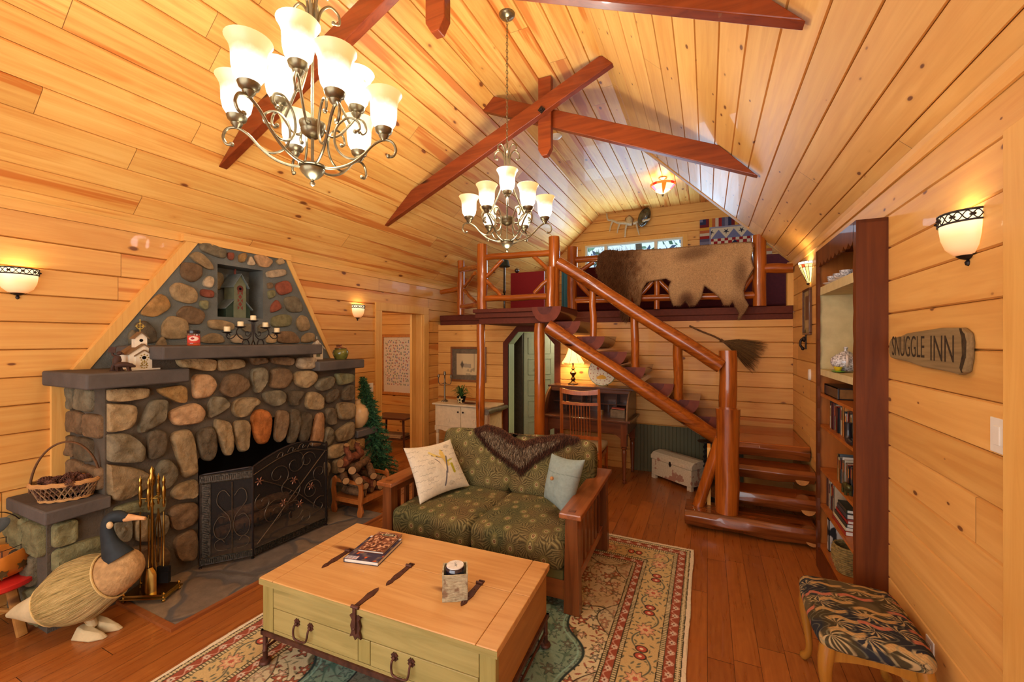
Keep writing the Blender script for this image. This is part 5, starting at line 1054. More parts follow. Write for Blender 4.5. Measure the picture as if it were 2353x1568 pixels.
def furc(x, y, z):
    e = edist(x, z, W2); c = np.zeros(x.shape + (3,)) + np.array([84, 52, 30.]); n = vnoise(x, z, 60, 3); c2_ = np.zeros(c.shape) + np.array([110, 88, 64.]); c2_ = lerp(c2_, (164, 144, 114), sm(n, .5, .8)); c2_ = lerp(c2_, (60, 44, 36), sm(-n, -.35, -.2)); return c + (c2_ - c) * sm(e, .03, .06)[..., None]
paint(o, furc); md = o.modifiers.new('solid', 'SOLIDIFY'); md.thickness = .008; md.offset = 0
mb = MB(); n_ = 0
while n_ < 7000:
    x = R.uniform(xs_[0], xs_[-1]); z = R.uniform(zs_[0], zs_[-1]); xa, za_ = np.array([x]), np.array([z])
    if not inpoly(xa, za_, W2)[0]: continue
    e = edist(xa, za_, W2)[0]; n_ += 1; edge = e < .045
    strands(mb, [(x, 3.152 + (z - .5) * .29 - .024 * min(1, e / .05), z)], .042 if edge else .030, .0019, (R.uniform(-.3, .3), -.35, -1), .35, [srgb(74, 44, 30), srgb(96, 60, 42), srgb(60, 36, 26)] if edge else [srgb(98, 78, 58), srgb(172, 152, 122), srgb(70, 50, 36), srgb(132, 110, 84)])
mb.build('fur', M['fur'], ft_, smooth=0)
# flap lying over the top of the cushions
A, B = np.meshgrid(np.linspace(-2.02, -1.0, 60), np.linspace(0, 1, 12)); P3 = np.stack([A, 3.30 + B * .22, .925 - .10 * B ** 2 + .012 * vnoise(A, B, 7, 2) - .02 * np.abs(A + 1.5)], -1); o = gridmesh('pelt_flap', P3, M['fur'], ft_); paint(o, lambda x, y, z: lerp(np.zeros(x.shape + (3,)) + np.array([120, 92, 68.]), (96, 66, 48), vnoise(x, y, 14, 2)))
mb = MB()
for _ in range(1500): x = R.uniform(-2.0, -1.02); b = R.random(); strands(mb, [(x, 3.30 + b * .22, .93 - .1 * b * b - .02 * abs(x + 1.5))], .025, .0012, (R.uniform(-.4, .4), -.6, .3), .4, [srgb(150, 122, 92), srgb(110, 84, 62), srgb(84, 60, 44)])
mb.build('fur', M['fur'], ft_, smooth=0)
# ---------------------------------------------------------------- ottoman stool
ot = thing('footstool', 'small stool with dark tapestry seat and cabriole legs beside the right wall', 'stool', (.652, 2.51, 0), -.02)
M['yel'] = wood('yellowish_oak', srgb(172, 116, 40), srgb(140, 88, 26), 'Z', .3, .3, .7)
def tapestry(x, y):
    c = np.zeros(x.shape + (3,)) + np.array([70, 60, 38.]); n = vnoise(x, y, 10, 4); c = lerp(c, (44, 44, 48), sm(n, .55, .75)); c = lerp(c, (96, 84, 58), sm(-n, -.4, -.25) * .8)
    d, dx, dy, r = cellpts(x * 1.0, y * 1.5, .15, 51, .33); a = np.arctan2(dy, dx) + r * 6; fr = np.sin(a * 11 + d * 40); k = sm(fr, .1, .6) * sm(-d, -.075, -.05) * (np.abs(np.sin(a * .5)) > .35); c = lerp(c, (182, 156, 108), k * .95)
    d2, dx2, dy2, r2 = cellpts(x + .04, y * 2.2 + .3, .17, 61, .3); lf = np.abs(dy2 + .02 * np.sin(dx2 * 60)) ; k = sm(-lf, -.03, -.022) * sm(-np.abs(dx2), -.08, -.06); c2_ = np.where((r2 > .5)[..., None], np.array([192, 110, 84.]), np.array([190, 152, 92.])); c = c + (c2_ - c) * (k * .92)[..., None]; c = lerp(c, (120, 76, 56), sm(-np.abs(np.sin(dx2 * 160 + dy2 * 90)), -.3, -.1) * k * .5)
    b = np.sin(x * 130 + 5 * np.sin(y * 60)); k = sm(b, .7, .95) * sm(n, .35, .5) * .5; c = lerp(c, (126, 124, 96), k); return c
o = cushion('seat_pad', -.195, .195, -.265, .265, .385, .465, ot, None, .038, .018, None, (190, 250, 40)); paint(o, lambda x, y, z: tapestry(x + z * .8 + 2, y + 3))
mb = MB()
def apron(x0, y0, x1, y1):
    n = 14; vs = []; L = math.hypot(x1 - x0, y1 - y0); tx, ty = -(y1 - y0) / L * .018, (x1 - x0) / L * .018
    for i in range(n + 1):
        t_ = i / n; zb_ = .305 + .045 * math.sin(math.pi * t_) ** .6; x, y = x0 + (x1 - x0) * t_, y0 + (y1 - y0) * t_
        vs += [(x, y, zb_), (x, y, .395), (x + tx, y + ty, .395), (x + tx, y + ty, zb_)]
    mb.add(vs, [(4 * i + j, 4 * i + 4 + j, 4 * i + 4 + (j + 1) % 4, 4 * i + (j + 1) % 4) for i in range(n) for j in range(4)])
apron(-.17, -.235, .17, -.235); apron(.17, .235, -.17, .235); apron(.17, -.24, .17, .24); apron(-.17, .24, -.17, -.24); mb.build('apron', M['yel'], ot, smooth=30)
for sx in (-1, 1):
    for sy in (-1, 1):
        l = MB(); x, y = sx * .162, sy * .23; d = Vector((sx, sy, 0)) * .70
        pts = [(x, y, .395), (x + d.x * .012, y + d.y * .012, .34), (x + d.x * .016, y + d.y * .016, .28), (x + d.x * .004, y + d.y * .004, .19), (x - d.x * .008, y - d.y * .008, .10), (x, y, .05), (x + d.x * .022, y + d.y * .022, .022), (x + d.x * .035, y + d.y * .035, .012)]
        l.tube(spline(pts, 4), [r for r in np.interp(np.linspace(0, 7, 29), range(8), [.032, .031, .027, .02, .016, .017, .022, .012])], 10); l.build('leg', M['yel'], ot, smooth=50)
def tomesh(o):
    me = bpy.data.meshes.new_from_object(o); n = bpy.data.objects.new(o.name, me); COL.objects.link(n); n.parent = o.parent; n.location = o.location; n.rotation_euler = o.rotation_euler; n.scale = o.scale
    nm = o.name; bpy.data.objects.remove(o); n.name = nm.split('.')[0]; return n
for o in [o for o in bpy.data.objects if o.type == 'FONT']: tomesh(o)
FWD = Vector((-ST, CT, 0)); RGT = Vector((CT, ST, 0))
# ---------------------------------------------------------------- fire screen
fs = thing('fire_screen', 'black iron three fold fire screen with scrolls before the hearth', 'fire screen', (0, 0, 0))
def meshmat():
    t = NT('fine_wire_mesh'); tr = t.nd('BsdfTransparent').outputs[0]; mx = t.nd('MixShader', {0: .42}); t.l.new(tr, mx.inputs[1]); t.l.new(t.b.outputs[0], mx.inputs[2]); t.l.new(mx.outputs[0], t.o.inputs[0]); return t.fin(srgb(46, 38, 30), .6)
M['mesh'] = meshmat(); M['scroll'] = plain('aged_bronze_wire', srgb(104, 92, 74), .4, .8, .2)
M['emboss'] = plain('embossed_pewter', srgb(84, 78, 66), .4, .8, .4, 60)
C = [Vector((-3.475, 1.885, .02)), Vector((-3.262, 2.15, .02)), Vector((-3.226, 2.825, .02)), Vector((-3.46, 3.03, .02))]
def panel(a, b, zf, nm, bands, scr, flower=()):
    d = (b - a); L = d.length; d.normalize(); n = Vector((d.y, -d.x, 0)); f = lambda s, z, o=0: a + d * (s * L) + Vector((0, 0, z)) + n * o
    pn = bpy.data.objects.new(nm, None); 
    fr_ = MB(); top = [f(i / 14, zf(i / 14)) for i in range(15)]; fr_.tube([f(0, .02)] + top + [f(1, .02)], .0085, 8); fr_.tube([f(0, .02), f(1, .02)], .0085, 8)
    fr_.ball(f(0, 0, 0), .012, 8); fr_.ball(f(1, 0, 0), .012, 8); o = fr_.build(nm, M['iron'], fs)
    m_ = MB(); vs = [f(i / 14, .02, .004) for i in range(15)] + [f(i / 14, zf(i / 14) - .002, .004) for i in range(15)]; m_.add(vs, [(i, i + 1, i + 16, i + 15) for i in range(14)]); m_.build('wire_mesh', M['mesh'], o, smooth=0)
    e = MB()
    for (s0, z0, s1, z1) in bands:
        e.add([f(s0, z0, .006), f(s1, z0, .006), f(s1, z1, .006), f(s0, z1, .006)], [(0, 1, 2, 3)], 0)
        hz = abs(s1 - s0) * L > abs(z1 - z0); nn = int((abs(s1 - s0) * L if hz else abs(z1 - z0)) / .013)
        for k in range(nn):
            kk = (k + .5) / nn; w_ = R.uniform(.25, .45)
            s_, z_ = (s0 + (s1 - s0) * kk, (z0 + z1) / 2 + R.uniform(-.1, .1) * (z1 - z0)) if hz else ((s0 + s1) / 2 + R.uniform(-.1, .1) * (s1 - s0), z0 + (z1 - z0) * kk)
            p_ = f(s_, z_, .011); ang = math.atan2(d.y, d.x); e.box(p_, (.009 if hz else (abs(s1 - s0) * L) * w_ * 1.6, .008, (abs(z1 - z0)) * w_ * 1.6 if hz else .009), rotm(0, 0, ang))
        for q in (((s0, z0), (s1, z0)), ((s0, z1), (s1, z1)), ((s0, z0), (s0, z1)), ((s1, z0), (s1, z1))): e.tube([f(*q[0], .009), f(*q[1], .009)], .0032, 5)
    if bands: e.build('embossed_border', M['emboss'], o, smooth=0)
    w_ = MB()
    for pts, r in scr: w_.tube([f(p.x, p.y, .012) for p in spline([(x, z, 0) for x, z in pts], 5)], r, 6)
    w_.build('scrollwork', M['scroll'], o)
    for (s_, z_) in flower:
        fl = MB()
        for k in range(6):
            a_ = k * math.pi / 3; c_ = f(s_, z_, .02) + d * (.02 * math.cos(a_)) + Vector((0, 0, .02 * math.sin(a_))); fl.ball(c_, (.006, .006, .016), 6, rot=rotm(0, 0, math.atan2(d.y, d.x)) @ rotm(0, math.pi / 2 - a_, 0))
        fl.ball(f(s_, z_, .026), .008, 6); fl.build('flower', plain('copper_flower', srgb(150, 108, 84), .35, .8), o)
    return o
def spiral(cx, cz, r, a0, turns, k=12, asp=1.0, sgn=1):
    return [(cx + asp * r * (1 - .75 * i / k) * math.cos(a0 + sgn * turns * 2 * math.pi * i / k), cz + r * (1 - .75 * i / k) * math.sin(a0 + sgn * turns * 2 * math.pi * i / k)) for i in range(k + 1)]
L0 = (C[1] - C[0]).length; L1 = (C[2] - C[1]).length; L2 = (C[3] - C[2]).length
panel(C[0], C[1], lambda s: .705 + .02 * s, 'side_panel', [(.0, .02, .99, .075), (.0, .64, .99, .70), (.02, .08, .19, .635)],
      [([(.60, .08), (.60, .63)], .004)] + [([(.6 + sg * (.30 * (x - .0)), z) for x, z in [(.15, .52), (.5, .57), (.85, .55), (.95, .48), (.6, .42), (.2, .36), (.1, .27), (.5, .20), (1.0, .22), (1.15, .30), (.8, .37), (.4, .36)]], .003) for sg in (-1, 1)]
      + [([(.6 + sg * x, z) for x, z in [(.1, .11), (.28, .12), (.33, .17), (.22, .2), (.14, .17)]], .003) for sg in (-1, 1)])
arcf = lambda s: .725 + .105 * math.sin(math.pi * min(1, s * .86)) * (1 if s < .58 else 1) + (.0 if s < .5 else -.02 * (s - .5))
A1 = 1 / L1
panel(C[1], C[2], arcf, 'centre_panel', [(.02, .025, .98, .075)],
      [([(s, arcf(s) - .065) for s in [i / 10 for i in range(11)]], .0045), ([(.04, .10), (.25, .23), (.5, .40), (.75, .56), (.97, .70)], .005), ([(.03, .62), (.3, .52), (.55, .40), (.8, .24), (.97, .12)], .004)]
      + [(spiral(x, z, r, a, t_, 14, A1, sg), .003) for x, z, r, a, t_, sg in ((.30, .60, .10, -1, 1.1, 1), (.52, .66, .11, 2, 1.1, -1), (.70, .66, .08, 0, 1.1, 1), (.26, .30, .11, 1, 1.2, 1), (.50, .24, .12, 3, 1.1, -1), (.76, .38, .10, 0, 1.2, 1), (.12, .42, .08, 2, 1.1, 1), (.88, .52, .07, 4, 1, -1), (.44, .46, .12, 5, 1.1, 1), (.88, .22, .08, 1, 1, 1), (.66, .16, .07, 2, 1, -1))]
      + [([(x, arcf(x) - .05), (x + .04, arcf(x) - .015), (x + .08, arcf(x) - .02), (x + .07, arcf(x) - .05), (x + .12, arcf(x) - .035)], .003) for x in (.28, .42, .56, .70)],
      [(.50, .52), (.36, .36), (.58, .30), (.74, .42), (.06, .60)])
panel(C[2], C[3], lambda s: .71, 'side_panel', [(.02, .025, .98, .075), (.02, .65, .98, .70)], [([(.5, .08), (.5, .64)], .004)] + [(spiral(.5, z, .07, a, 1.1, 12, 1 / L2), .003) for z, a in ((.5, 0), (.3, 2), (.18, 4))])
# firewood on a grate inside
gr = thing('fire_grate', 'black iron grate inside the firebox', 'grate', (-3.75, 2.5, .0)); mb = MB()
for k in range(6): mb.tube([(.12, -.3 + k * .12, .16), (.11, -.3 + k * .12, .09), (-.1, -.3 + k * .12, .09)], .008, 6)
for x in (-.08, .08):
    mb.tube([(x, -.34, .08), (x, .34, .08)], .008, 6)
    for y in (-.3, .3): mb.tube([(x, y, 0), (x, y, .08)], .008, 6)
mb.build('bars', M['iron'], gr)
M['bark'] = plain('rough_bark', srgb(106, 76, 48), .9, var=.35, scale=22, bump=.9, bscale=40); M['cut'] = plain('sawn_wood', srgb(160, 118, 72), .7, var=.15, scale=18)
M['barkr'] = plain('reddish_bark', srgb(126, 72, 46), .9, var=.35, scale=22, bump=.9, bscale=40)
def firewood(a, b, r, label, group, mat=None, name='firewood_log'):
    a, b = Vector(a), Vector(b); m = (a + b) / 2; t = thing(name, label, 'firewood', m, 0, group); k = 7; sd = R.uniform(0, 99); pts = []
    for i in range(k + 1):
        p = (a - m).lerp(b - m, i / k); pts.append(p + Vector((noise.noise(Vector((sd, i * .5, 0))), noise.noise(Vector((sd, 4, i * .5))), noise.noise(Vector((sd, i * .5, 9))))) * r * .8)
    mb = MB(); mb.tube(pts, [r * (1 + .18 * noise.noise(Vector((sd, i, 2)))) for i in range(k + 1)], 12, cap=False, jit=.06); mb.build('bark', mat or M['bark'], t)
    for q, e in ((pts[0], pts[1]), (pts[-1], pts[-2])):
        d = (q - e).normalized(); mb = MB(); up = Vector((0, 0, 1)); s = d.cross(up).normalized(); u = s.cross(d); mb.add([q + d * .002 + (s * math.cos(j * .5236) + u * math.sin(j * .5236)) * r * .93 for j in range(12)], [tuple(range(12))]); mb.build('cut_end', M['cut'], t, smooth=0)
    return t
for i, (y0_, y1_, x, z) in enumerate(((2.15, 2.75, -3.72, .13), (2.3, 2.9, -3.80, .13), (2.2, 2.8, -3.76, .22))): firewood((x, y0_, z + .0), (x + .03, y1_, z + .02), .045, ['front', 'back', 'top'][i] + ' log lying on the grate inside the firebox', 'logs on the fire grate', M['bark'])
# ---------------------------------------------------------------- fire tools
tl_ = thing('fireplace_tools', 'polished brass fireplace tool set on a stand left of the screen', 'fireplace tools', (-3.395, 1.545, .02), .5)
mb = MB(); mb.b2((-.13, -.075, .03), (.13, .075, .05)); mb.b2((-.14, -.085, .024), (.14, .085, .032))
for sx in (-1, 1):
    for sy in (-1, 1): mb.lathe([(0, 0), (.010, .003), (.012, .012), (.007, .02), (.012, .028), (.007, .04), (.011, .055), (0, .065)], (sx * .125, sy * .07, 0), n=10)
mb.lathe([(.012, .05), (.02, .06), (.009, .08), (.008, .6), (.014, .62), (.008, .64), (.008, .74), (.016, .76), (.022, .80), (.012, .83), (.016, .85), (0, .88)], n=12); mb.tube([(-.075, 0, .66), (.075, 0, .66)], .005, 8); mb.tube([(0, -.05, .66), (0, .05, .66)], .005, 8); mb.build('stand', M['brass'], tl_)
def handle(mb, x, y): mb.lathe([(.004, .60), (.008, .62), (.010, .635), (.006, .65), (.011, .67), (.013, .70), (.010, .735), (.006, .75), (.010, .765), (.009, .79), (.004, .80), (0, .815)], (x, y, 0), n=12)
for nm, x, y in (('poker', -.075, 0), ('shovel', 0.02, -.055), ('brush', .075, 0), ('tongs', -.0, .055)):
    mb = MB(); handle(mb, x, y); mb.tube([(x, y, .20), (x, y, .57)], .005, 8)
    if nm == 'shovel':
        vs = []; n = 8
        for j in range(9):
            z = .22 - j * .024; hw = .045 * min(1, (j + .6) / 2.2) ** .6
            for i in range(n + 1): s = -1 + 2 * i / n; vs.append((x + s * hw, y - .012 + .018 * s * s, z))
        mb.add(vs, [(j * 9 + i, j * 9 + i + 1, j * 9 + i + 10, j * 9 + i + 9) for j in range(8) for i in range(8)])
    if nm == 'poker': mb.tube([(x, y, .06), (x, y, .2)], .005, 8); mb.tube([(x, y, .09), (x + .03, y, .10), (x + .035, y, .12)], .004, 6)
    if nm == 'tongs': mb.tube(spline([(x, y, .56), (x - .02, y, .4), (x - .015, y, .2), (x, y, .08)]), .004, 6); mb.tube(spline([(x, y, .56), (x + .02, y, .4), (x + .015, y, .2), (x, y, .08)]), .004, 6)
    o = mb.build(nm, M['brass'], tl_)
    if nm == 'brush': mb = MB(); mb.b2((x - .04, y - .012, .165), (x + .04, y + .012, .2)); mb.b2((x - .038, y - .014, .09), (x + .038, y + .014, .165)); mb.build('bristles', M['black'], o, smooth=0, bevel=.004)
# ---------------------------------------------------------------- firewood rack
A_ = P(761, 1179, Z=.018); B_ = P(828, 1190, Z=.018); C_ = P(889, 1158, Z=.018)
dx_ = (C_ - B_); dy_ = (A_ - B_); wr_, dr_ = dx_.length, dy_.length; rza = math.atan2(dx_.y, dx_.x)
rk = thing('firewood_rack', 'sleigh shaped wooden firewood rack on the hearth', 'firewood rack', B_, rza); M['rack'] = wood('orange_pine_rack', srgb(178, 104, 46), srgb(142, 74, 28), 'Z', .35, .3, .8)
wr_ = min(wr_, .40); dr_ = .34
for x in (0, wr_):
    for y in (0, dr_):
        s = 1 if y > 0 else -1; ln = MB(); o_ = [(-.0, 0), (.045, .0), (.055, .03), (.038, .10), (.045, .17), (.03, .26), (.055, .34), (.03, .37), (-.0, .34), (-.015, .22), (.0, .12), (-.018, .05)]
        ln.prism([(y - s * (p - .02), q) for p, q in o_], 'X', x - .011, x + .011); ln.build('leg', M['rack'], rk, smooth=0, bevel=.003)
for x in (0, wr_):
    for z in (.12, .31): MB().b2((x - .009, 0, z), (x + .009, dr_, z + .035)).build('end_rail', M['rack'], rk, smooth=0, bevel=.002)
for y in (0, dr_): MB().b2((0, y - .009, .12), (wr_, y + .009, .165)).build('long_rail', M['rack'], rk, smooth=0, bevel=.002)
MB().b2((.0, .01, .15), (wr_, dr_ - .01, .165)).build('floor_board', M['rack'], rk, smooth=0)
Rz = rotm(0, 0, rza)
def rl(x0, y0, z0, x1, y1, z1, r, mat=None):
    col = 'reddish' if mat else 'brown'; up = 'upright stub' if z1 - z0 > .1 else 'log'; row = 'in bottom row' if z0 < .25 else 'in second row' if z0 < .33 else 'in upper layer' if z0 < .45 else 'on top'; side = (', left' if x0 < .06 else ', middle' if x0 < .18 else ', right') + (' toward the wall' if (y0 + y1) > .40 else '') + (' crosswise' if abs(x1 - x0) > .25 else ', thickest' if r > .0415 and x0 > .1 and z0 < .25 else '')
    firewood(tuple(B_ + Rz @ Vector((x0, y0, z0))), tuple(B_ + Rz @ Vector((x1, y1, z1))), r, '%s %s %s of the rack%s' % (col, up, row, side), 'firewood in the rack', mat)
for i in range(3): rl(.07 + i * .12, .02, .21, .08 + i * .12, .32, .21, .042)
for i in range(3): rl(.05 + i * .13, -.01, .285, .10 + i * .11, .33, .30, .038, M['barkr'] if i == 1 else None)
rl(-.05, -.02, .37, .22, .33, .36, .038); rl(-.10, .10, .37, .14, .38, .36, .035); rl(.16, -.02, .36, .42, .30, .37, .036); rl(.0, .10, .43, .40, .30, .43, .040); rl(.02, .28, .50, .34, .32, .50, .045, M['barkr']); rl(.05, .3, .42, .36, .38, .42, .04); rl(.10, .24, .52, .08, .27, .66, .028, M['barkr']); rl(.28, .28, .52, .27, .31, .64, .026, M['barkr'])
# ---------------------------------------------------------------- small artificial fir
tb_ = P(872, 1100, T=4.95); tb_.z = 0
tr = thing('small_fir_tree', 'slim dark green artificial fir in a wooden trough behind the firewood', 'tree', tb_)
lean = Vector((RGT.x * -.20, RGT.y * -.20, 0)); spn = lambda z: lean * (z / 1.31) ** 1.2 + Vector((0, 0, z))
MB().tube([spn(z / 10) for z in range(1, 14)], [.02 - .0012 * i for i in range(13)], 8).build('trunk', M['bark'], tr)
mb = MB(); gc = [srgb(52, 96, 62), srgb(70, 116, 70), srgb(40, 78, 54), srgb(88, 132, 84)]
for k in range(330):
    z = .20 + 1.10 * (k / 330) ** .9; rad = (.24 * (1 - (z - .2) / 1.12) ** .75 + .02) * R.uniform(.7, 1.15); a = k * 2.4; b = spn(z); d = Vector((math.cos(a), math.sin(a), -.35 + .25 * R.random())).normalized(); tip = b + d * rad
    if R.random() < .15: tip.z += .03
    mb.tube([b, b.lerp(tip, .5) + Vector((0, 0, .01)), tip], .0025, 4, 0, col=gc[2])
    n = max(6, int(rad / .0065))
    for j in range(n):
        p_ = b.lerp(tip, .15 + .85 * j / n)
        for s in range(3):
            dd = (d * .8 + Vector((R.uniform(-1, 1), R.uniform(-1, 1), R.uniform(-.7, .9)))).normalized(); sd = dd.cross(Vector((R.uniform(-1, 1), R.uniform(-1, 1), 1))).normalized() * .0042; l = R.uniform(.026, .05)
            mb.add([p_ - sd, p_ + sd, p_ + dd * l], [(0, 1, 2)], 0, R.choice(gc))
M['needles'] = attrcol('fir_needles', .6, 20, .2, 0); mb.build('foliage', M['needles'], tr, smooth=0)
mb = MB(); mb.b2((-.13, -.10, .0), (.13, .10, .02)); mb.b2((-.13, -.11, .0), (.13, -.095, .13)); mb.b2((-.13, .095, .0), (.13, .11, .13)); mb.b2((-.145, -.11, 0), (-.13, .11, .17)); mb.b2((.13, -.11, 0), (.145, .11, .17)); mb.b2((-.12, -.09, .02), (.12, .09, .10)); mb.build('trough', M['rack'], tr, smooth=0, bevel=.003)
# round cream jug on the right bench
t = thing('stoneware_jug', 'round cream jug half hidden at the right end of the fireplace', 'jug', (-3.66, 3.64, .741))
MB().lathe([(0, 0), (.07, .003), (.115, .06), (.135, .13), (.125, .20), (.08, .255), (.04, .275), (.036, .31), (.044, .32), (.036, .322), (.03, .28)], n=30).build('body', plain('cream_stoneware', srgb(214, 176, 122), .35, var=.1, scale=12, coat=.3), t)
# switch by the door
def switch(loc, rz, label, w_=.115, cat='light switch', rock=2, name='light_switch'):
    t = thing(name, label, cat, loc, rz); MB().b2((-w_ / 2, -.006, -.06), (w_ / 2, 0, .06)).build('plate', M['white'], t, smooth=0, bevel=.002)
    for k in range(rock): x = (k - (rock - 1) / 2) * .046; MB().b2((x - .017, -.010, -.033), (x + .017, -.005, .033)).build('rocker', M['white'], t, smooth=0, bevel=.002)
    return t
q = P(851, 891, X=WL + .002); switch((WL, q.y, q.z), math.pi / 2, 'white switch plate beside the left doorway, partly behind the fir tree', .10, rock=1)
# ---------------------------------------------------------------- basket of cones on the left bench
q = P(152, 1146, Z=.741); bk = thing('wicker_basket', 'oval wicker basket with a hoop handle on the slate bench', 'basket', q, .9)
cw_ = [srgb(126, 94, 66), srgb(100, 70, 50), srgb(146, 114, 78), srgb(86, 60, 46)]
M['wick'] = attrcol('wicker', .8, 40, .2, .3)
mb = MB(); RX, RY = .165, .105
def el(a, k, z): return (RX * k * math.cos(a), RY * k * math.sin(a), z)
for fam in (1, -1):
    for i in range(34):
        a0_ = 2 * math.pi * i / 34; mb.tube([el(a0_ + fam * .36 * j / 5, .74 + .26 * (j / 5), .012 + .095 * j / 5 + .0) for j in range(6)], .0042, 5, col=R.choice(cw_))
mb.build('woven_side', M['wick'], bk)
mb = MB()
for z, k in ((.112, 1.02), (.120, 1.0), (.105, 1.0), (.008, .74), (.016, .74)): mb.tube([el(2 * math.pi * j / 40 + .0, k + .012 * math.sin(j * 3), z + .003 * math.sin(j * 2)) for j in range(40)], .0065, 6, closed=True, cap=False, col=srgb(190, 140, 84))
mb.lathe([(0, .01), (1, .01)], n=24, sx=RX * .73, sy=RY * .73, col=cw_[1]); mb.build('braided_rim', M['wick'], bk)
mb = MB(); mb.tube([(RX * 1.0 * math.cos(a), 0, .06 + .30 * math.sin(a)) for a in [math.pi * j / 24 for j in range(25)]], .010, 8, flat=.6, col=srgb(110, 78, 52)); mb.build('hoop_handle', M['wick'], bk)
def pinecone(loc, rot, s=1.0):
    t = thing('pine_cone', 'brown pine cone in the oval wicker basket', 'pine cone', loc, 0, 'pine cones in the basket'); t.rotation_euler = rot; return t
proto = None; cpl = []
for i in range(12): a = i * 2.4; r_ = math.sqrt((i + .5) / 12) * .8; cpl.append((RX * r_ * math.cos(a), RY * r_ * math.sin(a), .095 + .035 * (1 - r_)))
mb = MB()
for lyr in range(9):
    z = -.03 + lyr * .0075; rr = .024 * math.sin(math.pi * (lyr + 1.2) / 10.5) ** .7
    for j in range(8):
        a = 2 * math.pi * (j + .5 * (lyr % 2)) / 8; d = Vector((math.cos(a), math.sin(a), .55)); s = Vector((-math.sin(a), math.cos(a), 0)) * .007; b = Vector((0, 0, z)); mb.add([b + d * rr * .2 - s * .5, b + d * rr * .2 + s * .5, b + d * rr + s, b + d * rr * 1.12 + Vector((0, 0, .004)), b + d * rr - s], [(0, 1, 2, 3, 4)])
M['cone'] = plain('pine_cone_scales', srgb(102, 66, 50), .8, var=.4, scale=60)
cone = pinecone(q, (0, 0, 0)); MB_ = mb.build('scales', M['cone'], cone, smooth=0); md = MB_.modifiers.new('s', 'SOLIDIFY'); md.thickness = .003; MB().lathe([(0, -.03), (.008, -.02), (.011, .0), (.007, .03), (0, .04)], n=8).build('core', M['cone'], cone)
rb = rotm(0, 0, .9)
for i, c_ in enumerate(cpl):
    o = cone if i == 0 else copy_tree(cone); o.location = q + rb @ Vector(c_); o.rotation_euler = (1.2 + R.uniform(-.4, .4), R.uniform(-.5, .5), R.uniform(0, 6.28)); o.scale = (1.15,) * 3
# ---------------------------------------------------------------- mantel ornaments
def gable(mb, x0, x1, y0, y1, z0, zw, zr, mi=0, rmi=1, ov=.012, th=.006, axis='Y'):
    """little house body x0..x1, y0..y1; ridge along y"""
    xm = (x0 + x1) / 2; mb.prism([(x0, z0), (x1, z0), (x1, zw), (xm, zr), (x0, zw)], 'Y', y0, y1, mi)
    sl_ = (zr - zw) / (x1 - xm)
    for s in (-1, 1):
        e = (x1 - xm) + ov; a = [(xm, zr), (xm + s * e, zr - sl_ * e), (xm + s * e, zr - sl_ * e + th * 1.3), (xm, zr + th * 1.3)]
        mb.prism(a if s < 0 else a[::-1], 'Y', y0 - ov, y1 + ov, rmi)
M['whitew'] = plain('white_painted_wood', srgb(226, 214, 186), .6, var=.05); M['brownr'] = plain('brown_roof', srgb(118, 92, 62), .7); M['gold'] = plain('gold_filigree', srgb(176, 150, 70), .4, .6)
q = P(322, 852, X=-3.62); q.z = 1.54; hz_ = math.pi / 2 - .0
t = thing('birdhouse', 'white church birdhouse with steeple and gold cross on the left mantel shelf', 'birdhouse', q, math.radians(84))
mb = MB(); mb.b2((-.088, -.005 - .075, 0), (.088, .13, .010)); gable(mb, -.075, .075, -.06, .12, .010, .115, .175); gable(mb, -.045, .045, -.068, -.058, .010, .10, .135, 0, 1, .008, .005); mb.build('house', [M['whitew'], M['brownr']], t, smooth=0)
mb = MB(); gable(mb, -.033, .033, -.02, .045, .14, .225, .26, 0, 1, .01, .005); mb.build('steeple', [M['whitew'], M['brownr']], t, smooth=0)
mb = MB()
for k in range(4): a = k * math.pi / 2; mb.ball((.018 * math.cos(a), -.0, .305 + .018 * math.sin(a)), (.008, .004, .008), 8)
mb.tube([(0, 0, .26), (0, 0, .345)], .003, 6); mb.tube([(-.028, 0, .305), (.028, 0, .305)], .003, 6); mb.tube([(.02 * math.cos(a), 0, .305 + .02 * math.sin(a)) for a in [j * .5236 for j in range(12)]], .0025, 5, closed=True, cap=False); mb.ball((0, 0, .348), .006, 6); mb.build('cross', M['gold'], t)
mb = MB(); R90 = rotm(math.pi / 2, 0, 0)
for z, r in ((.085, .022), (.045, .014), (.03, .018)):
    for k in range(8): a = k * .7854; mb.ball((r * math.cos(a), -.070, z + r * math.sin(a)), (.005, .003, .005), 6)
mb.build('filigree', M['gold'], t); mb = MB(); mb.lathe([(0, 0), (.012, 0)], (0, -.0702, .085), 14, rot=R90); mb.lathe([(0, 0), (.011, 0)], (0, -.0205, .205), 14, rot=R90); mb.build('entry_hole', M['black'], t, smooth=0)
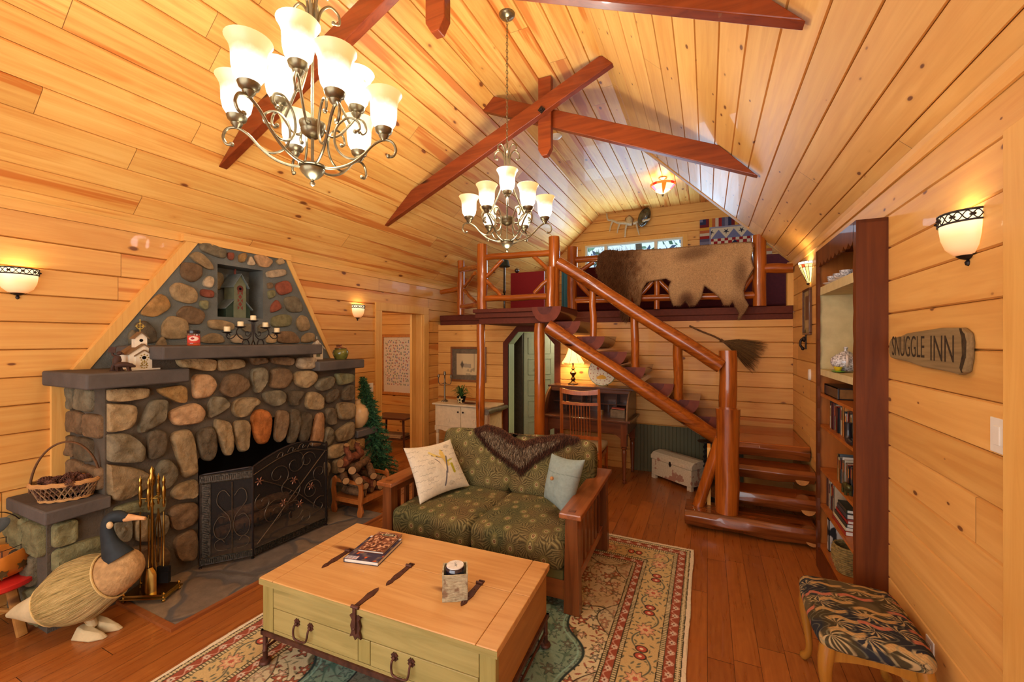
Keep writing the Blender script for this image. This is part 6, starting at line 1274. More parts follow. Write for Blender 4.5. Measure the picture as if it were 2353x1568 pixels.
# bears
def bearfig(q, rz, label, stand):
    t = thing('bear_figurine', label, 'figurine', q, rz); mb = MB(); m = plain('dark_carved_wood', srgb(72, 48, 36), .6, var=.2)
    if stand:      # upright carved bear holding a box up on its back
        mb.tube([(-.02, 0, 0), (-.018, 0, .03), (-.006, 0, .05)], [.014, .010, .014], 8); mb.tube([(.022, 0, 0), (.014, 0, .03), (.004, 0, .05)], [.014, .010, .014], 8)
        mb.tube([(0, 0, .045), (.002, 0, .075), (.004, 0, .10)], [.020, .024, .016], 10); mb.ball((.014, 0, .118), (.016, .013, .014), 10); mb.ball((.030, 0, .114), (.008, .007, .006), 8); mb.tube([(.004, 0, .095), (-.018, .0, .105), (-.022, 0, .125)], .007, 6); mb.box((-.022, 0, .142), (.035, .03, .038), rotm(0, .15, 0)); mb.b2((-.035, -.02, 0), (.038, .02, .005))
    else:
        mb.tube(spline([(-.045, 0, .034), (-.02, 0, .042), (.01, 0, .042), (.028, 0, .038), (.045, 0, .032), (.056, 0, .028)], 3), list(np.interp(np.linspace(0, 5, 16), range(6), [.014, .020, .018, .014, .010, .005])), 10)
        for x, y in ((-.038, -.010), (-.030, .010), (.016, -.010), (.024, .010)): mb.tube([(x, y, .03), (x + .002, y, .012), (x + .005, y, .0)], [.010, .007, .007], 7)
        for y in (-.008, .008): mb.ball((.036, y, .047), .004, 6)
    mb.build('carving', m, t); return t
q = P(268, 853, X=-3.60); q.z = 1.5405; bearfig(q, 1.1, 'upright dark bear figurine carrying a block at the left of the white church', True)
q = P(286, 856, X=-3.52); q.z = 1.5405; bearfig(q, 1.1, 'small walking bear figurine in front of the white church', False)
# jar candle
q = P(445, 789, X=-3.50); q.z = 1.7055; t = thing('jar_candle', 'red labelled jar candle with black lid on the centre mantel', 'candle', q, 1.1)
MB().lathe([(0, 0), (.038, 0), (.042, .006), (.042, .016), (.042, .017)], n=24).build('orange_base', plain('orange_wax', srgb(206, 86, 44), .3, coat=.5), t)
MB().lathe([(.042, .016), (.042, .085), (.036, .093), (.0, .093)], n=24).build('glass_jar', plain('smoky_jar', srgb(92, 62, 56), .12, coat=1), t)
MB().lathe([(.038, .092), (.041, .094), (.041, .112), (.030, .116), (0, .116)], n=24).build('lid', plain('black_lid', srgb(24, 20, 24), .25), t)
A, B = np.meshgrid(np.linspace(-1.1, 1.1, 30), np.linspace(.02, .075, 20)); o = gridmesh('label', np.stack([.0428 * np.sin(A), -.0428 * np.cos(A), B], -1), M['attr'], t)
def lb(x, y, z): c = np.zeros(x.shape + (3,)) + np.array([206, 70, 54.]); e = np.hypot(x / .03, (z - .052) / .018); c = lerp(c, (232, 206, 186), sm(-e, -1, -.95)); c = lerp(c, (150, 40, 40), (np.hypot((x + .008) / .012, (z - .053) / .008) < 1).astype(float)); return c
paint(o, lb)
# candelabra and candles
q = P(582, 789, X=-3.50); q.z = 1.7055; cbq = q; rzc = math.pi / 2; cb = thing('candelabra', 'black wrought iron five cup candelabra on the centre mantel', 'candelabra', q, rzc)
px2m = P(582, 760, X=-3.50); sc_ = (P(635, 758, X=-3.5).y - P(524, 755, X=-3.5).y) / 2
plt = [(-1, .105), (-.5, .150), (0, .205), (.5, .150), (1, .105)]; S_ = .215; mb = MB()
for k, (a, z) in enumerate(plt):
    x = a * S_; mb.lathe([(.004, z - .012), (.03, z - .004), (.040, z + .002), (.040, z + .004), (0, z + .0)], (x, 0, 0), n=18)
for s in (-1, 1):
    mb.tube([(p.x * s, 0, p.y) for p in spline([(.015, .205, 0), (.012, .14, 0), (.02, .08, 0), (.06, .045, 0), (.11, .06, 0), (.14, .10, 0), (.13, .135, 0), (S_ * .5, .145, 0)])], .0045, 7)
    mb.tube([(p.x * s, 0, p.y) for p in spline([(.135, .10, 0), (.17, .06, 0), (.205, .055, 0), (.222, .08, 0), (.205, .095, 0), (.19, .082, 0)])], .004, 7)
    mb.tube([(S_ * s, 0, .1), (S_ * s * .985, 0, .075)], .004, 6)
    mb.tube([(s * (.065 + .03 * math.cos(a)), 0, .048 * math.sin(a) * 1.0) for a in [math.pi * j / 10 for j in range(11)]], .005, 7)
    mb.tube([(p.x * s, 0, p.y) for p in spline([(.02, .10, 0), (.04, .075, 0), (.065, .085, 0), (.062, .11, 0), (.045, .112, 0), (.043, .097, 0)])], .0035, 6)
mb.tube([(0, 0, .04), (0, 0, .205)], .005, 8); mb.tube([(-.035, -.03, 0), (0, 0, .045), (.035, .03, 0)], .004, 6); mb.build('frame', M['iron'], cb)
cnd = None
for k, (a, z) in enumerate(plt):
    lab = ['leftmost', 'second from left', 'topmost middle', 'second from right', 'rightmost'][k] + ' short ivory candle on the black candelabra'
    w3 = q + rotm(0, 0, rzc) @ Vector((a * S_, 0, z + .005))
    if cnd is None:
        cnd = thing('candle', lab, 'candle', w3, 0, 'ivory candles on the candelabra'); MB().lathe([(0, 0), (.021, 0), (.022, .004), (.022, .037), (.019, .04), (0, .038)], n=18).build('wax', plain('ivory_wax', srgb(236, 216, 166), .45, var=.03), cnd); MB().tube([(0, 0, .038), (.001, 0, .048)], .001, 5).build('wick', M['black'], cnd)
    else: o = copy_tree(cnd); o.location = w3; o['label'] = lab
# green birdhouse in the niche
M['sage'] = plain('sage_paint', srgb(112, 116, 88), .7, var=.14, scale=14); M['greyroof'] = plain('grey_roof', srgb(108, 116, 110), .6); M['dkgreen'] = plain('dark_green_paint', srgb(52, 66, 50), .7); M['rose'] = plain('faded_red', srgb(124, 66, 52), .7)
q = P(555, 724, X=-4.03); q = Vector((-4.13, 2.545, 1.961)); t = thing('birdhouse', 'tall sage green two level birdhouse standing in the stone niche', 'birdhouse', q, math.radians(94)); t.scale = (1.18,) * 3
mb = MB(); gable(mb, -.045, .055, -.055, .06, 0, .27, .35, 0, 1, .018, .006); mb.build('tower', [M['sage'], M['greyroof']], t, smooth=0)
mb = MB(); mb.prism([(-.105, 0), (-.045, 0), (-.045, .135), (-.105, .075)], 'Y', -.045, .06, 0); mb.prism([(-.12, .065), (-.045, .14), (-.045, .148), (-.12, .073)], 'Y', -.06, .065, 1); mb.build('side_wing', [M['dkgreen'], M['greyroof']], t, smooth=0); mb = MB(); mb.prism([(.055, 0), (.10, 0), (.10, .075), (.055, .12)], 'Y', -.045, .06, 0); mb.prism([(.055, .125), (.115, .065), (.115, .073), (.055, .133)], 'Y', -.06, .065, 1); mb.build('side_wing', [M['dkgreen'], M['greyroof']], t, smooth=0)
mb = MB(); mb.lathe([(0, 0), (.028, 0)], (.005, -.0562, .235), 18, rot=R90)
for z in (.17, .11): mb.add([(.005, -.0562, z + .022), (.022, -.0562, z), (.005, -.0562, z - .022), (-.012, -.0562, z)], [(0, 1, 2, 3)])
for z in (.14, .08, .20):
    for s in (-1, 1): mb.add([(.005 + s * .004, -.0562, z), (.005 + s * .022, -.0562, z + .018), (.005 + s * .022, -.0562, z - .018)], [(0, 1, 2)])
mb.prism([(.0, .355), (.01, .355), (.012, .39), (.006, .402), (-.002, .385)], 'Y', 0, .01); mb.build('painted_trim', M['rose'], t, smooth=0); MB().lathe([(0, 0), (.011, 0)], (.005, -.0572, .235), 14, rot=R90).build('entry_hole', M['black'], t, smooth=0)
# small white house on the right shelf
q = P(728, 830, X=-3.86); q.z = 1.5355; t = thing('birdhouse', 'small white birdhouse tucked behind the right end of the centre mantel', 'birdhouse', q, math.radians(70)); mb = MB(); gable(mb, -.05, .05, -.04, .05, 0, .13, .185, 0, 0, .02, .006); gable(mb, -.02, .02, -.015, .02, .17, .20, .215, 0, 1, .012, .004); mb.build('house', [M['whitew'], M['brownr']], t, smooth=0)
mb = MB(); mb.b2((-.02, -.0445, .03), (.02, -.041, .085)); mb.build('door', M['sage'], t, smooth=0); mb = MB(); mb.lathe([(.03, 0), (.02, .035), (0, .05)], (0, -.043, .095), 12, rot=R90); mb.build('red_fan', plain('red_paint', srgb(176, 52, 40), .5), t, smooth=0); MB().tube([(0, 0, .2), (0, 0, .25)], .004, 6).build('finial', M['whitew'], t)
# ginger jar
q = P(783, 830, X=-3.62); q.z = 1.5355; t = thing('lidded_jar', 'green glazed pot with brown lid on the right mantel shelf', 'jar', q); t.scale = (1.2,) * 3
MB().lathe([(0, 0), (.045, 0), (.062, .03), (.070, .06), (.062, .085), (.048, .094), (.052, .10)], n=26).build('pot', plain('green_glaze', srgb(108, 108, 44), .2, var=.35, scale=14, coat=.7), t); lo_ = MB().lathe([(.054, .10), (.054, .104), (.03, .112), (.008, .115), (.006, .122), (.012, .13), (.006, .138), (0, .139)], n=22).build('lid', plain('brown_glaze', srgb(120, 66, 36), .3, coat=.4), t)
# ---------------------------------------------------------------- goose
GT = 2.50
G = lambda px, py, d=0: P(px, py, T=2.36 + (px - 17) * .00071) + FWD * d
gq = G(215, 1448); gq.z = 0.0; go = thing('goose_decoy', 'large wooden goose decoy with straw body and dark blue neck on the floor', 'goose figure', gq)
gpx = GT / F
def loft(mb, st_, wk=.8, n=20, col=None, ribs=0, mi=0, cap=True):
    k = len(st_); vs = []
    for i, (px, py, r) in enumerate(st_):
        a = st_[max(i - 1, 0)]; b = st_[min(i + 1, k - 1)]; tx, tz = (b[0] - a[0]), -(b[1] - a[1]); L = math.hypot(tx, tz); nx, nz = -tz / L, tx / L; c_ = G(px, py) - gq
        for j in range(n):
            q = 2 * math.pi * j / n; rr = r * gpx * (1 + (ribs * math.sin(j * 2.5 * math.pi) if ribs else 0)); vs.append(c_ + (RGT * nx + Vector((0, 0, nz))) * math.cos(q) * rr + FWD * math.sin(q) * rr * wk)
    fs = [(i * n + j, i * n + (j + 1) % n, (i + 1) * n + (j + 1) % n, (i + 1) * n + j) for i in range(k - 1) for j in range(n)]
    if cap: fs += [tuple(range(n))[::-1], tuple((k - 1) * n + j for j in range(n))]
    mb.add(vs, fs, mi, col)
def dense(st_, k=4): return [(p.x, p.y, p.z) for p in spline([(a, b, c) for a, b, c in st_], k)]
M['crack'] = plain('cracked_cream_wood', srgb(196, 176, 132), .7, var=.14, scale=9, bump=.7, bscale=14)
mb = MB(); loft(mb, dense([(17, 1415, 5), (45, 1406, 17), (85, 1398, 32), (120, 1388, 46)]), .7); mb.build('tail', M['crack'], go)
def straw():
    t = NT('bundled_straw'); tc = t.nd('TexCoord').outputs['Object']; v = t.nd('Attribute', attribute_name='Col').outputs['Color']; s = t.xyz(v); n = t.noise(t.comb(t.math('MULTIPLY', s.outputs[0], 46), t.math('MULTIPLY', s.outputs[1], 2.5), 0), 1.0, 4, .7)
    t.bump(n, 1.0, .02); return t.fin(t.ramp(n, [(.30, srgb(92, 76, 30)), (.42, srgb(162, 138, 74)), (.62, srgb(206, 176, 110))]), .6)
M['straw'] = straw(); mb = MB(); S2 = dense([(116, 1390, 46), (145, 1376, 60), (178, 1359, 69), (210, 1343, 67), (240, 1329, 58), (258, 1320, 51)]); n = 96; k = len(S2); vs = []; cols = []
for i, (px, py, r) in enumerate(S2):
    a = S2[max(i - 1, 0)]; b = S2[min(i + 1, k - 1)]; tx, tz = (b[0] - a[0]), -(b[1] - a[1]); L = math.hypot(tx, tz); nx, nz = -tz / L, tx / L; c_ = G(px, py) - gq
    for j in range(n): q_ = 2 * math.pi * j / n; rr = r * gpx * (1 + .012 * math.sin(j * 2.1) + .012 * math.sin(j * 5.3)); vs.append(c_ + (RGT * nx + Vector((0, 0, nz))) * math.cos(q_) * rr + FWD * math.sin(q_) * rr * .8)
mb.add(vs, [(i * n + j, i * n + (j + 1) % n, (i + 1) * n + (j + 1) % n, (i + 1) * n + j) for i in range(k - 1) for j in range(n)])
so = mb.build('straw_body', M['straw'], go); at = so.data.color_attributes.new('Col', 'FLOAT_COLOR', 'POINT'); at.data.foreach_set('color', [x for i in range(k) for j in range(n) for x in (abs(1 - 2 * j / n), i / k, 0, 1)])
mb = MB()
for (px, py, r) in ((118, 1389, 47), (256, 1321, 53)):
    tx, tz = .9, .43; nx, nz = -tz, tx; c_ = G(px, py) - gq; mb.tube([c_ + (RGT * nx + Vector((0, 0, nz))) * math.cos(q_) * r * gpx + FWD * math.sin(q_) * r * gpx * .8 for q_ in [j * .2618 for j in range(24)]], .006, 6, closed=True, cap=False)
mb.build('binding_ring', plain('pale_cane', srgb(206, 176, 112), .5), go)
M['cork'] = plain('cork_wood', srgb(180, 142, 92), .8, var=.16, scale=30, bump=.6, bscale=60); mb = MB(); loft(mb, dense([(250, 1324, 50), (272, 1312, 48), (292, 1299, 42), (308, 1288, 30), (318, 1282, 14)]), .82); loft(mb, dense([(262, 1340, 26), (235, 1375, 22), (212, 1405, 12), (206, 1428, 10)]), .9); mb.build('breast', M['cork'], go)
M['navy'] = plain('dark_slate_blue_paint', srgb(40, 45, 46), .6, var=.12); mb = MB(); loft(mb, dense([(273, 1284, 34), (262, 1266, 26), (252, 1245, 18), (246, 1222, 14), (247, 1203, 13), (258, 1190, 14), (272, 1187, 14), (284, 1189, 12), (293, 1192, 9)]), .75, 16); mb.build('neck_and_head', M['navy'], go)
mb = MB(); loft(mb, dense([(288, 1190, 10), (305, 1190, 7), (322, 1191, 5), (334, 1192, 4)]), .8, 12); mb.build('bill', plain('pale_bill', srgb(214, 160, 104), .6), go)
c_ = G(262, 1203, -.027) - gq; MB().ball(c_, (.018, .014, .022), 12, rot=rotm(0, 0, TH)).build('cheek_patch', plain('cream_cheek', srgb(216, 186, 136), .6), go)
mb = MB(); b0 = G(206, 1428) - gq; z0 = b0.z
for s, (dx, dy) in ((-1, (.0, -.035)), (1, (.02, .04))):
    o_ = RGT * dx + FWD * dy
    mb.add([(o_ + RGT * a_ + FWD * b_ + Vector((0, 0, zz)))[:] for a_, b_, zz in ((-.075, -.03, 0), (.05, -.045, 0), (.11, -.02, 0), (.12, .01, 0), (.05, .035, 0), (-.075, .03, 0), (-.045, -.02, .075), (.0, -.03, .055), (.08, -.02, .035), (.09, .0, .035), (.0, .025, .055), (-.045, .02, .075))], [(5, 4, 3, 2, 1, 0), (6, 7, 8, 9, 10, 11)] + [(i, (i + 1) % 6, (i + 1) % 6 + 6, i + 6) for i in range(6)])
mb.tube([(0, 0, .04), b0 + Vector((0, 0, .02))], .026, 10); mb.build('feet', M['crack'], go, smooth=30, bevel=.012)
# ---------------------------------------------------------------- red stool with a gourd bowl at the left edge
sq = P(2, 1400, Z=.0); sq = Vector((-3.862, .965, 0)); t = thing('milking_stool', 'small stool with red top at the left edge holding the gourd basket', 'stool', sq)
MB().lathe([(0, .285), (.19, .285), (.20, .295), (.20, .318), (.19, .325), (0, .325)], n=32).build('seat', plain('red_paint_gloss', srgb(196, 40, 34), .3, coat=.4, var=.04), t)
for k in range(4):
    a = k * math.pi / 2 + .35; l = MB(); l.tube([(.12 * math.cos(a), .12 * math.sin(a), .285), (.20 * math.cos(a), .20 * math.sin(a), 0)], [.024, .026], 8, flat=.6); l.build('leg', M['sidepine'], t)
MB().tube([(.15 * math.cos(.35), .15 * math.sin(.35), .14), (.15 * math.cos(.35 + math.pi), .15 * math.sin(.35 + math.pi), .14)], .014, 8).build('stretcher', M['sidepine'], t)
t = thing('gourd_basket', 'orange gourd bowl painted with leaves and a wire handle at the left edge', 'basket', (sq.x, sq.y, .326)); gr_ = MB(); n = 36; prof = [(.08, 0), (.14, .03), (.165, .08), (.160, .13), (.150, .155), (.142, .155), (.15, .10), (.12, .03), (0, .02)]
vs = [(r * (1 + .025 * math.cos(9 * a)) * math.cos(a), r * (1 + .025 * math.cos(9 * a)) * math.sin(a), z + (.012 * math.sin(2 * a) if 3 < i < 6 else 0)) for i, (r, z) in enumerate(prof) for a in [2 * math.pi * j / n for j in range(n)]]
gr_.add(vs, [(i * n + j, i * n + (j + 1) % n, (i + 1) * n + (j + 1) % n, (i + 1) * n + j) for i in range(len(prof) - 1) for j in range(n)] + [tuple(range(n))[::-1]]); gr_.build('bowl', plain('orange_gourd', srgb(198, 118, 36), .35, var=.12, scale=8, coat=.3), t)
mb = MB()
for a0_, zz in ((-.55, .07), (-.05, .06), (.5, .08), (-1.1, .07)):
    ce = Vector((.172 * math.cos(a0_), .172 * math.sin(a0_), zz)); u = Vector((-math.sin(a0_), math.cos(a0_), 0)); mb.add([ce + u * x + Vector((0, 0, z)) + Vector((math.cos(a0_), math.sin(a0_), 0)) * (-.006 * abs(x) / .03) for x, z in ((0, .03), (.012, .015), (.03, .018), (.02, 0), (.026, -.018), (.005, -.012), (0, -.03), (-.006, -.012), (-.026, -.018), (-.02, 0), (-.03, .018), (-.012, .015))], [tuple(range(12))])
mb.build('painted_leaves', plain('leaf_brown', srgb(88, 66, 34), .6), t, smooth=0)
mb = MB(); mb.tube([(.0, .15 * math.cos(a), .14 + .25 * math.sin(a)) for a in [math.pi * j / 20 for j in range(21)]], .003, 6); mb.tube([(.01, 0, .39), (.01, 0, .35)], .002, 5)
for k in range(10): a = k * .628; mb.tube([(.14 * math.cos(a), .14 * math.sin(a), .155), (.14 * math.cos(a), .14 * math.sin(a), .19)], .002, 5)
mb.tube([(.14 * math.cos(k * .314), .14 * math.sin(k * .314), .19) for k in range(20)], .002, 5, closed=True, cap=False); mb.build('wire_handle', M['iron'], t)
mb = MB(); mb.ball((.01, 0, .30), (.006, .075, .045), 16, rot=rotm(.5, 0, 0)); mb.build('hanging_tag', plain('slate_blue_metal', srgb(92, 98, 96), .5), t)
# ---------------------------------------------------------------- built-in bookcase
M['bk'] = wood('red_mahogany_case', srgb(110, 54, 14), srgb(72, 30, 6), 'Z', .5, .05, .5); M['bkin'] = wood('orange_case_inside', srgb(178, 104, 40), srgb(150, 80, 26), 'Z', .4, .1, .5)
M['beige'] = plain('beige_covering', srgb(206, 190, 140), .7, var=.06, scale=14, bump=.3, bscale=30)
BX, BY0, BY1, BB, BT = .766, 2.985, 3.955, 1.16, 2.43
bc = thing('bookcase', 'tall red brown built in bookcase with scalloped edges in the right wall', 'bookcase', (0, 0, 0))
MB().b2((BX + .018, BY0, 0), (BB, BY0 + .02, BT)).build('side_panel', M['bk'], bc, smooth=0)
MB().b2((BX + .018, BY0 + .02, 0), (BB, BY0 + .028, BT - .02)).build('side_lining', M['bkin'], bc, smooth=0)
MB().b2((BX + .018, BY1 - .02, 0), (BB, BY1, BT)).build('side_panel', M['bk'], bc, smooth=0)
MB().b2((BX + .018, BY1 - .028, 0), (BB, BY1 - .02, BT - .02)).build('side_lining', M['bkin'], bc, smooth=0)
MB().b2((BX, BY0, BT - .02), (BB, BY1, BT)).build('top', M['bk'], bc, smooth=0); MB().b2((BB - .012, BY0, 0), (BB, BY1, BT)).build('back', M['bkin'], bc, smooth=0)
def scal(pts_n, a, b, base, amp):      # scalloped edge between a and b
    return [(a + (b - a) * i / (pts_n * 6), base + amp * abs(math.sin(math.pi * i / 6))) for i in range(pts_n * 6 + 1)]
for (y0_, y1_, s) in ((BY0, BY0 + .045, 1), (BY1 - .045, BY1, -1)):
    e = scal(14, 0.02, BT, 0, .012); o_ = [((y1_ if s > 0 else y0_) + s * d, z) for z, d in e]; q = [(y0_ if s > 0 else y1_, BT), (y0_ if s > 0 else y1_, .02)] ; MB().prism(o_ + q, 'X', BX, BX + .018).build('face_stile', M['bk'], bc, smooth=0)
e = scal(9, BY0 + .05, BY1 - .05, 0, .03); MB().prism([(y, BT - .10 - d) for y, d in e] + [(BY1 - .04, BT), (BY0 + .04, BT)], 'X', BX, BX + .018).build('valance', M['bk'], bc, smooth=0)
for z, th, m in ((2.09, .06, 'beige'), (1.48, .045, 'beige'), (1.322, .02, 'bkin'), (1.085, .02, 'bkin'), (.755, .02, 'bkin'), (.477, .02, 'bkin'), (.16, .03, 'bkin')): MB().b2((BX + .019, BY0 + .029, z), (BB - .013, BY1 - .029, z + th)).build('shelf', M[m], bc, smooth=0)
MB().b2((BX + .019, BY1 - .034, 1.526), (BB - .013, BY1 - .028, 2.089)).build('beige_lining', M['beige'], bc, smooth=0); MB().b2((BB - .018, BY0 + .03, 1.526), (BB - .013, BY1 - .03, 2.089)).build('beige_lining', M['beige'], bc, smooth=0)
MB().b2((BX + .002, BY0, 0), (BX + .02, BY1, .16)).build('kick_board', M['bk'], bc, smooth=0)
M['china'] = plain('white_china', srgb(226, 216, 206), .12, var=.04, coat=.6); M['bluechina'] = plain('blue_sprigged_china', srgb(214, 214, 214), .12, var=.55, scale=90, coat=.6)
cp0 = None
for i, (x, y) in enumerate(((.845, 3.80), (.850, 3.66), (.850, 3.50))):
    lab = ['farthest teacup and saucer', 'middle teacup and saucer', 'nearest teacup and saucer'][i] + ' on the top beige shelf of the bookcase'
    if cp0 is None:
        cp0 = thing('teacup', lab, 'teacup', (x, y, 2.1505), 0, 'teacups on the top shelf'); MB().lathe([(0, 0), (.03, 0), (.055, .010), (.068, .018), (.066, .020), (.03, .006), (0, .005)], n=22).build('saucer', M['china'], cp0)
        MB().lathe([(.018, .008), (.024, .016), (.036, .035), (.040, .058), (.042, .066), (.039, .066), (.034, .03), (0, .014)], n=22).build('cup', M['bluechina'], cp0); MB().tube([(0, .038 + .018 * math.sin(a), .04 + .018 * math.cos(a)) for a in [math.pi * j / 8 for j in range(9)]], .0035, 6).build('handle', M['china'], cp0)
    else: o = copy_tree(cp0); o.location = (x, y, 2.1505); o['label'] = lab
t = thing('teapot', 'blue sprigged white teapot on the lower beige shelf', 'teapot', (.875, 3.63, 1.532), 1.4)
MB().lathe([(0, 0), (.045, 0), (.05, .008), (.075, .03), (.088, .06), (.082, .09), (.055, .115), (.035, .12), (0, .12)], n=28).build('body', M['bluechina'], t); MB().lathe([(.045, .117), (.03, .132), (.01, .14), (.008, .15), (.014, .158), (.010, .168), (0, .17)], n=20).build('lid', M['bluechina'], t)
MB().tube(spline([(.075, 0, .04), (.115, 0, .06), (.125, 0, .10), (.14, 0, .12)]), list(np.interp(np.linspace(0, 3, 19), range(4), [.018, .014, .010, .009])), 8).build('spout', M['china'], t); MB().tube(spline([(-.075, 0, .09), (-.115, 0, .11), (-.13, 0, .075), (-.10, 0, .04), (-.075, 0, .035)]), .007, 8).build('handle', M['china'], t)
t = thing('leaf_dish', 'yellow dish on a green leaf plate in front of the teapot', 'dish', (.815, 3.56, 1.526)); MB().lathe([(0, 0), (.05, 0), (.085, .008), (.082, .012), (.03, .005), (0, .004)], n=26, sx=.45, sy=1).build('leaf_plate', plain('leaf_green', srgb(96, 156, 40), .3, coat=.5), t); MB().lathe([(.02, .005), (.034, .015), (.045, .04), (.042, .04), (.03, .015), (0, .01)], n=22, sx=.55).build('bowl', plain('yellow_glaze', srgb(226, 196, 40), .25, coat=.5), t)
# books
BC = [(28, 34, 40), (150, 44, 34), (60, 62, 66), (196, 186, 160), (110, 70, 50), (40, 70, 84), (206, 190, 150), (150, 120, 60), (70, 50, 44), (180, 160, 130), (96, 40, 40), (52, 58, 46), (226, 220, 206), (200, 130, 60), (86, 96, 104)]
def spines(y0_, y1_, z, hmin, hmax, x, shelf, group, wmin=.018, wmax=.035, dep=.14):
    y = y0_; k = 0; nm = {(28, 34, 40): 'black', (150, 44, 34): 'red', (60, 62, 66): 'charcoal', (196, 186, 160): 'tan', (110, 70, 50): 'brown', (40, 70, 84): 'teal', (206, 190, 150): 'cream', (150, 120, 60): 'mustard', (70, 50, 44): 'dark brown', (180, 160, 130): 'beige', (96, 40, 40): 'maroon', (52, 58, 46): 'dark green', (226, 220, 206): 'white', (200, 130, 60): 'orange', (86, 96, 104): 'slate'}
    pos = ['farthest back', 'second', 'third', 'fourth', 'fifth', 'sixth', 'seventh', 'eighth', 'ninth', 'tenth', 'eleventh', 'twelfth', 'thirteenth', 'fourteenth', 'fifteenth', 'sixteenth', 'seventeenth', 'eighteenth', 'nineteenth', 'twentieth']
    while y > y1_ and k < 20:
        w_ = R.uniform(wmin, wmax); h = R.uniform(hmin, hmax); c = BC[(k * 7 + int(z * 10)) % 15]; xx = x + R.uniform(0, .012)
        where = 'farthest back' if k == 0 else pos[k] + ' book from the far end'
        t = thing('book', ('%s spined book farthest back on %s' % (nm[c], shelf)) if k == 0 else '%s spine, %s on %s' % (nm[c], where, shelf), 'book', (xx, y - w_, z), 0, group)
        key = 'cov%d%d%d' % c
        if key not in M: M[key] = plain('cover_' + nm[c].replace(' ', '_'), srgb(*c), .4, var=.08)
        b = MB(); b.b2((0, 0, 0), (.003, w_, h)); b.b2((0, 0, 0), (dep, .002, h)); b.b2((0, w_ - .002, 0), (dep, w_, h)); b.build('cover', M[key], t, smooth=0)
        MB().b2((.003, .002, .003), (dep - .004, w_ - .002, h - .004)).build('page_block', M['pages'], t, smooth=0)
        c3 = BC[(k * 3 + 4) % 15]; key = 'cov%d%d%d' % c3
        if key not in M: M[key] = plain('cover_' + nm[c3].replace(' ', '_'), srgb(*c3), .4, var=.08)
        lb_ = MB(); lb_.b2((-.0008, w_ * .2, h * .55), (0, w_ * .8, h * .9)); lb_.build('spine_label', M[key], t, smooth=0)
        y -= w_ + .0015; k += 1
spines(3.80, 3.30, 1.1055, .16, .20, .815, 'the upper book shelf', 'books on the upper book shelf', .02, .034)
spines(3.62, 3.16, .7755, .15, .19, .815, 'the middle shelf', 'books on the middle shelf', .014, .026)
spines(3.90, 3.72, .4975, .18, .22, .82, 'the shelf above the bottom', 'upright books on the low shelf', .022, .036)
z = .4975
for i, (c, h, d_) in enumerate((((150, 44, 34), .028, .30), ((206, 190, 150), .022, .28), ((52, 58, 46), .024, .27), ((150, 44, 34), .02, .26), ((60, 62, 66), .03, .22), ((52, 58, 46), .022, .20))):
    key = 'cov%d%d%d' % c; nmz = ['bottom red book', 'cream book second from bottom', 'dark green book third from bottom', 'red book fourth from bottom', 'charcoal book second from top', 'dark green book on top'][i]
    if key not in M: M[key] = plain('cover_c%d' % i, srgb(*c), .4, var=.08)
    book('book', .20, d_, h, M[key], M['pages'], nmz + ' of the stack on the low shelf', (.80 + i * .004, 3.62 - d_ + R.uniform(-.01, .01) - i * .008, z), 0, 'stacked books on the low shelf'); z += h + .0006
t = thing('large_book', 'large dark bound book lying flat on the shelf under the teapot', 'book', (.80, 3.50, 1.3425), 0); MB().b2((0, 0, 0), (.24, .36, .008)).b2((0, 0, .07), (.24, .36, .08)).b2((0, 0, 0), (.01, .36, .08)).build('cover', plain('black_leather', srgb(40, 30, 26), .35, coat=.3), t, smooth=0, bevel=.002); MB().b2((.01, .006, .008), (.232, .354, .07)).build('page_block', plain('old_pages', srgb(140, 96, 50), .7), t, smooth=0)
t = thing('boot_figurine', 'dark boot shaped bookend on the upper book shelf', 'figurine', (.795, 3.20, 1.1055)); MB().tube(spline([(0, -.05, .02), (0, .0, .02), (0, .035, .03), (0, .045, .08), (0, .045, .13)]), list(np.interp(np.linspace(0, 4, 25), range(5), [.012, .02, .022, .018, .022])), 10).build('boot', plain('black_boot', srgb(36, 34, 36), .35, coat=.3), t)
t = thing('bronze_figurine', 'small green bronze animal figure on the middle shelf', 'figurine', (.80, 3.30, .7755)); mb = MB(); mb.tube(spline([(0, -.04, .035), (0, 0, .05), (0, .035, .045)]), [.02] * 13, 10); mb.ball((0, -.05, .055), (.018, .02, .018), 10)
for y in (-.03, .03):
    for x in (-.012, .012): mb.tube([(x, y, .0), (x, y, .04)], .008, 7)
mb.build('cast_body', plain('green_bronze', srgb(84, 82, 44), .35, .6), t)
t = thing('decor_box', 'black and white printed box standing on the bottom shelf', 'box', (.81, 3.78, .1905), 0); MB().b2((0, 0, 0), (.16, .04, .24)).build('box', M['black'], t, smooth=0, bevel=.002); A, B = np.meshgrid(np.linspace(.006, .154, 30), np.linspace(.01, .23, 40)); o = gridmesh('printed_front', np.stack([A, A * 0 - .001, B], -1), M['attr'], t, smooth=False); paint(o, lambda x, y, z: lerp(np.zeros(x.shape + (3,)) + np.array([186, 180, 170.]), (40, 38, 40), sm(vnoise(x, z, 30, 5), .6, .7)))
mb = MB(); A, B = np.meshgrid(np.linspace(.003, .037, 12), np.linspace(.01, .23, 40)); o = gridmesh('printed_side', np.stack([A * 0 - .001, A, B], -1), M['attr'], t, smooth=False); paint(o, lambda x, y, z: lerp(np.zeros(x.shape + (3,)) + np.array([186, 180, 170.]), (40, 38, 40), sm(vnoise(y, z, 30, 5), .6, .7)))
t = thing('woven_basket', 'small tan woven basket on the bottom shelf of the bookcase', 'basket', (.865, 3.50, .1905)); mb = MB()
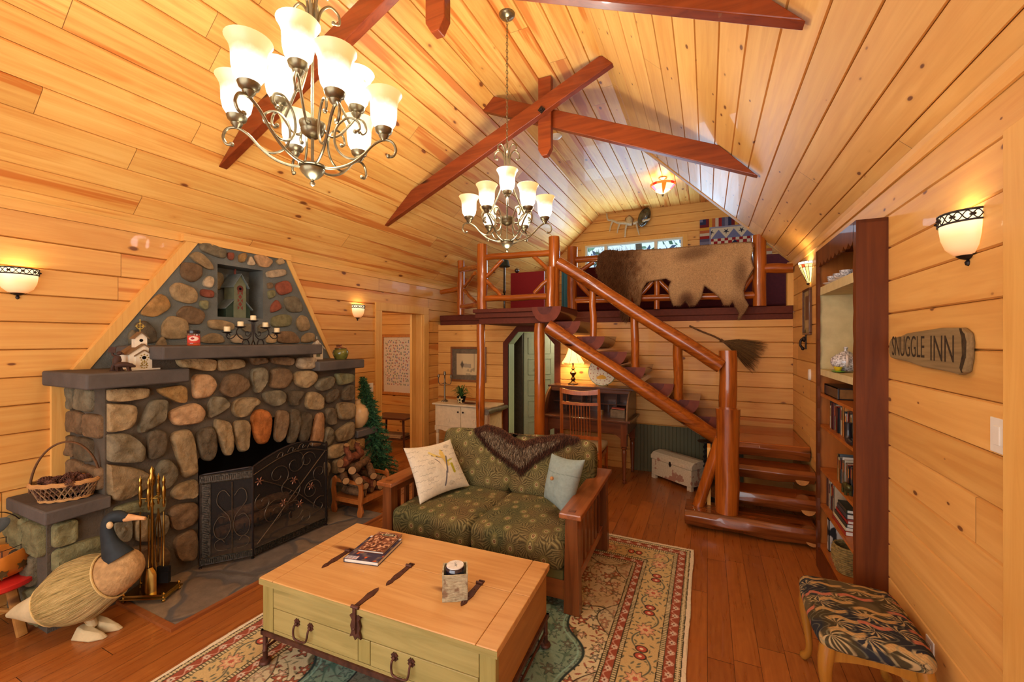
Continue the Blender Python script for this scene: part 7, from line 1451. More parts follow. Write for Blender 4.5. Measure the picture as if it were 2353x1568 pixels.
for k in range(13): rr = .066 + .028 * math.sin(k / 12 * 2.4); mb.tube([(rr * math.cos(a) * (1 + .03 * (-1) ** (j + k)), rr * math.sin(a) * (1 + .03 * (-1) ** (j + k)), .008 + k * .014) for j, a in enumerate([2 * math.pi * q / 32 for q in range(32)])], .0078, 6, closed=True, cap=False)
mb.lathe([(0, .004), (.062, .004)], n=20); mb.build('weave', plain('tan_seagrass', srgb(146, 122, 70), .8, var=.3, scale=50), t)
# ---------------------------------------------------------------- right wall: sign, plates, frame, hook
xs0, xs1, zc = 2.895, 2.150, 1.712; sg = thing('wooden_sign', 'weathered driftwood sign carved SNUGGLE INN on the right wall', 'sign', (WR - .001, (xs0 + xs1) / 2, zc), -math.pi / 2)
L_ = (xs0 - xs1) / 2; ol_ = [(-L_, -.03), (-L_ + .02, -.055), (-L_ + .06, -.062), (-L_ * .4, -.070), (0, -.085), (L_ * .6, -.092), (L_ - .06, -.098), (L_ - .02, -.085), (L_ - .004, -.03), (L_, .03), (L_ - .01, .065), (L_ - .05, .085), (L_ * .5, .088), (0, .078), (-L_ * .4, .070), (-L_ * .6, .055), (-L_ + .03, .045), (-L_ + .008, .02)]
dw = wood('weathered_driftwood', srgb(142, 118, 78), srgb(108, 86, 54), 'X', .85, 0, 1.4); MB().prism([(a, b) for a, b in ol_], 'Y', -.028, 0).build('board', dw, sg, smooth=0, bevel=.008)
MB().prism([(L_ - .030, -.088), (L_ - .006, -.03), (L_ - .002, .03), (L_ - .012, .060), (L_ - .045, .082), (L_ - .028, .045), (L_ - .024, -.02), (L_ - .042, -.07)], 'Y', -.0288, -.02).build('bark_edge', plain('dark_bark_edge', srgb(66, 52, 34), .9, var=.3, bump=.8), sg, smooth=0)
inkm = plain('burnt_lettering', srgb(58, 46, 32), .9)
def carved(word, x0, w_, z, size):
    c = bpy.data.curves.new('carved_lettering', 'FONT'); c.body = word; c.size = size; c.extrude = .0006; c.align_x = 'LEFT'; c.align_y = 'CENTER'; c.materials.append(inkm); c.offset = -.0012
    o = bpy.data.objects.new('carved_lettering', c); COL.objects.link(o); bpy.context.view_layer.update(); k = w_ / o.dimensions.x; o.location = (x0, -.0285, z); o.rotation_euler = (math.pi / 2, 0, 0); o.scale = (k, 1, 1); o.parent = sg; return tomesh(o)
carved('SNUGGLE', -L_ + .05, .36, .0, .145); carved('INN', .09, .19, -.005, .16)
switch((WR, 1.988, 1.42), -math.pi / 2, 'white double rocker switch plate beside the casing at the right edge', .13, rock=2)
t = thing('wall_outlet', 'white outlet plate low on the right wall behind the footstool', 'outlet', (WR, 2.50, .35), -math.pi / 2); MB().b2((-.036, -.006, -.058), (.036, 0, .058)).build('plate', M['white'], t, smooth=0, bevel=.002)
mb = MB()
for z in (-.02, .02): mb.b2((-.016, -.0085, z - .014), (.016, -.005, z + .014))
mb.build('sockets', plain('ivory_socket', srgb(206, 200, 184), .4), t, smooth=0, bevel=.003)
a, b = P(1850, 700, X=WR).y, P(1866, 700, X=WR).y; zz0, zz1 = P(1850, 770, X=WR).z, P(1850, 668, X=WR).z; cy_ = (a + b) / 2
def frame(name, label, loc, rz, w_, h, fw, fm, matm, matw, colf, n=(60, 80), cat='picture'):
    t = thing(name, label, cat, loc, rz); mb = MB()
    for q in ((-w_ / 2, h / 2 - fw, w_ / 2, h / 2), (-w_ / 2, -h / 2, w_ / 2, -h / 2 + fw), (-w_ / 2, -h / 2 + fw, -w_ / 2 + fw, h / 2 - fw), (w_ / 2 - fw, -h / 2 + fw, w_ / 2, h / 2 - fw)): mb.b2((q[0], -.025, q[1]), (q[2], 0, q[3]))
    mb.build('frame', fm, t, smooth=0, bevel=.004); MB().b2((-w_ / 2 + fw, -.010, -h / 2 + fw), (w_ / 2 - fw, -.002, h / 2 - fw)).build('mat', matm, t, smooth=0)
    A, B = np.meshgrid(np.linspace(-w_ / 2 + fw + matw, w_ / 2 - fw - matw, n[0]), np.linspace(-h / 2 + fw + matw, h / 2 - fw - matw, n[1])); o = gridmesh('print', np.stack([A, A * 0 - .0108, B], -1), M['attr'], t, smooth=False); ww, hh = w_ - 2 * fw - 2 * matw, h - 2 * fw - 2 * matw; paint(o, lambda x, y, z: colf(x / ww + .5, z / hh + .5)); return t
darkm = plain('dark_frame', srgb(96, 60, 32), .4, coat=.2)
frame('framed_picture', 'tall framed picture on the right wall between sconce and bookcase', (WR, cy_ , (zz0 + zz1) / 2), -math.pi / 2, abs(a - b), zz1 - zz0, .02, darkm, plain('linen_mat', srgb(176, 150, 100), .8), .05, lambda u, v: lerp(np.zeros(u.shape + (3,)) + np.array([122, 90, 62.]), (186, 160, 112), (v < .25).astype(float)), (20, 40))
q = P(1850, 780, X=WR - .01); t = thing('iron_hook', 'old iron latch hanging below the framed picture on the right wall', 'hook', (WR, q.y, q.z), -math.pi / 2); mb = MB(); mb.b2((-.02, -.01, -.10), (.02, 0, .10)); mb.tube(spline([(0, -.01, .02), (0, -.045, -.01), (0, -.05, -.06), (0, -.03, -.09)]), .012, 8); mb.ball((0, -.03, -.095), .018, 8); mb.ball((0, -.02, .0), (.03, .02, .03), 8); mb.build('latch', M['iron'], t, bevel=.002)
q = P(1864, 862, X=WR); t = thing('wall_plate', 'small white oval plate on the right wall at the bookcase edge', 'wall plate', (WR, q.y + .03, q.z), -math.pi / 2); MB().lathe([(0, .0), (.028, .0), (.026, .018), (0, .02)], n=20, rot=rotm(math.pi / 2, 0, 0), sy=2.0).build('cover', M['white'], t)
# broom on the back wall
yb = YB - .05; hb = P(1584, 749, Y=yb); hm = P(1662, 785, Y=yb); t = thing('twig_broom', 'old twig broom hung on the back wall beside the stairs', 'broom', hm)
MB().tube([q - hm for q in spline([hb, P(1612, 762, Y=yb), P(1640, 773, Y=yb), hm, P(1676, 796, Y=yb)])], [.011] * 25, 8).build('handle', M['bark'], t)
mb = MB(); cols = [srgb(104, 76, 42), srgb(82, 58, 34), srgb(120, 92, 54)]; e0, e1 = P(1765, 786, Y=yb) - hm, P(1728, 858, Y=yb) - hm
for i in range(420):
    k = R.random(); e = e0.lerp(e1, k) * R.uniform(.72, 1.04); side = Vector((R.uniform(-1, 1), R.uniform(-.5, .4), R.uniform(-1, 1))) * .012; m_ = e * .45 + Vector((0, 0, .02)) + side
    mb.tube([side * .6 - e * .08, m_, e + side * 1.5], [.0022, .0018, .0010], 3, cap=False, col=R.choice(cols))
mb.build('bristles', M['wick'], t, smooth=0)
# ---------------------------------------------------------------- roll-top desk
M['desk'] = wood('dark_oak_desk', srgb(112, 66, 40), srgb(76, 40, 22), 'X', .3, .3, .7); M['desk_z'] = wood('desk_leg_oak', srgb(122, 66, 34), srgb(84, 42, 20), 'Z', .3, .3, .7)
dk = thing('rolltop_desk', 'dark oak roll top desk standing open under the stairs', 'desk', (-1.42, 5.16, 0), -.03); hw = .55
MB().b2((-hw - .04, -.02, .745), (hw + .04, .62, .77)).build('writing_surface', M['desk'], dk, smooth=0, bevel=.004)
MB().b2((-hw, .02, .60), (hw, .04, .745)).build('front_apron', M['desk'], dk, smooth=0); MB().b2((-hw, .04, .60), (-hw + .02, .60, .745)).build('side_apron', M['desk'], dk, smooth=0); MB().b2((hw - .02, .04, .60), (hw, .60, .745)).build('side_apron', M['desk'], dk, smooth=0)
for s in (-1, 1):
    ar = MB(); ar.prism([(s * (hw - .02), .60), (s * (hw - .20), .60)] + [(s * (hw - .20 + .16 * math.sin(a)), .60 - .15 * (1 - math.cos(a)) ) for a in [i * .196 for i in range(1, 9)]] + [(s * (hw - .02), .44)], 'Y', .02, .035); ar.build('bracket', M['desk'], dk, smooth=0)
    for y in (.05, .57):
        l = MB(); l.box((s * (hw - .045), y, .60), (.07, .07, .29)); l.lathe([(.016, 0), (.022, .02), (.018, .04), (.024, .05), (.020, .07), (.030, .36), (.030, .40), (.022, .41), (.034, .425), (.034, .44), (.024, .45), (.03, .456)], (s * (hw - .045), y, 0), n=16); l.build('leg', M['desk_z'], dk, smooth=40)
prof = [(0.03, .77)] + [(.03 + .30 * (1 - math.cos(a)), .77 + .335 * math.sin(a)) for a in [i * math.pi / 2 / 10 for i in range(1, 11)]] + [(.58, 1.105), (.58, .77)]
for s in (-1, 1):
    MB().prism(prof, 'X', s * hw, s * (hw - .022)).build('curved_side', M['desk'], dk, smooth=0)
    o = MB().tube([(s * (hw - .011), y, z) for y, z in prof[:11]], .013, 8).build('side_moulding', plain('worn_edge', srgb(140, 104, 70), .5), dk)
MB().b2((-hw, .575, .77), (hw, .59, 1.105)).build('back', M['desk'], dk, smooth=0); MB().b2((-hw - .03, .28, 1.105), (hw + .03, .60, 1.13)).build('top', M['desk'], dk, smooth=0, bevel=.004)
MB().b2((-hw + .02, .27, 1.055), (hw - .02, .30, 1.105)).build('rolled_tambour', M['desk'], dk, smooth=0, bevel=.01)
mb = MB()
for x in (-.34, -.12, .12, .34): mb.b2((x - .005, .36, .77), (x + .005, .575, 1.05))
for z in (.90, 1.04): mb.b2((-hw + .02, .36, z), (hw - .02, .575, z + .008))
mb.build('pigeonholes', M['desk'], dk, smooth=0)
def ondesk(x, y, z): return dk.location + rotm(0, 0, -.03) @ Vector((x, y, z))
t = thing('keepsake_box', 'small grey box with letters on the right side of the desk', 'box', ondesk(.40, .22, .7705), -.03); MB().b2((-.09, -.06, 0), (.09, .06, .10)).build('box', plain('grey_brown_box', srgb(126, 104, 78), .7, var=.2, scale=20), t, smooth=0, bevel=.003); mb = MB(); mb.box((0, 0, .112), (.16, .09, .012), rotm(0, .05, .1)); mb.build('letters', plain('pink_letters', srgb(176, 90, 70), .7), t, smooth=0)
t = thing('small_jar', 'tiny amber jar at the back of the desk', 'jar', ondesk(.16, .30, .7705)); MB().lathe([(0, 0), (.03, 0), (.032, .05), (.024, .06), (.024, .068), (0, .07)], n=18).build('glass', plain('amber_glass', srgb(126, 90, 50), .2, coat=.5), t)
# lamp
lp = ondesk(-.17, .47, 1.1305); lp = P(1317, 800, Y=5.66); lp.z = 1.1305; t = thing('table_lamp', 'brass table lamp with fringed cream shade on top of the desk', 'table lamp', lp)
MB().lathe([(0, 0), (.07, 0), (.07, .012), (.055, .02), (.03, .035), (.022, .05), (.036, .07), (.030, .085), (.016, .10), (.020, .12), (.042, .145), (.045, .165), (.022, .185), (.014, .20), (.026, .215), (.022, .225), (.012, .24), (.012, .30), (.02, .31), (0, .31)], n=24).build('base', plain('antique_brass', srgb(104, 80, 52), .3, .9), t)
ls_ = NT('lit_lamp_shade'); zz = ls_.xyz(ls_.nd('TexCoord').outputs['Object']).outputs[2]; M['lshade'] = ls_.fin(srgb(236, 210, 160), .8, emis=srgb(255, 214, 140), es=ls_.ramp(zz, [(.30, K(1.1)), (.46, K(1.7)), (.54, K(1.0))]))
mb = MB(); sp_ = [(.155, .305), (.140, .325), (.112, .37), (.088, .42), (.070, .475), (.062, .52)]; n = 48; vs = [(r * (1 + .02 * math.cos(8 * a)) * math.cos(a), r * (1 + .02 * math.cos(8 * a)) * math.sin(a), z) for r, z in sp_ for a in [2 * math.pi * j / n for j in range(n)]]; mb.add(vs, [(i * n + j, i * n + (j + 1) % n, (i + 1) * n + (j + 1) % n, (i + 1) * n + j) for i in range(5) for j in range(n)]); shd = mb.build('lamp_shade', M['lshade'], t)
mb = MB()
for j in range(60): a = j * math.pi / 30; mb.tube([(.156 * math.cos(a), .156 * math.sin(a), .305), (.158 * math.cos(a), .158 * math.sin(a), .28)], [.003, .0045], 4)
for j in range(8): a = j * math.pi / 4; mb.tube([(r * 1.022 * math.cos(a), r * 1.022 * math.sin(a), z) for r, z in sp_], .0022, 4)
mb.build('fringe', plain('cream_fringe', srgb(230, 206, 150), .8), t); MB().lathe([(.004, .52), (.004, .535), (.014, .545), (.010, .56), (0, .575)], n=12).build('finial', M['brass'], t); light('lamp_light', 'POINT', (lp.x, lp.y, lp.z + .40), 9, (1, .76, .42), .05)
# plate
q = P(1383, 851, Y=5.62); t = thing('rooster_plate', 'large round painted plate on an easel on top of the desk', 'plate', (q.x, 5.66, 1.1305)); rp_ = rotm(math.radians(78), 0, 0)
MB().lathe([(0, 0), (.10, .0), (.19, .012), (.192, .016), (.10, .006), (0, .005)], (0, 0, .185), n=40, rot=rp_).build('rim', plain('plate_green_rim', srgb(112, 128, 84), .25, coat=.5), t)
rr, aa = np.meshgrid(np.linspace(0.0, .182, 46), np.linspace(0, 2 * np.pi, 110)); A, B = rr * np.cos(aa), rr * np.sin(aa); o = gridmesh('painted_face', np.stack([A, B, .0075 + .0 * A + np.where(rr > .1, (rr - .1) * .12, 0)], -1), M['attr'], t); o.location = (0, 0, .185); o.rotation_euler = (math.radians(78), 0, 0)
def pc(x, y, z):
    c = np.zeros(x.shape + (3,)) + np.array([222, 214, 188.]); d, dx, dy, r = cellpts(x, y, .045, 71, .3); c = lerp(c, (150, 60, 40), sm(-d, -.008, -.005)); 
    for (cx_, cy2, col) in ((-.06, .05, (150, 70, 50)), (.02, .07, (90, 110, 90))): e = np.hypot((x - cx_) / .022, (y - cy2) / .03); c = lerp(c, col, sm(-e, -1, -.8)); e = np.hypot((x - cx_ + .012) / .01, (y - cy2 - .03) / .01); c = lerp(c, (170, 50, 40), sm(-e, -1, -.8))
    e = np.hypot((x + .01) / .07, (y + .07 + .2 * np.abs(x)) / .03); c = lerp(c, (226, 170, 60), sm(-e, -1, -.9)); return c
paint(o, pc); mb = MB(); mb.tube([(-.08, -.03, 0), (-.06, -.02, .04), (-.06, .05, .22)], .004, 6); mb.tube([(.08, -.03, 0), (.06, -.02, .04), (.06, .05, .22)], .004, 6); mb.tube([(0, .09, 0), (0, .05, .22)], .004, 6); mb.tube([(-.06, .05, .22), (.06, .05, .22)], .004, 6); mb.build('easel', M['iron'], t)
# ---------------------------------------------------------------- desk chair
M['cherry'] = wood('cherry_chair', srgb(176, 96, 40), srgb(136, 66, 24), 'Z', .25, .4, .8)
dc = thing('desk_chair', 'mission style desk chair with slatted back pushed toward the desk', 'chair', (-1.335, 4.76, 0), .05); hw = .225
for s in (-1, 1):
    l = MB(); l.tube([(s * hw, .03, 0), (s * hw, .0, .46), (s * hw * .98, -.02, .85), (s * hw * .97, -.05, 1.19)], [.019, .021, .020, .017], 4); l.build('back_post', M['cherry'], dc, smooth=0)
    l = MB(); l.tube([(s * hw, .42, 0), (s * hw, .42, .44)], [.018, .022], 4); l.build('leg', M['cherry'], dc, smooth=0)
    MB().b2((s * hw - .012, .02, .37), (s * hw + .012, .42, .43)).b2((s * hw - .01, .02, .17), (s * hw + .01, .42, .20)).build('side_rail', M['cherry'], dc, smooth=0)
def crail(z0, z1, y, bow, nm, dip=0):
    mb = MB(); n = 10; vs = []
    for i in range(n + 1):
        u = -1 + 2 * i / n; x = u * hw; yy = y - bow * (1 - u * u); dd = dip * (1 - u * u); vs += [(x, yy - .010, z0 - dd * .6), (x, yy + .010, z0 - dd * .6), (x, yy + .010, z1 - dd), (x, yy - .010, z1 - dd)]
    mb.add(vs, [(4 * i + j, 4 * i + (j + 1) % 4, 4 * i + 4 + (j + 1) % 4, 4 * i + 4 + j) for i in range(n) for j in range(4)] + [(0, 1, 2, 3), (4 * n + 3, 4 * n + 2, 4 * n + 1, 4 * n)]); mb.build(nm, M['cherry'], dc, smooth=30)
crail(1.13, 1.19, -.045, .02, 'crest_rail', .03); crail(1.00, 1.035, -.035, .018, 'cross_rail', .012); crail(.60, .64, -.01, .0, 'lower_rail')
for x in (-.17, -.12, .08, .14): MB().b2((x - .006, -.058, 1.03), (x + .006, -.046, 1.13)).build('spindle', M['black'], dc, smooth=0)
for k in range(8): x = -.115 + k * .033; MB().tube([(x, -.045, 1.005), (x, -.03, .8), (x, -.012, .635)], .0065, 6, flat=.8).build('slat', M['cherry'], dc)
MB().b2((-hw, .0, .43), (hw, .43, .455)).build('seat', M['cherry'], dc, smooth=0, bevel=.005); MB().b2((-hw - .0, -.015, .06 + .32), (hw, .01, .43)).build('apron', M['cherry'], dc, smooth=0)
o = cushion('seat_cushion', -hw - .02, hw + .02, .0, .44, .456, .51, dc, lambda x, y, z: np.zeros(x.shape + (3,)) + np.array([176, 156, 122.]), .025, .015, None, (24, 24, 6))
# ---------------------------------------------------------------- trunk and twist stand
c0 = Vector((-.642, 5.632, 0)); ta = math.atan2(5.262 - 5.632, -.159 + .642); t = thing('trunk', 'distressed white wooden chest under the stairs', 'chest', (c0.x, c0.y - .03, 0), ta)
dm_ = NT('chipped_white_paint'); tc = dm_.nd('TexCoord').outputs['Object']; nn_ = dm_.noise(tc, 5, 4, .6); n3 = dm_.noise(tc, 60, 3); cc_ = dm_.mix(dm_.ramp(nn_, [(.56, K(0)), (.58, K(.8))]), dm_.ramp(n3, [(.3, srgb(186, 168, 136)), (.7, srgb(206, 190, 158))]), srgb(150, 88, 66)); M['chip'] = dm_.fin(cc_, .7)
MB().b2((0, 0, .045), (.60, .28, .24)).build('body', M['chip'], t, smooth=0, bevel=.004)
for x in (0, .54):
    for y in (0, .24): MB().b2((x, y, 0), (x + .06, y + .04, .045)).build('foot', M['chip'], t, smooth=0)
MB().prism([(-.008, .243), (.288, .243), (.288, .29), (.24, .325), (.14, .34), (.04, .325), (-.008, .29)], 'X', -.01, .61).build('lid', M['chip'], t, smooth=0, bevel=.006)
MB().prism([(.29, .27), (.31, .27), (.318, .235), (.30, .205), (.282, .235)], 'Y', -.012, -.002).build('lock_plate', M['iron'], t, smooth=0)
q = P(1622, 1014, Y=5.05); t = thing('twist_stand', 'black barley twist plant stand behind the stair brace', 'stand', (q.x, 5.05, 0)); mb = MB(); H_ = q.z; mb.lathe([(0, H_ - .03), (.03, H_ - .028), (.075, H_ - .012), (.085, H_ - .006), (.085, H_), (0, H_)], n=26); mb.lathe([(0, 0), (.11, 0), (.11, .015), (.03, .05), (.02, .08)], n=24); mb.build('top_and_base', plain('black_lacquer', srgb(26, 22, 22), .25, coat=.4), t)
mb = MB(); nr = 70; n = 14; vs = []
for i in range(nr + 1):
    z = .06 + (H_ - .09) * i / nr
    for j in range(n): a = 2 * math.pi * j / n; rr = .021 * (1 + .30 * math.cos(2 * (a - z * 60))); vs.append((rr * math.cos(a), rr * math.sin(a), z))
mb.add(vs, [(i * n + j, i * n + (j + 1) % n, (i + 1) * n + (j + 1) % n, (i + 1) * n + j) for i in range(nr) for j in range(n)]); mb.build('twisted_stem', M['black'], t)
# ---------------------------------------------------------------- white cabinet by the back wall
q0 = P(999, 925, Y=5.25); x1c = P(1124, 925, Y=5.25).x; cw_x = x1c - q0.x; zc_ = .80
cb_ = thing('console_cabinet', 'small cream painted cabinet on turned legs by the back wall', 'cabinet', (q0.x, 5.25, 0)); M['cream'] = plain('cream_paint', srgb(214, 192, 152), .6, var=.07, scale=18)
MB().b2((-.03, -.03, zc_ - .022), (cw_x + .03, .42, zc_)).build('top', M['cream'], cb_, smooth=0, bevel=.004); MB().b2((0, 0.015, .40), (cw_x, .40, zc_ - .022)).build('body', M['cream'], cb_, smooth=0)
sc__ = [(cw_x * i / 40, .385 + .022 * abs(math.sin(i * math.pi / 8)) - (.02 if 14 < i < 26 else 0)) for i in range(41)]; MB().prism(sc__ + [(cw_x, .46), (0, .46)], 'Y', .0, .016).build('scalloped_apron', M['cream'], cb_, smooth=0)
for s in (0, 1):
    d = MB().b2((.02 + s * (cw_x / 2 - .008), -.004, .46), (cw_x / 2 - .012 + s * (cw_x / 2 - .008), .014, zc_ - .035)).build('door', M['cream'], cb_, smooth=0, bevel=.003); MB().ball((cw_x / 2 + (-.045 if s == 0 else .04), -.018, zc_ - .11), .014, 10).build('knob', M['iron'], d)
    cx_ = cw_x * (.26 + .48 * s); MB().tube([(cx_ + .028 * math.cos(a), -.006, .56 + .034 * math.sin(a)) for a in [j * .3142 for j in range(20)]], .003, 6, closed=True, cap=False).build('carved_ring', M['cream'], d)
for x in (.03, cw_x - .03):
    for y in (.03, .37): MB().lathe([(.012, 0), (.018, .03), (.012, .05), (.024, .28), (.026, .33), (.016, .345), (.026, .36), (.026, .40)], (x, y, 0), n=14).build('leg', M['cream'], cb_)
zc2 = zc_ + .0005; q = P(1022, 921, Y=5.42)
t = thing('candelabrum', 'pewter three arm candle holder on the cream cabinet', 'candle holder', (q.x, 5.42, zc2)); pw = plain('pewter', srgb(122, 112, 94), .35, .85)
mb = MB(); mb.lathe([(0, 0), (.055, 0), (.05, .012), (.022, .03), (.014, .05), (.013, .28), (.022, .285), (.012, .30), (.012, .40), (.02, .41), (.016, .46), (.022, .462)], n=18, sx=1, sy=1)
for s in (-1, 1): mb.tube(spline([(0, 0, .29), (s * .04, 0, .27), (s * .09, 0, .265), (s * .115, 0, .30), (s * .115, 0, .37)]), .006, 7); mb.lathe([(.006, .36), (.018, .37), (.016, .41), (.02, .412)], (s * .115, 0, 0), n=12)
mb.build('stem', pw, t)
q = P(1060, 919, Y=5.45); t = thing('potted_plant', 'bushy green fern in a dark pot on the cream cabinet', 'plant', (q.x, 5.45, zc2)); MB().lathe([(0, 0), (.05, 0), (.07, .09), (.062, .09), (0, .08)], n=18).build('pot', M['black'], t); mb = MB(); gl = [srgb(66, 96, 44), srgb(92, 124, 56), srgb(44, 70, 36)]
for i in range(90):
    a = R.uniform(0, 6.28); l = R.uniform(.09, .2); up = R.uniform(.03, .17); d = Vector((math.cos(a), math.sin(a), 0)); s = Vector((-d.y, d.x, .4)) * .0045; b = Vector((0, 0, .08)); cc = R.choice(gl); pp = [b + d * l * k_ + Vector((0, 0, up * math.sin(k_ * 2.3) * 1.2 - .03 * k_)) for k_ in (0, .3, .6, .85, 1)]; ww = (1, 1.1, .9, .5, .05)
    mb.add([q_ + s * w__ * sg for q_, w__ in zip(pp, ww) for sg in (-1, 1)], [(2 * k_, 2 * k_ + 1, 2 * k_ + 3, 2 * k_ + 2) for k_ in range(4)], 0, cc)
mb.build('leaves', M['needles'], t, smooth=0)
q = P(1057, 921, Y=5.30); t = thing('star_ornament', 'small cream wooden star leaning before the fern', 'ornament', (q.x, 5.30, zc2 + .06)); pts = [((.062 if i % 2 == 0 else .026) * math.sin(i * math.pi / 5), (.062 if i % 2 == 0 else .026) * math.cos(i * math.pi / 5)) for i in range(10)]; MB().prism(pts[::-1], 'Y', -.008, .004).build('star', plain('cream_star', srgb(206, 186, 130), .6), t, smooth=0, bevel=.002)
pts = [(.45 * a, .45 * b) for a, b in pts]; MB().prism(pts[::-1], 'Y', -.0095, -.008).build('inner_star', M['iron'], t, smooth=0)
q = P(1080, 922, Y=5.38); t = thing('wooden_tray', 'shallow wooden tray beside the star on the cream cabinet', 'tray', (q.x, 5.36, zc2)); MB().lathe([(0, .003), (.06, .003), (.085, .018), (.082, .02), (.055, .008), (0, .007)], n=22, sx=1.5, sy=.6).build('dish', M['desk'], t)
# framed sketch on the back wall
def sketch(u, v):
    c = np.zeros(u.shape + (3,)) + np.array([206, 182, 134.]); k = ((u > .22) & (u < .62) & (np.abs(v - .45 + .1 * (u - .3)) < .09)).astype(float); c = lerp(c, (150, 136, 112), k * .8); c = lerp(c, (90, 78, 62), sm(-(np.abs(u - .24) + np.abs(v - .48) * .4), -.10, -.05) * .9); c = lerp(c, (140, 124, 96), sm(-np.abs(u - .76), -.02, -.01) * (v > .25) * .7); c = lerp(c, (130, 118, 92), sm(vnoise(u, v, 16, 3), .6, .8) * ((v < .35) & (u > .4)) * .6); return c
a, b = P(1037, 797, Y=YB), P(1118, 880, Y=YB); frame('framed_picture', 'framed barn sketch with grey mat on the back wall behind the log post', ((a.x + b.x) / 2, YB, (a.z + b.z) / 2 + .0), 0, b.x - a.x, a.z - b.z, .035, plain('chestnut_frame', srgb(132, 80, 40), .4, coat=.2), plain('taupe_mat', srgb(112, 98, 76), .8), .075, sketch, (60, 60))
def botan(u, v):
    c = np.zeros(u.shape + (3,)) + np.array([216, 200, 172.]); d, dx, dy, r = cellpts(u * .7, v, .055, 81, .38); sh = d + .35 * np.abs(dx * np.cos(r * 6) + dy * np.sin(r * 6)); cc = np.where((r > .75)[..., None], np.array([166, 92, 78.]), np.where((r > .45)[..., None], np.array([112, 108, 140.]), np.array([112, 124, 96.]))); k = sm(-sh, -.022, -.016) * (v > .12) * (u > .05) * (u < .95) * (v < .96) * .75; c = c + (cc - c) * k[..., None]
    st_ = np.abs(np.mod(u * 14 + .3 * np.sin(v * 40), 1) - .5); c = lerp(c, (130, 130, 110), sm(-st_, -.06, -.02) * sm(vnoise(u, v, 14, 5), .45, .6) * (v > .14) * .6); return c
frame('framed_print', 'tall botanical flower print seen through the left doorway', (-5.065, 6.0, 1.298), 0, .72, 1.09, .05, plain('orange_frame', srgb(190, 120, 52), .35, coat=.2), plain('ivory_mat', srgb(220, 206, 178), .8), .01, botan, (130, 190))
# side table through the doorway
t = thing('side_table', 'dark wooden side table with a lower shelf seen through the left doorway', 'table', (-4.68, 5.47, 0), .1); dkm = wood('walnut_table', srgb(92, 50, 28), srgb(60, 30, 16), 'X', .4, .2)
MB().b2((-.34, -.22, .47), (.34, .22, .50)).build('top', dkm, t, smooth=0, bevel=.004)
for x in (-.28, .28):
    for y in (-.17, .17): MB().tube([(x * 1.08, y * 1.08, 0), (x, y, .47)], [.018, .024], 4).build('leg', dkm, t, smooth=0)
MB().b2((-.29, -.18, .14), (.29, .18, .155)).build('lower_shelf', dkm, t, smooth=0)
t = thing('folded_cloth', 'folded beige cloths on the lower shelf of the side table', 'cloth', (-4.68, 5.47, .1555), .1); mb = MB(); mb.b2((-.2, -.13, 0), (.2, .13, .02)); mb.b2((-.195, -.125, .021), (.205, .135, .045)); mb.build('folds', plain('beige_cloth', srgb(176, 144, 104), .9), t, smooth=0, bevel=.008)
# panelled door in the passage, with cut-out silhouette and the vertical towel print
t = thing('panel_door', 'pale five panel door standing open in the passage', 'door', (P(1203, 781, Y=6.43).x, 6.43, .01), .95); pd_ = plain('pale_sage_door', srgb(172, 176, 140), .5, var=.04); MB().b2((0, -.02, 0), (.62, .02, 1.86)).build('leaf', pd_, t, smooth=0); mb = MB()
for i in range(5):
    z0_ = .10 + i * .35
    for q in ((.08, z0_, .54, z0_ + .012), (.08, z0_ + .26, .54, z0_ + .272), (.08, z0_, .092, z0_ + .27), (.528, z0_, .54, z0_ + .27)): mb.b2((q[0], -.028, q[1]), (q[2], -.02, q[3]))
mb.build('panel_moulding', pd_, t, smooth=0); mb = MB(); mb.prism([(.20, 1.22), (.34, 1.22), (.34, 1.25), (.31, 1.26), (.32, 1.34), (.30, 1.42), (.26, 1.44), (.25, 1.40), (.22, 1.40), (.21, 1.33), (.24, 1.30), (.20, 1.25)], 'Y', -.032, -.021); mb.build('cut_silhouette', M['iron'], t, smooth=0)
t = thing('towel', 'printed yellow green towel hanging beyond the passage', 'towel', (-1.75, 7.55, .6)); A, B = np.meshgrid(np.linspace(-.28, .28, 50), np.linspace(0, 1.15, 80)); o = gridmesh('cloth', np.stack([A, -.02 + .012 * np.sin(A * 30), B], -1), M['cloth'], t); paint(o, lambda x, y, z: lerp(np.zeros(x.shape + (3,)) + np.array([206, 210, 150.]), (196, 150, 60), sm(-cellpts(x, z, .18, 91, .3)[0], -.035, -.025))); MB().tube([(-.36, 0, 1.16), (.36, 0, 1.16)], .01, 8).build('rod', M['white'], t)
# ---------------------------------------------------------------- loft things
ek = [(290, 812), (340, 768), (400, 760), (480, 770), (590, 762), (700, 758), (820, 752), (950, 742), (1080, 732), (1200, 720), (1400, 704), (1600, 690), (1680, 688), (1692, 760), (1672, 840), (1694, 925), (1650, 1000), (1620, 1060), (1600, 1130), (1612, 1200), (1648, 1262), (1612, 1325), (1560, 1392), (1548, 1380), (1562, 1325), (1530, 1285), (1500, 1225), (1475, 1262), (1420, 1258), (1395, 1205), (1340, 1150), (1250, 1085), (1225, 1190), (1170, 1262), (1110, 1268), (1078, 1222), (1040, 1266), (970, 1268), (935, 1190), (918, 1105), (945, 1045), (900, 1020), (800, 1036), (730, 1052), (688, 1120), (680, 1200), (668, 1262), (628, 1270), (598, 1180), (588, 1260), (570, 1395), (540, 1412), (500, 1380), (498, 1230), (440, 1160), (345, 1060), (290, 1010), (268, 930)]
YH = 5.70; EK = [P(1300 + x / 3.92, 380 + y / 3.92, Y=YH) for x, y in ek]; W2e = [(p.x, p.z) for p in EK]
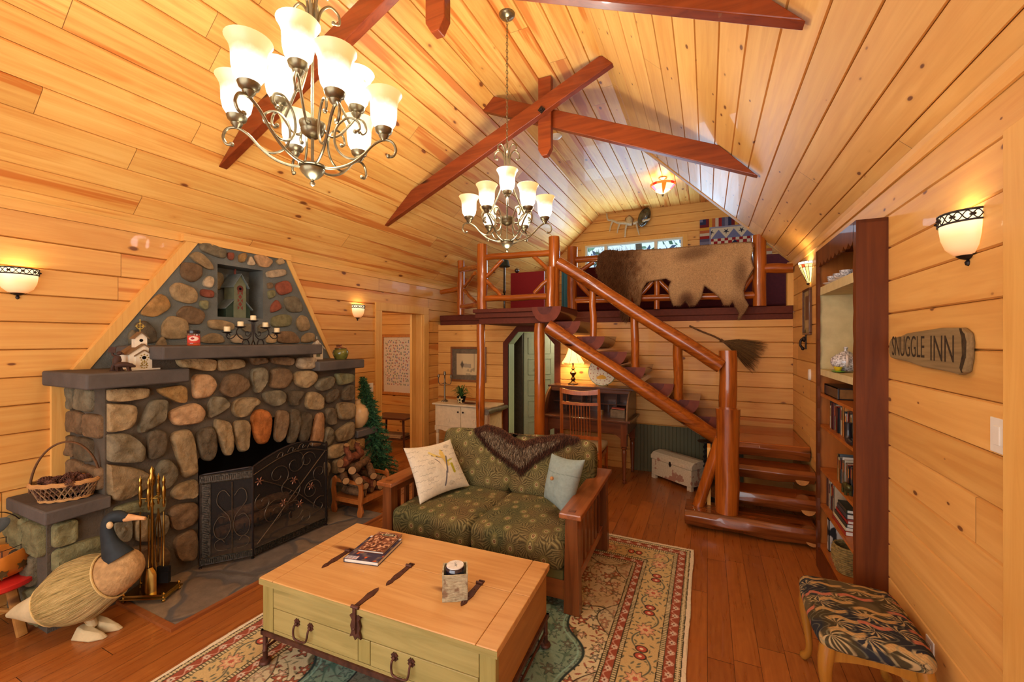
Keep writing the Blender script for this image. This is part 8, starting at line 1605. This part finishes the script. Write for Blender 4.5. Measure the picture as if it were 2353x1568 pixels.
xs_ = np.linspace(min(a for a, b in W2e), max(a for a, b in W2e), 330); zs_ = np.linspace(min(b for a, b in W2e), max(b for a, b in W2e), 150); A, B = np.meshgrid(xs_, zs_)
fold = .035 * np.sin(A * 9 + 2 * vnoise(A, B, 2, 3)) * np.clip((2.95 - B) / .6, 0, 1) + .015 * vnoise(A, B, 6, 8)
YM = YH + .0 + fold; cm = inpoly((A[:-1, :-1] + A[1:, 1:]) / 2, (B[:-1, :-1] + B[1:, 1:]) / 2, W2e)
eh = thing('elk_hide', 'whole elk hide with dark mane hanging over the loft railing', 'hide', (0, 0, 0)); o = gridmesh('skin', np.stack([A, YM, B], -1), M['fur'], eh, cm); xa_, xb_ = xs_[0], xs_[-1]; za_, zb_ = zs_[0], zs_[-1]
def ekc(x, y, z):
    u = (x - xa_) / (xb_ - xa_); v = (z - za_) / (zb_ - za_); n = vnoise(x, z, 5, 2); n2 = vnoise(x, z, 16, 4)
    c = np.zeros(x.shape + (3,)) + np.array([196, 160, 112.]); c = lerp(c, (172, 134, 90), n * .5); c = lerp(c, (118, 84, 52), sm(-v, -.40, -.12) * .8); c = lerp(c, (104, 70, 42), sm(-u + .10 * n2, -.36, -.10) * .95); c = lerp(c, (108, 78, 50), sm(-np.hypot((u - .66) / .13, (v - .86 + (u - .66) * -.3) / .10), -1.4, -.2) * .7); c = lerp(c, (104, 74, 48), sm(-np.hypot((u - .93) / .05, (v - .55) / .22), -1.4, -.2) * .6); c = lerp(c, (76, 48, 30), sm(-np.hypot((u - .61) / .05, (v - .25) / .13), -1.4, -.2) * .8)
    c = lerp(c, (206, 172, 128), sm(u, .94, 1) * .6); e = edist(x, z, W2e); c = lerp(c, (110, 78, 50), sm(-e, -.025, 0) * .5); return c
paint(o, ekc); md = o.modifiers.new('solid', 'SOLIDIFY'); md.thickness = .012
mb = MB(); n_ = 0
while n_ < 3800:
    x = xa_ + (xb_ - xa_) * (.20 * R.random() + .13 * R.random() ** 2 * (1 if R.random() < .8 else 1.6)); z = R.uniform(za_, zb_)
    if not inpoly(np.array([x]), np.array([z]), W2e)[0]: continue
    n_ += 1; top_ = z > zb_ - .16; strands(mb, [(x, YH - .03 - .02 * R.random(), z)], .075 if R.random() < .5 else .05, .0016, (R.uniform(-.6, .2), -.45, 1.0 if top_ and R.random() < .35 else -1), .3, [srgb(96, 60, 34), srgb(124, 82, 48), srgb(74, 44, 26), srgb(142, 98, 60)])
for i in range(1500):
    k = R.randrange(len(W2e)); a_, b_ = W2e[k], W2e[(k + 1) % len(W2e)]; q = R.random(); strands(mb, [(a_[0] * (1 - q) + b_[0] * q, YH - .005, a_[1] * (1 - q) + b_[1] * q)], .025, .0012, (R.uniform(-.5, .5), -.2, -1), .5, [srgb(140, 102, 66), srgb(110, 76, 48)])
mb.build('mane', M['fur'], eh, smooth=0)
# saddle of hide going over the rail
A, B = np.meshgrid(np.linspace(xa_ + .15, xb_ - .08, 80), np.linspace(0, 1, 14)); topz = np.interp(A, sorted([p[0] for p in W2e[2:13]]), [b for a, b in sorted(W2e[2:13])]); o = gridmesh('saddle', np.stack([A, YH + .02 + .16 * B, topz - .004 - .25 * np.maximum(0, B - .35) ** 1.5], -1), M['fur'], eh); paint(o, lambda x, y, z: np.zeros(x.shape + (3,)) + np.array([150, 114, 76.])); md = o.modifiers.new('solid', 'SOLIDIFY'); md.thickness = .012
# antlers and dark mask on the loft wall
YA = 8.9; t = thing('antler_mount', 'pale elk antlers on a small plaque on the loft end wall', 'antlers', P(1447, 515, Y=YK)); tl0 = t.location; PA = lambda px, py, y=YA: P(px, py, Y=y) - Vector(tl0); m_ = plain('bone', srgb(190, 172, 140), .6, var=.1)
def horn(pts, r0, r1): mb.tube([p for p in spline(pts, 5)], list(np.linspace(r0, r1, (len(pts) - 1) * 5 + 1)), 8)
mb = MB(); horn([PA(1452, 515), PA(1438, 513), PA(1420, 512), PA(1408, 507), PA(1397, 505), PA(1394, 491)], .035, .014); horn([PA(1408, 507), PA(1403, 520), PA(1401, 532)], .024, .008); horn([PA(1424, 513), PA(1420, 525), PA(1418, 536)], .024, .008); horn([PA(1440, 514), PA(1437, 530), PA(1436, 545)], .024, .010); horn([PA(1455, 514), PA(1464, 510), PA(1474, 505), PA(1484, 495), PA(1490, 474)], .03, .010); horn([PA(1462, 512), PA(1465, 526), PA(1469, 540)], .022, .008)
mb.build('antler', m_, t); mb = MB(); mb.prism([(-.07, -.02), (.07, -.03), (.085, .10), (.0, .18), (-.09, .12)], 'Y', -.06, -.0); mb.build('skull_plaque', plain('plaque_wood', srgb(150, 110, 70), .5), t, smooth=0, bevel=.01); mb = MB(); mb.ball((.0, -.09, .04), (.07, .05, .10), 12); mb.build('skull_cap', m_, t)
q = P(1481, 505, Y=8.9); t = thing('carved_mask', 'dark round fish mount at the right end of the antlers', 'wall mount', (q.x, 8.86, q.z)); mb = MB(); mb.ball((0, 0, .04), (.12, .09, .20), 16, rot=rotm(0, .35, 0)); mb.ball((-.04, -.06, -.10), (.05, .04, .06), 10); mb.build('body', plain('dark_olive_glaze', srgb(56, 48, 34), .2, coat=.6, var=.4, scale=20), t); MB().tube([(-.03, -.07, -.07), (.03, -.09, -.05), (.09, -.05, -.03), (.10, 0, .0)], .02, 8).build('mouth', m_, t)
# quilt
q0, q1 = P(1608, 506, Y=YK), P(1774, 560, Y=YK); qw, qh = q1.x - q0.x, 1.25; t = thing('quilt', 'patchwork quilt with mountains and stars on the loft end wall', 'quilt', (q0.x, YK - .012, q0.z - qh)); A, B = np.meshgrid(np.linspace(0, qw, 260), np.linspace(0, qh, 250)); o = gridmesh('patchwork', np.stack([A, -.006 + .003 * np.sin(A * 20), B], -1), M['cloth'], t)
def qc(x, y, z):
    pal = np.array([(52, 56, 84), (150, 44, 40), (200, 150, 60), (118, 116, 140), (196, 184, 160), (110, 40, 44), (86, 84, 110), (176, 96, 60)], float); v = qh - z; bd = np.minimum(np.minimum(x, qw - x), np.minimum(v, z)); s = np.where(np.minimum(v, z) < np.minimum(x, qw - x), x, v); c = pal[(np.floor(s / .055).astype(int) * 5 + 3) % 8]
    inn = bd > .17; c = np.where(inn[..., None], np.array([142, 140, 160.]), c); i2 = bd > .20; c = np.where(i2[..., None], np.array([206, 196, 172.]), c)
    vv = v - .20; tri = np.abs(np.mod(x - .2, .26) - .13) < (vv - .03) * .75; c = np.where((i2 & (vv < .20) & tri)[..., None], np.array([112, 116, 152.]), c)
    st_ = np.hypot(np.mod(x - .2 + .13, .26) - .13, vv - .07); an = np.arctan2(vv - .07, np.mod(x - .2 + .13, .26) - .13); c = np.where((i2 & (st_ * (1 + .45 * np.cos(an * 5 + np.pi / 2)) < .028))[..., None], np.array([40, 44, 66.]), c)
    ck = ((np.floor(x / .062) + np.floor(vv / .062)).astype(int) % 2 == 0); r3 = i2 & (vv > .20) & (vv < .39); c = np.where((r3 & ck)[..., None], np.array([146, 40, 44.]), c); dt = i2 & (np.abs(x - qw / 2) < (vv - .24) * .9) & (vv < .6); c = np.where(dt[..., None], np.array([46, 48, 78.]), c); ct_ = i2 & (np.abs(x - qw / 2) < (vv - .31) * .9) & (vv < .55); c = np.where(ct_[..., None], np.array([200, 192, 176.]), c); return c
paint(o, qc); q = P(1795, 600, Y=YK - .1); t = thing('white_lantern', 'small white lantern on a shelf at the far right of the loft', 'lantern', (q.x, q.y, q.z - .12)); mb = MB(); mb.b2((-.09, -.05, 0), (.09, .05, .02)); mb.b2((-.09, -.05, .2), (.09, .05, .22))
for x in (-.08, .08): mb.b2((x - .01, -.05, 0), (x + .01, .05, .22))
mb.build('lantern_frame', M['white'], t, smooth=0); 
MB().b2((-.16, -.10, -.03), (.16, .10, 0)).build('shelf', M['pine_trim_y'], t, smooth=0)
# red sofa, red panel, lamp, blue curtain
M['redcloth'] = plain('dark_red_upholstery', srgb(74, 16, 16), .8, var=.12); a, b = P(1322, 640, Y=6.5), P(1818, 640, Y=6.5); t = thing('red_sofa', 'long dark red sofa behind the loft railing', 'sofa', (a.x, 6.5, 2.15)); MB().b2((0, 0, .05), (b.x - a.x, .16, .74)).build('back', M['redcloth'], t, bevel=.03); MB().b2((.0, .16, .05), (b.x - a.x, .75, .38)).build('seat', M['redcloth'], t, bevel=.03); MB().b2((.03, .03, 0), (b.x - a.x - .03, .7, .05)).build('base', M['black'], t, smooth=0)
a, b = P(1173, 628, Y=7.3), P(1250, 630, Y=7.3); t = thing('headboard', 'flat red headboard standing at the left side of the loft', 'headboard', (a.x, 7.3, 2.141)); MB().b2((0, 0, 0), (b.x - a.x, .05, a.z - 2.141)).build('board', plain('red_board', srgb(150, 36, 40), .5, var=.04), t, smooth=0, bevel=.01)
q = P(1188, 627, Y=7.33); t = thing('glass_globe', 'dark glass globe on top of the red headboard', 'globe', (q.x, 7.325, q.z)); MB().ball((0, 0, .04), (.05, .05, .045), 14).build('globe', plain('smoked_glass', srgb(60, 54, 52), .08, coat=1), t)
q = P(1159, 606, Y=6.7); t = thing('floor_lamp', 'black turned floor lamp in the loft behind the chandelier', 'floor lamp', (q.x, 6.7, 2.141)); H_ = q.z - 2.141; MB().lathe([(0, 0), (.13, 0), (.12, .02), (.03, .04), (.018, .06), (.016, H_ * .45), (.03, H_ * .47), (.02, H_ * .5), (.016, H_ * .9), (.02, H_)], n=16).build('pole', plain('black_gloss', srgb(24, 24, 22), .15, coat=.6), t); MB().lathe([(.09, H_ - .06), (.10, H_ - .05), (.07, H_ + .06), (.05, H_ + .06)], n=20).build('lamp_shade', plain('dark_green_shade', srgb(52, 56, 44), .5), t)
a, b = P(1289, 614, Y=8.7), P(1305, 672, Y=8.7); t = thing('blue_curtain', 'teal blue curtain at the left of the loft window', 'curtain', (a.x, 8.75, 2.145)); A, B = np.meshgrid(np.linspace(0, b.x - a.x, 30), np.linspace(0, a.z - 2.145, 10)); o = gridmesh('drape', np.stack([A, .02 * np.sin(A * 70), B], -1), M['cloth'], t); paint(o, lambda x, y, z: np.zeros(x.shape + (3,)) + np.array([74, 130, 150.])); md = o.modifiers.new('s', 'SOLIDIFY'); md.thickness = .004
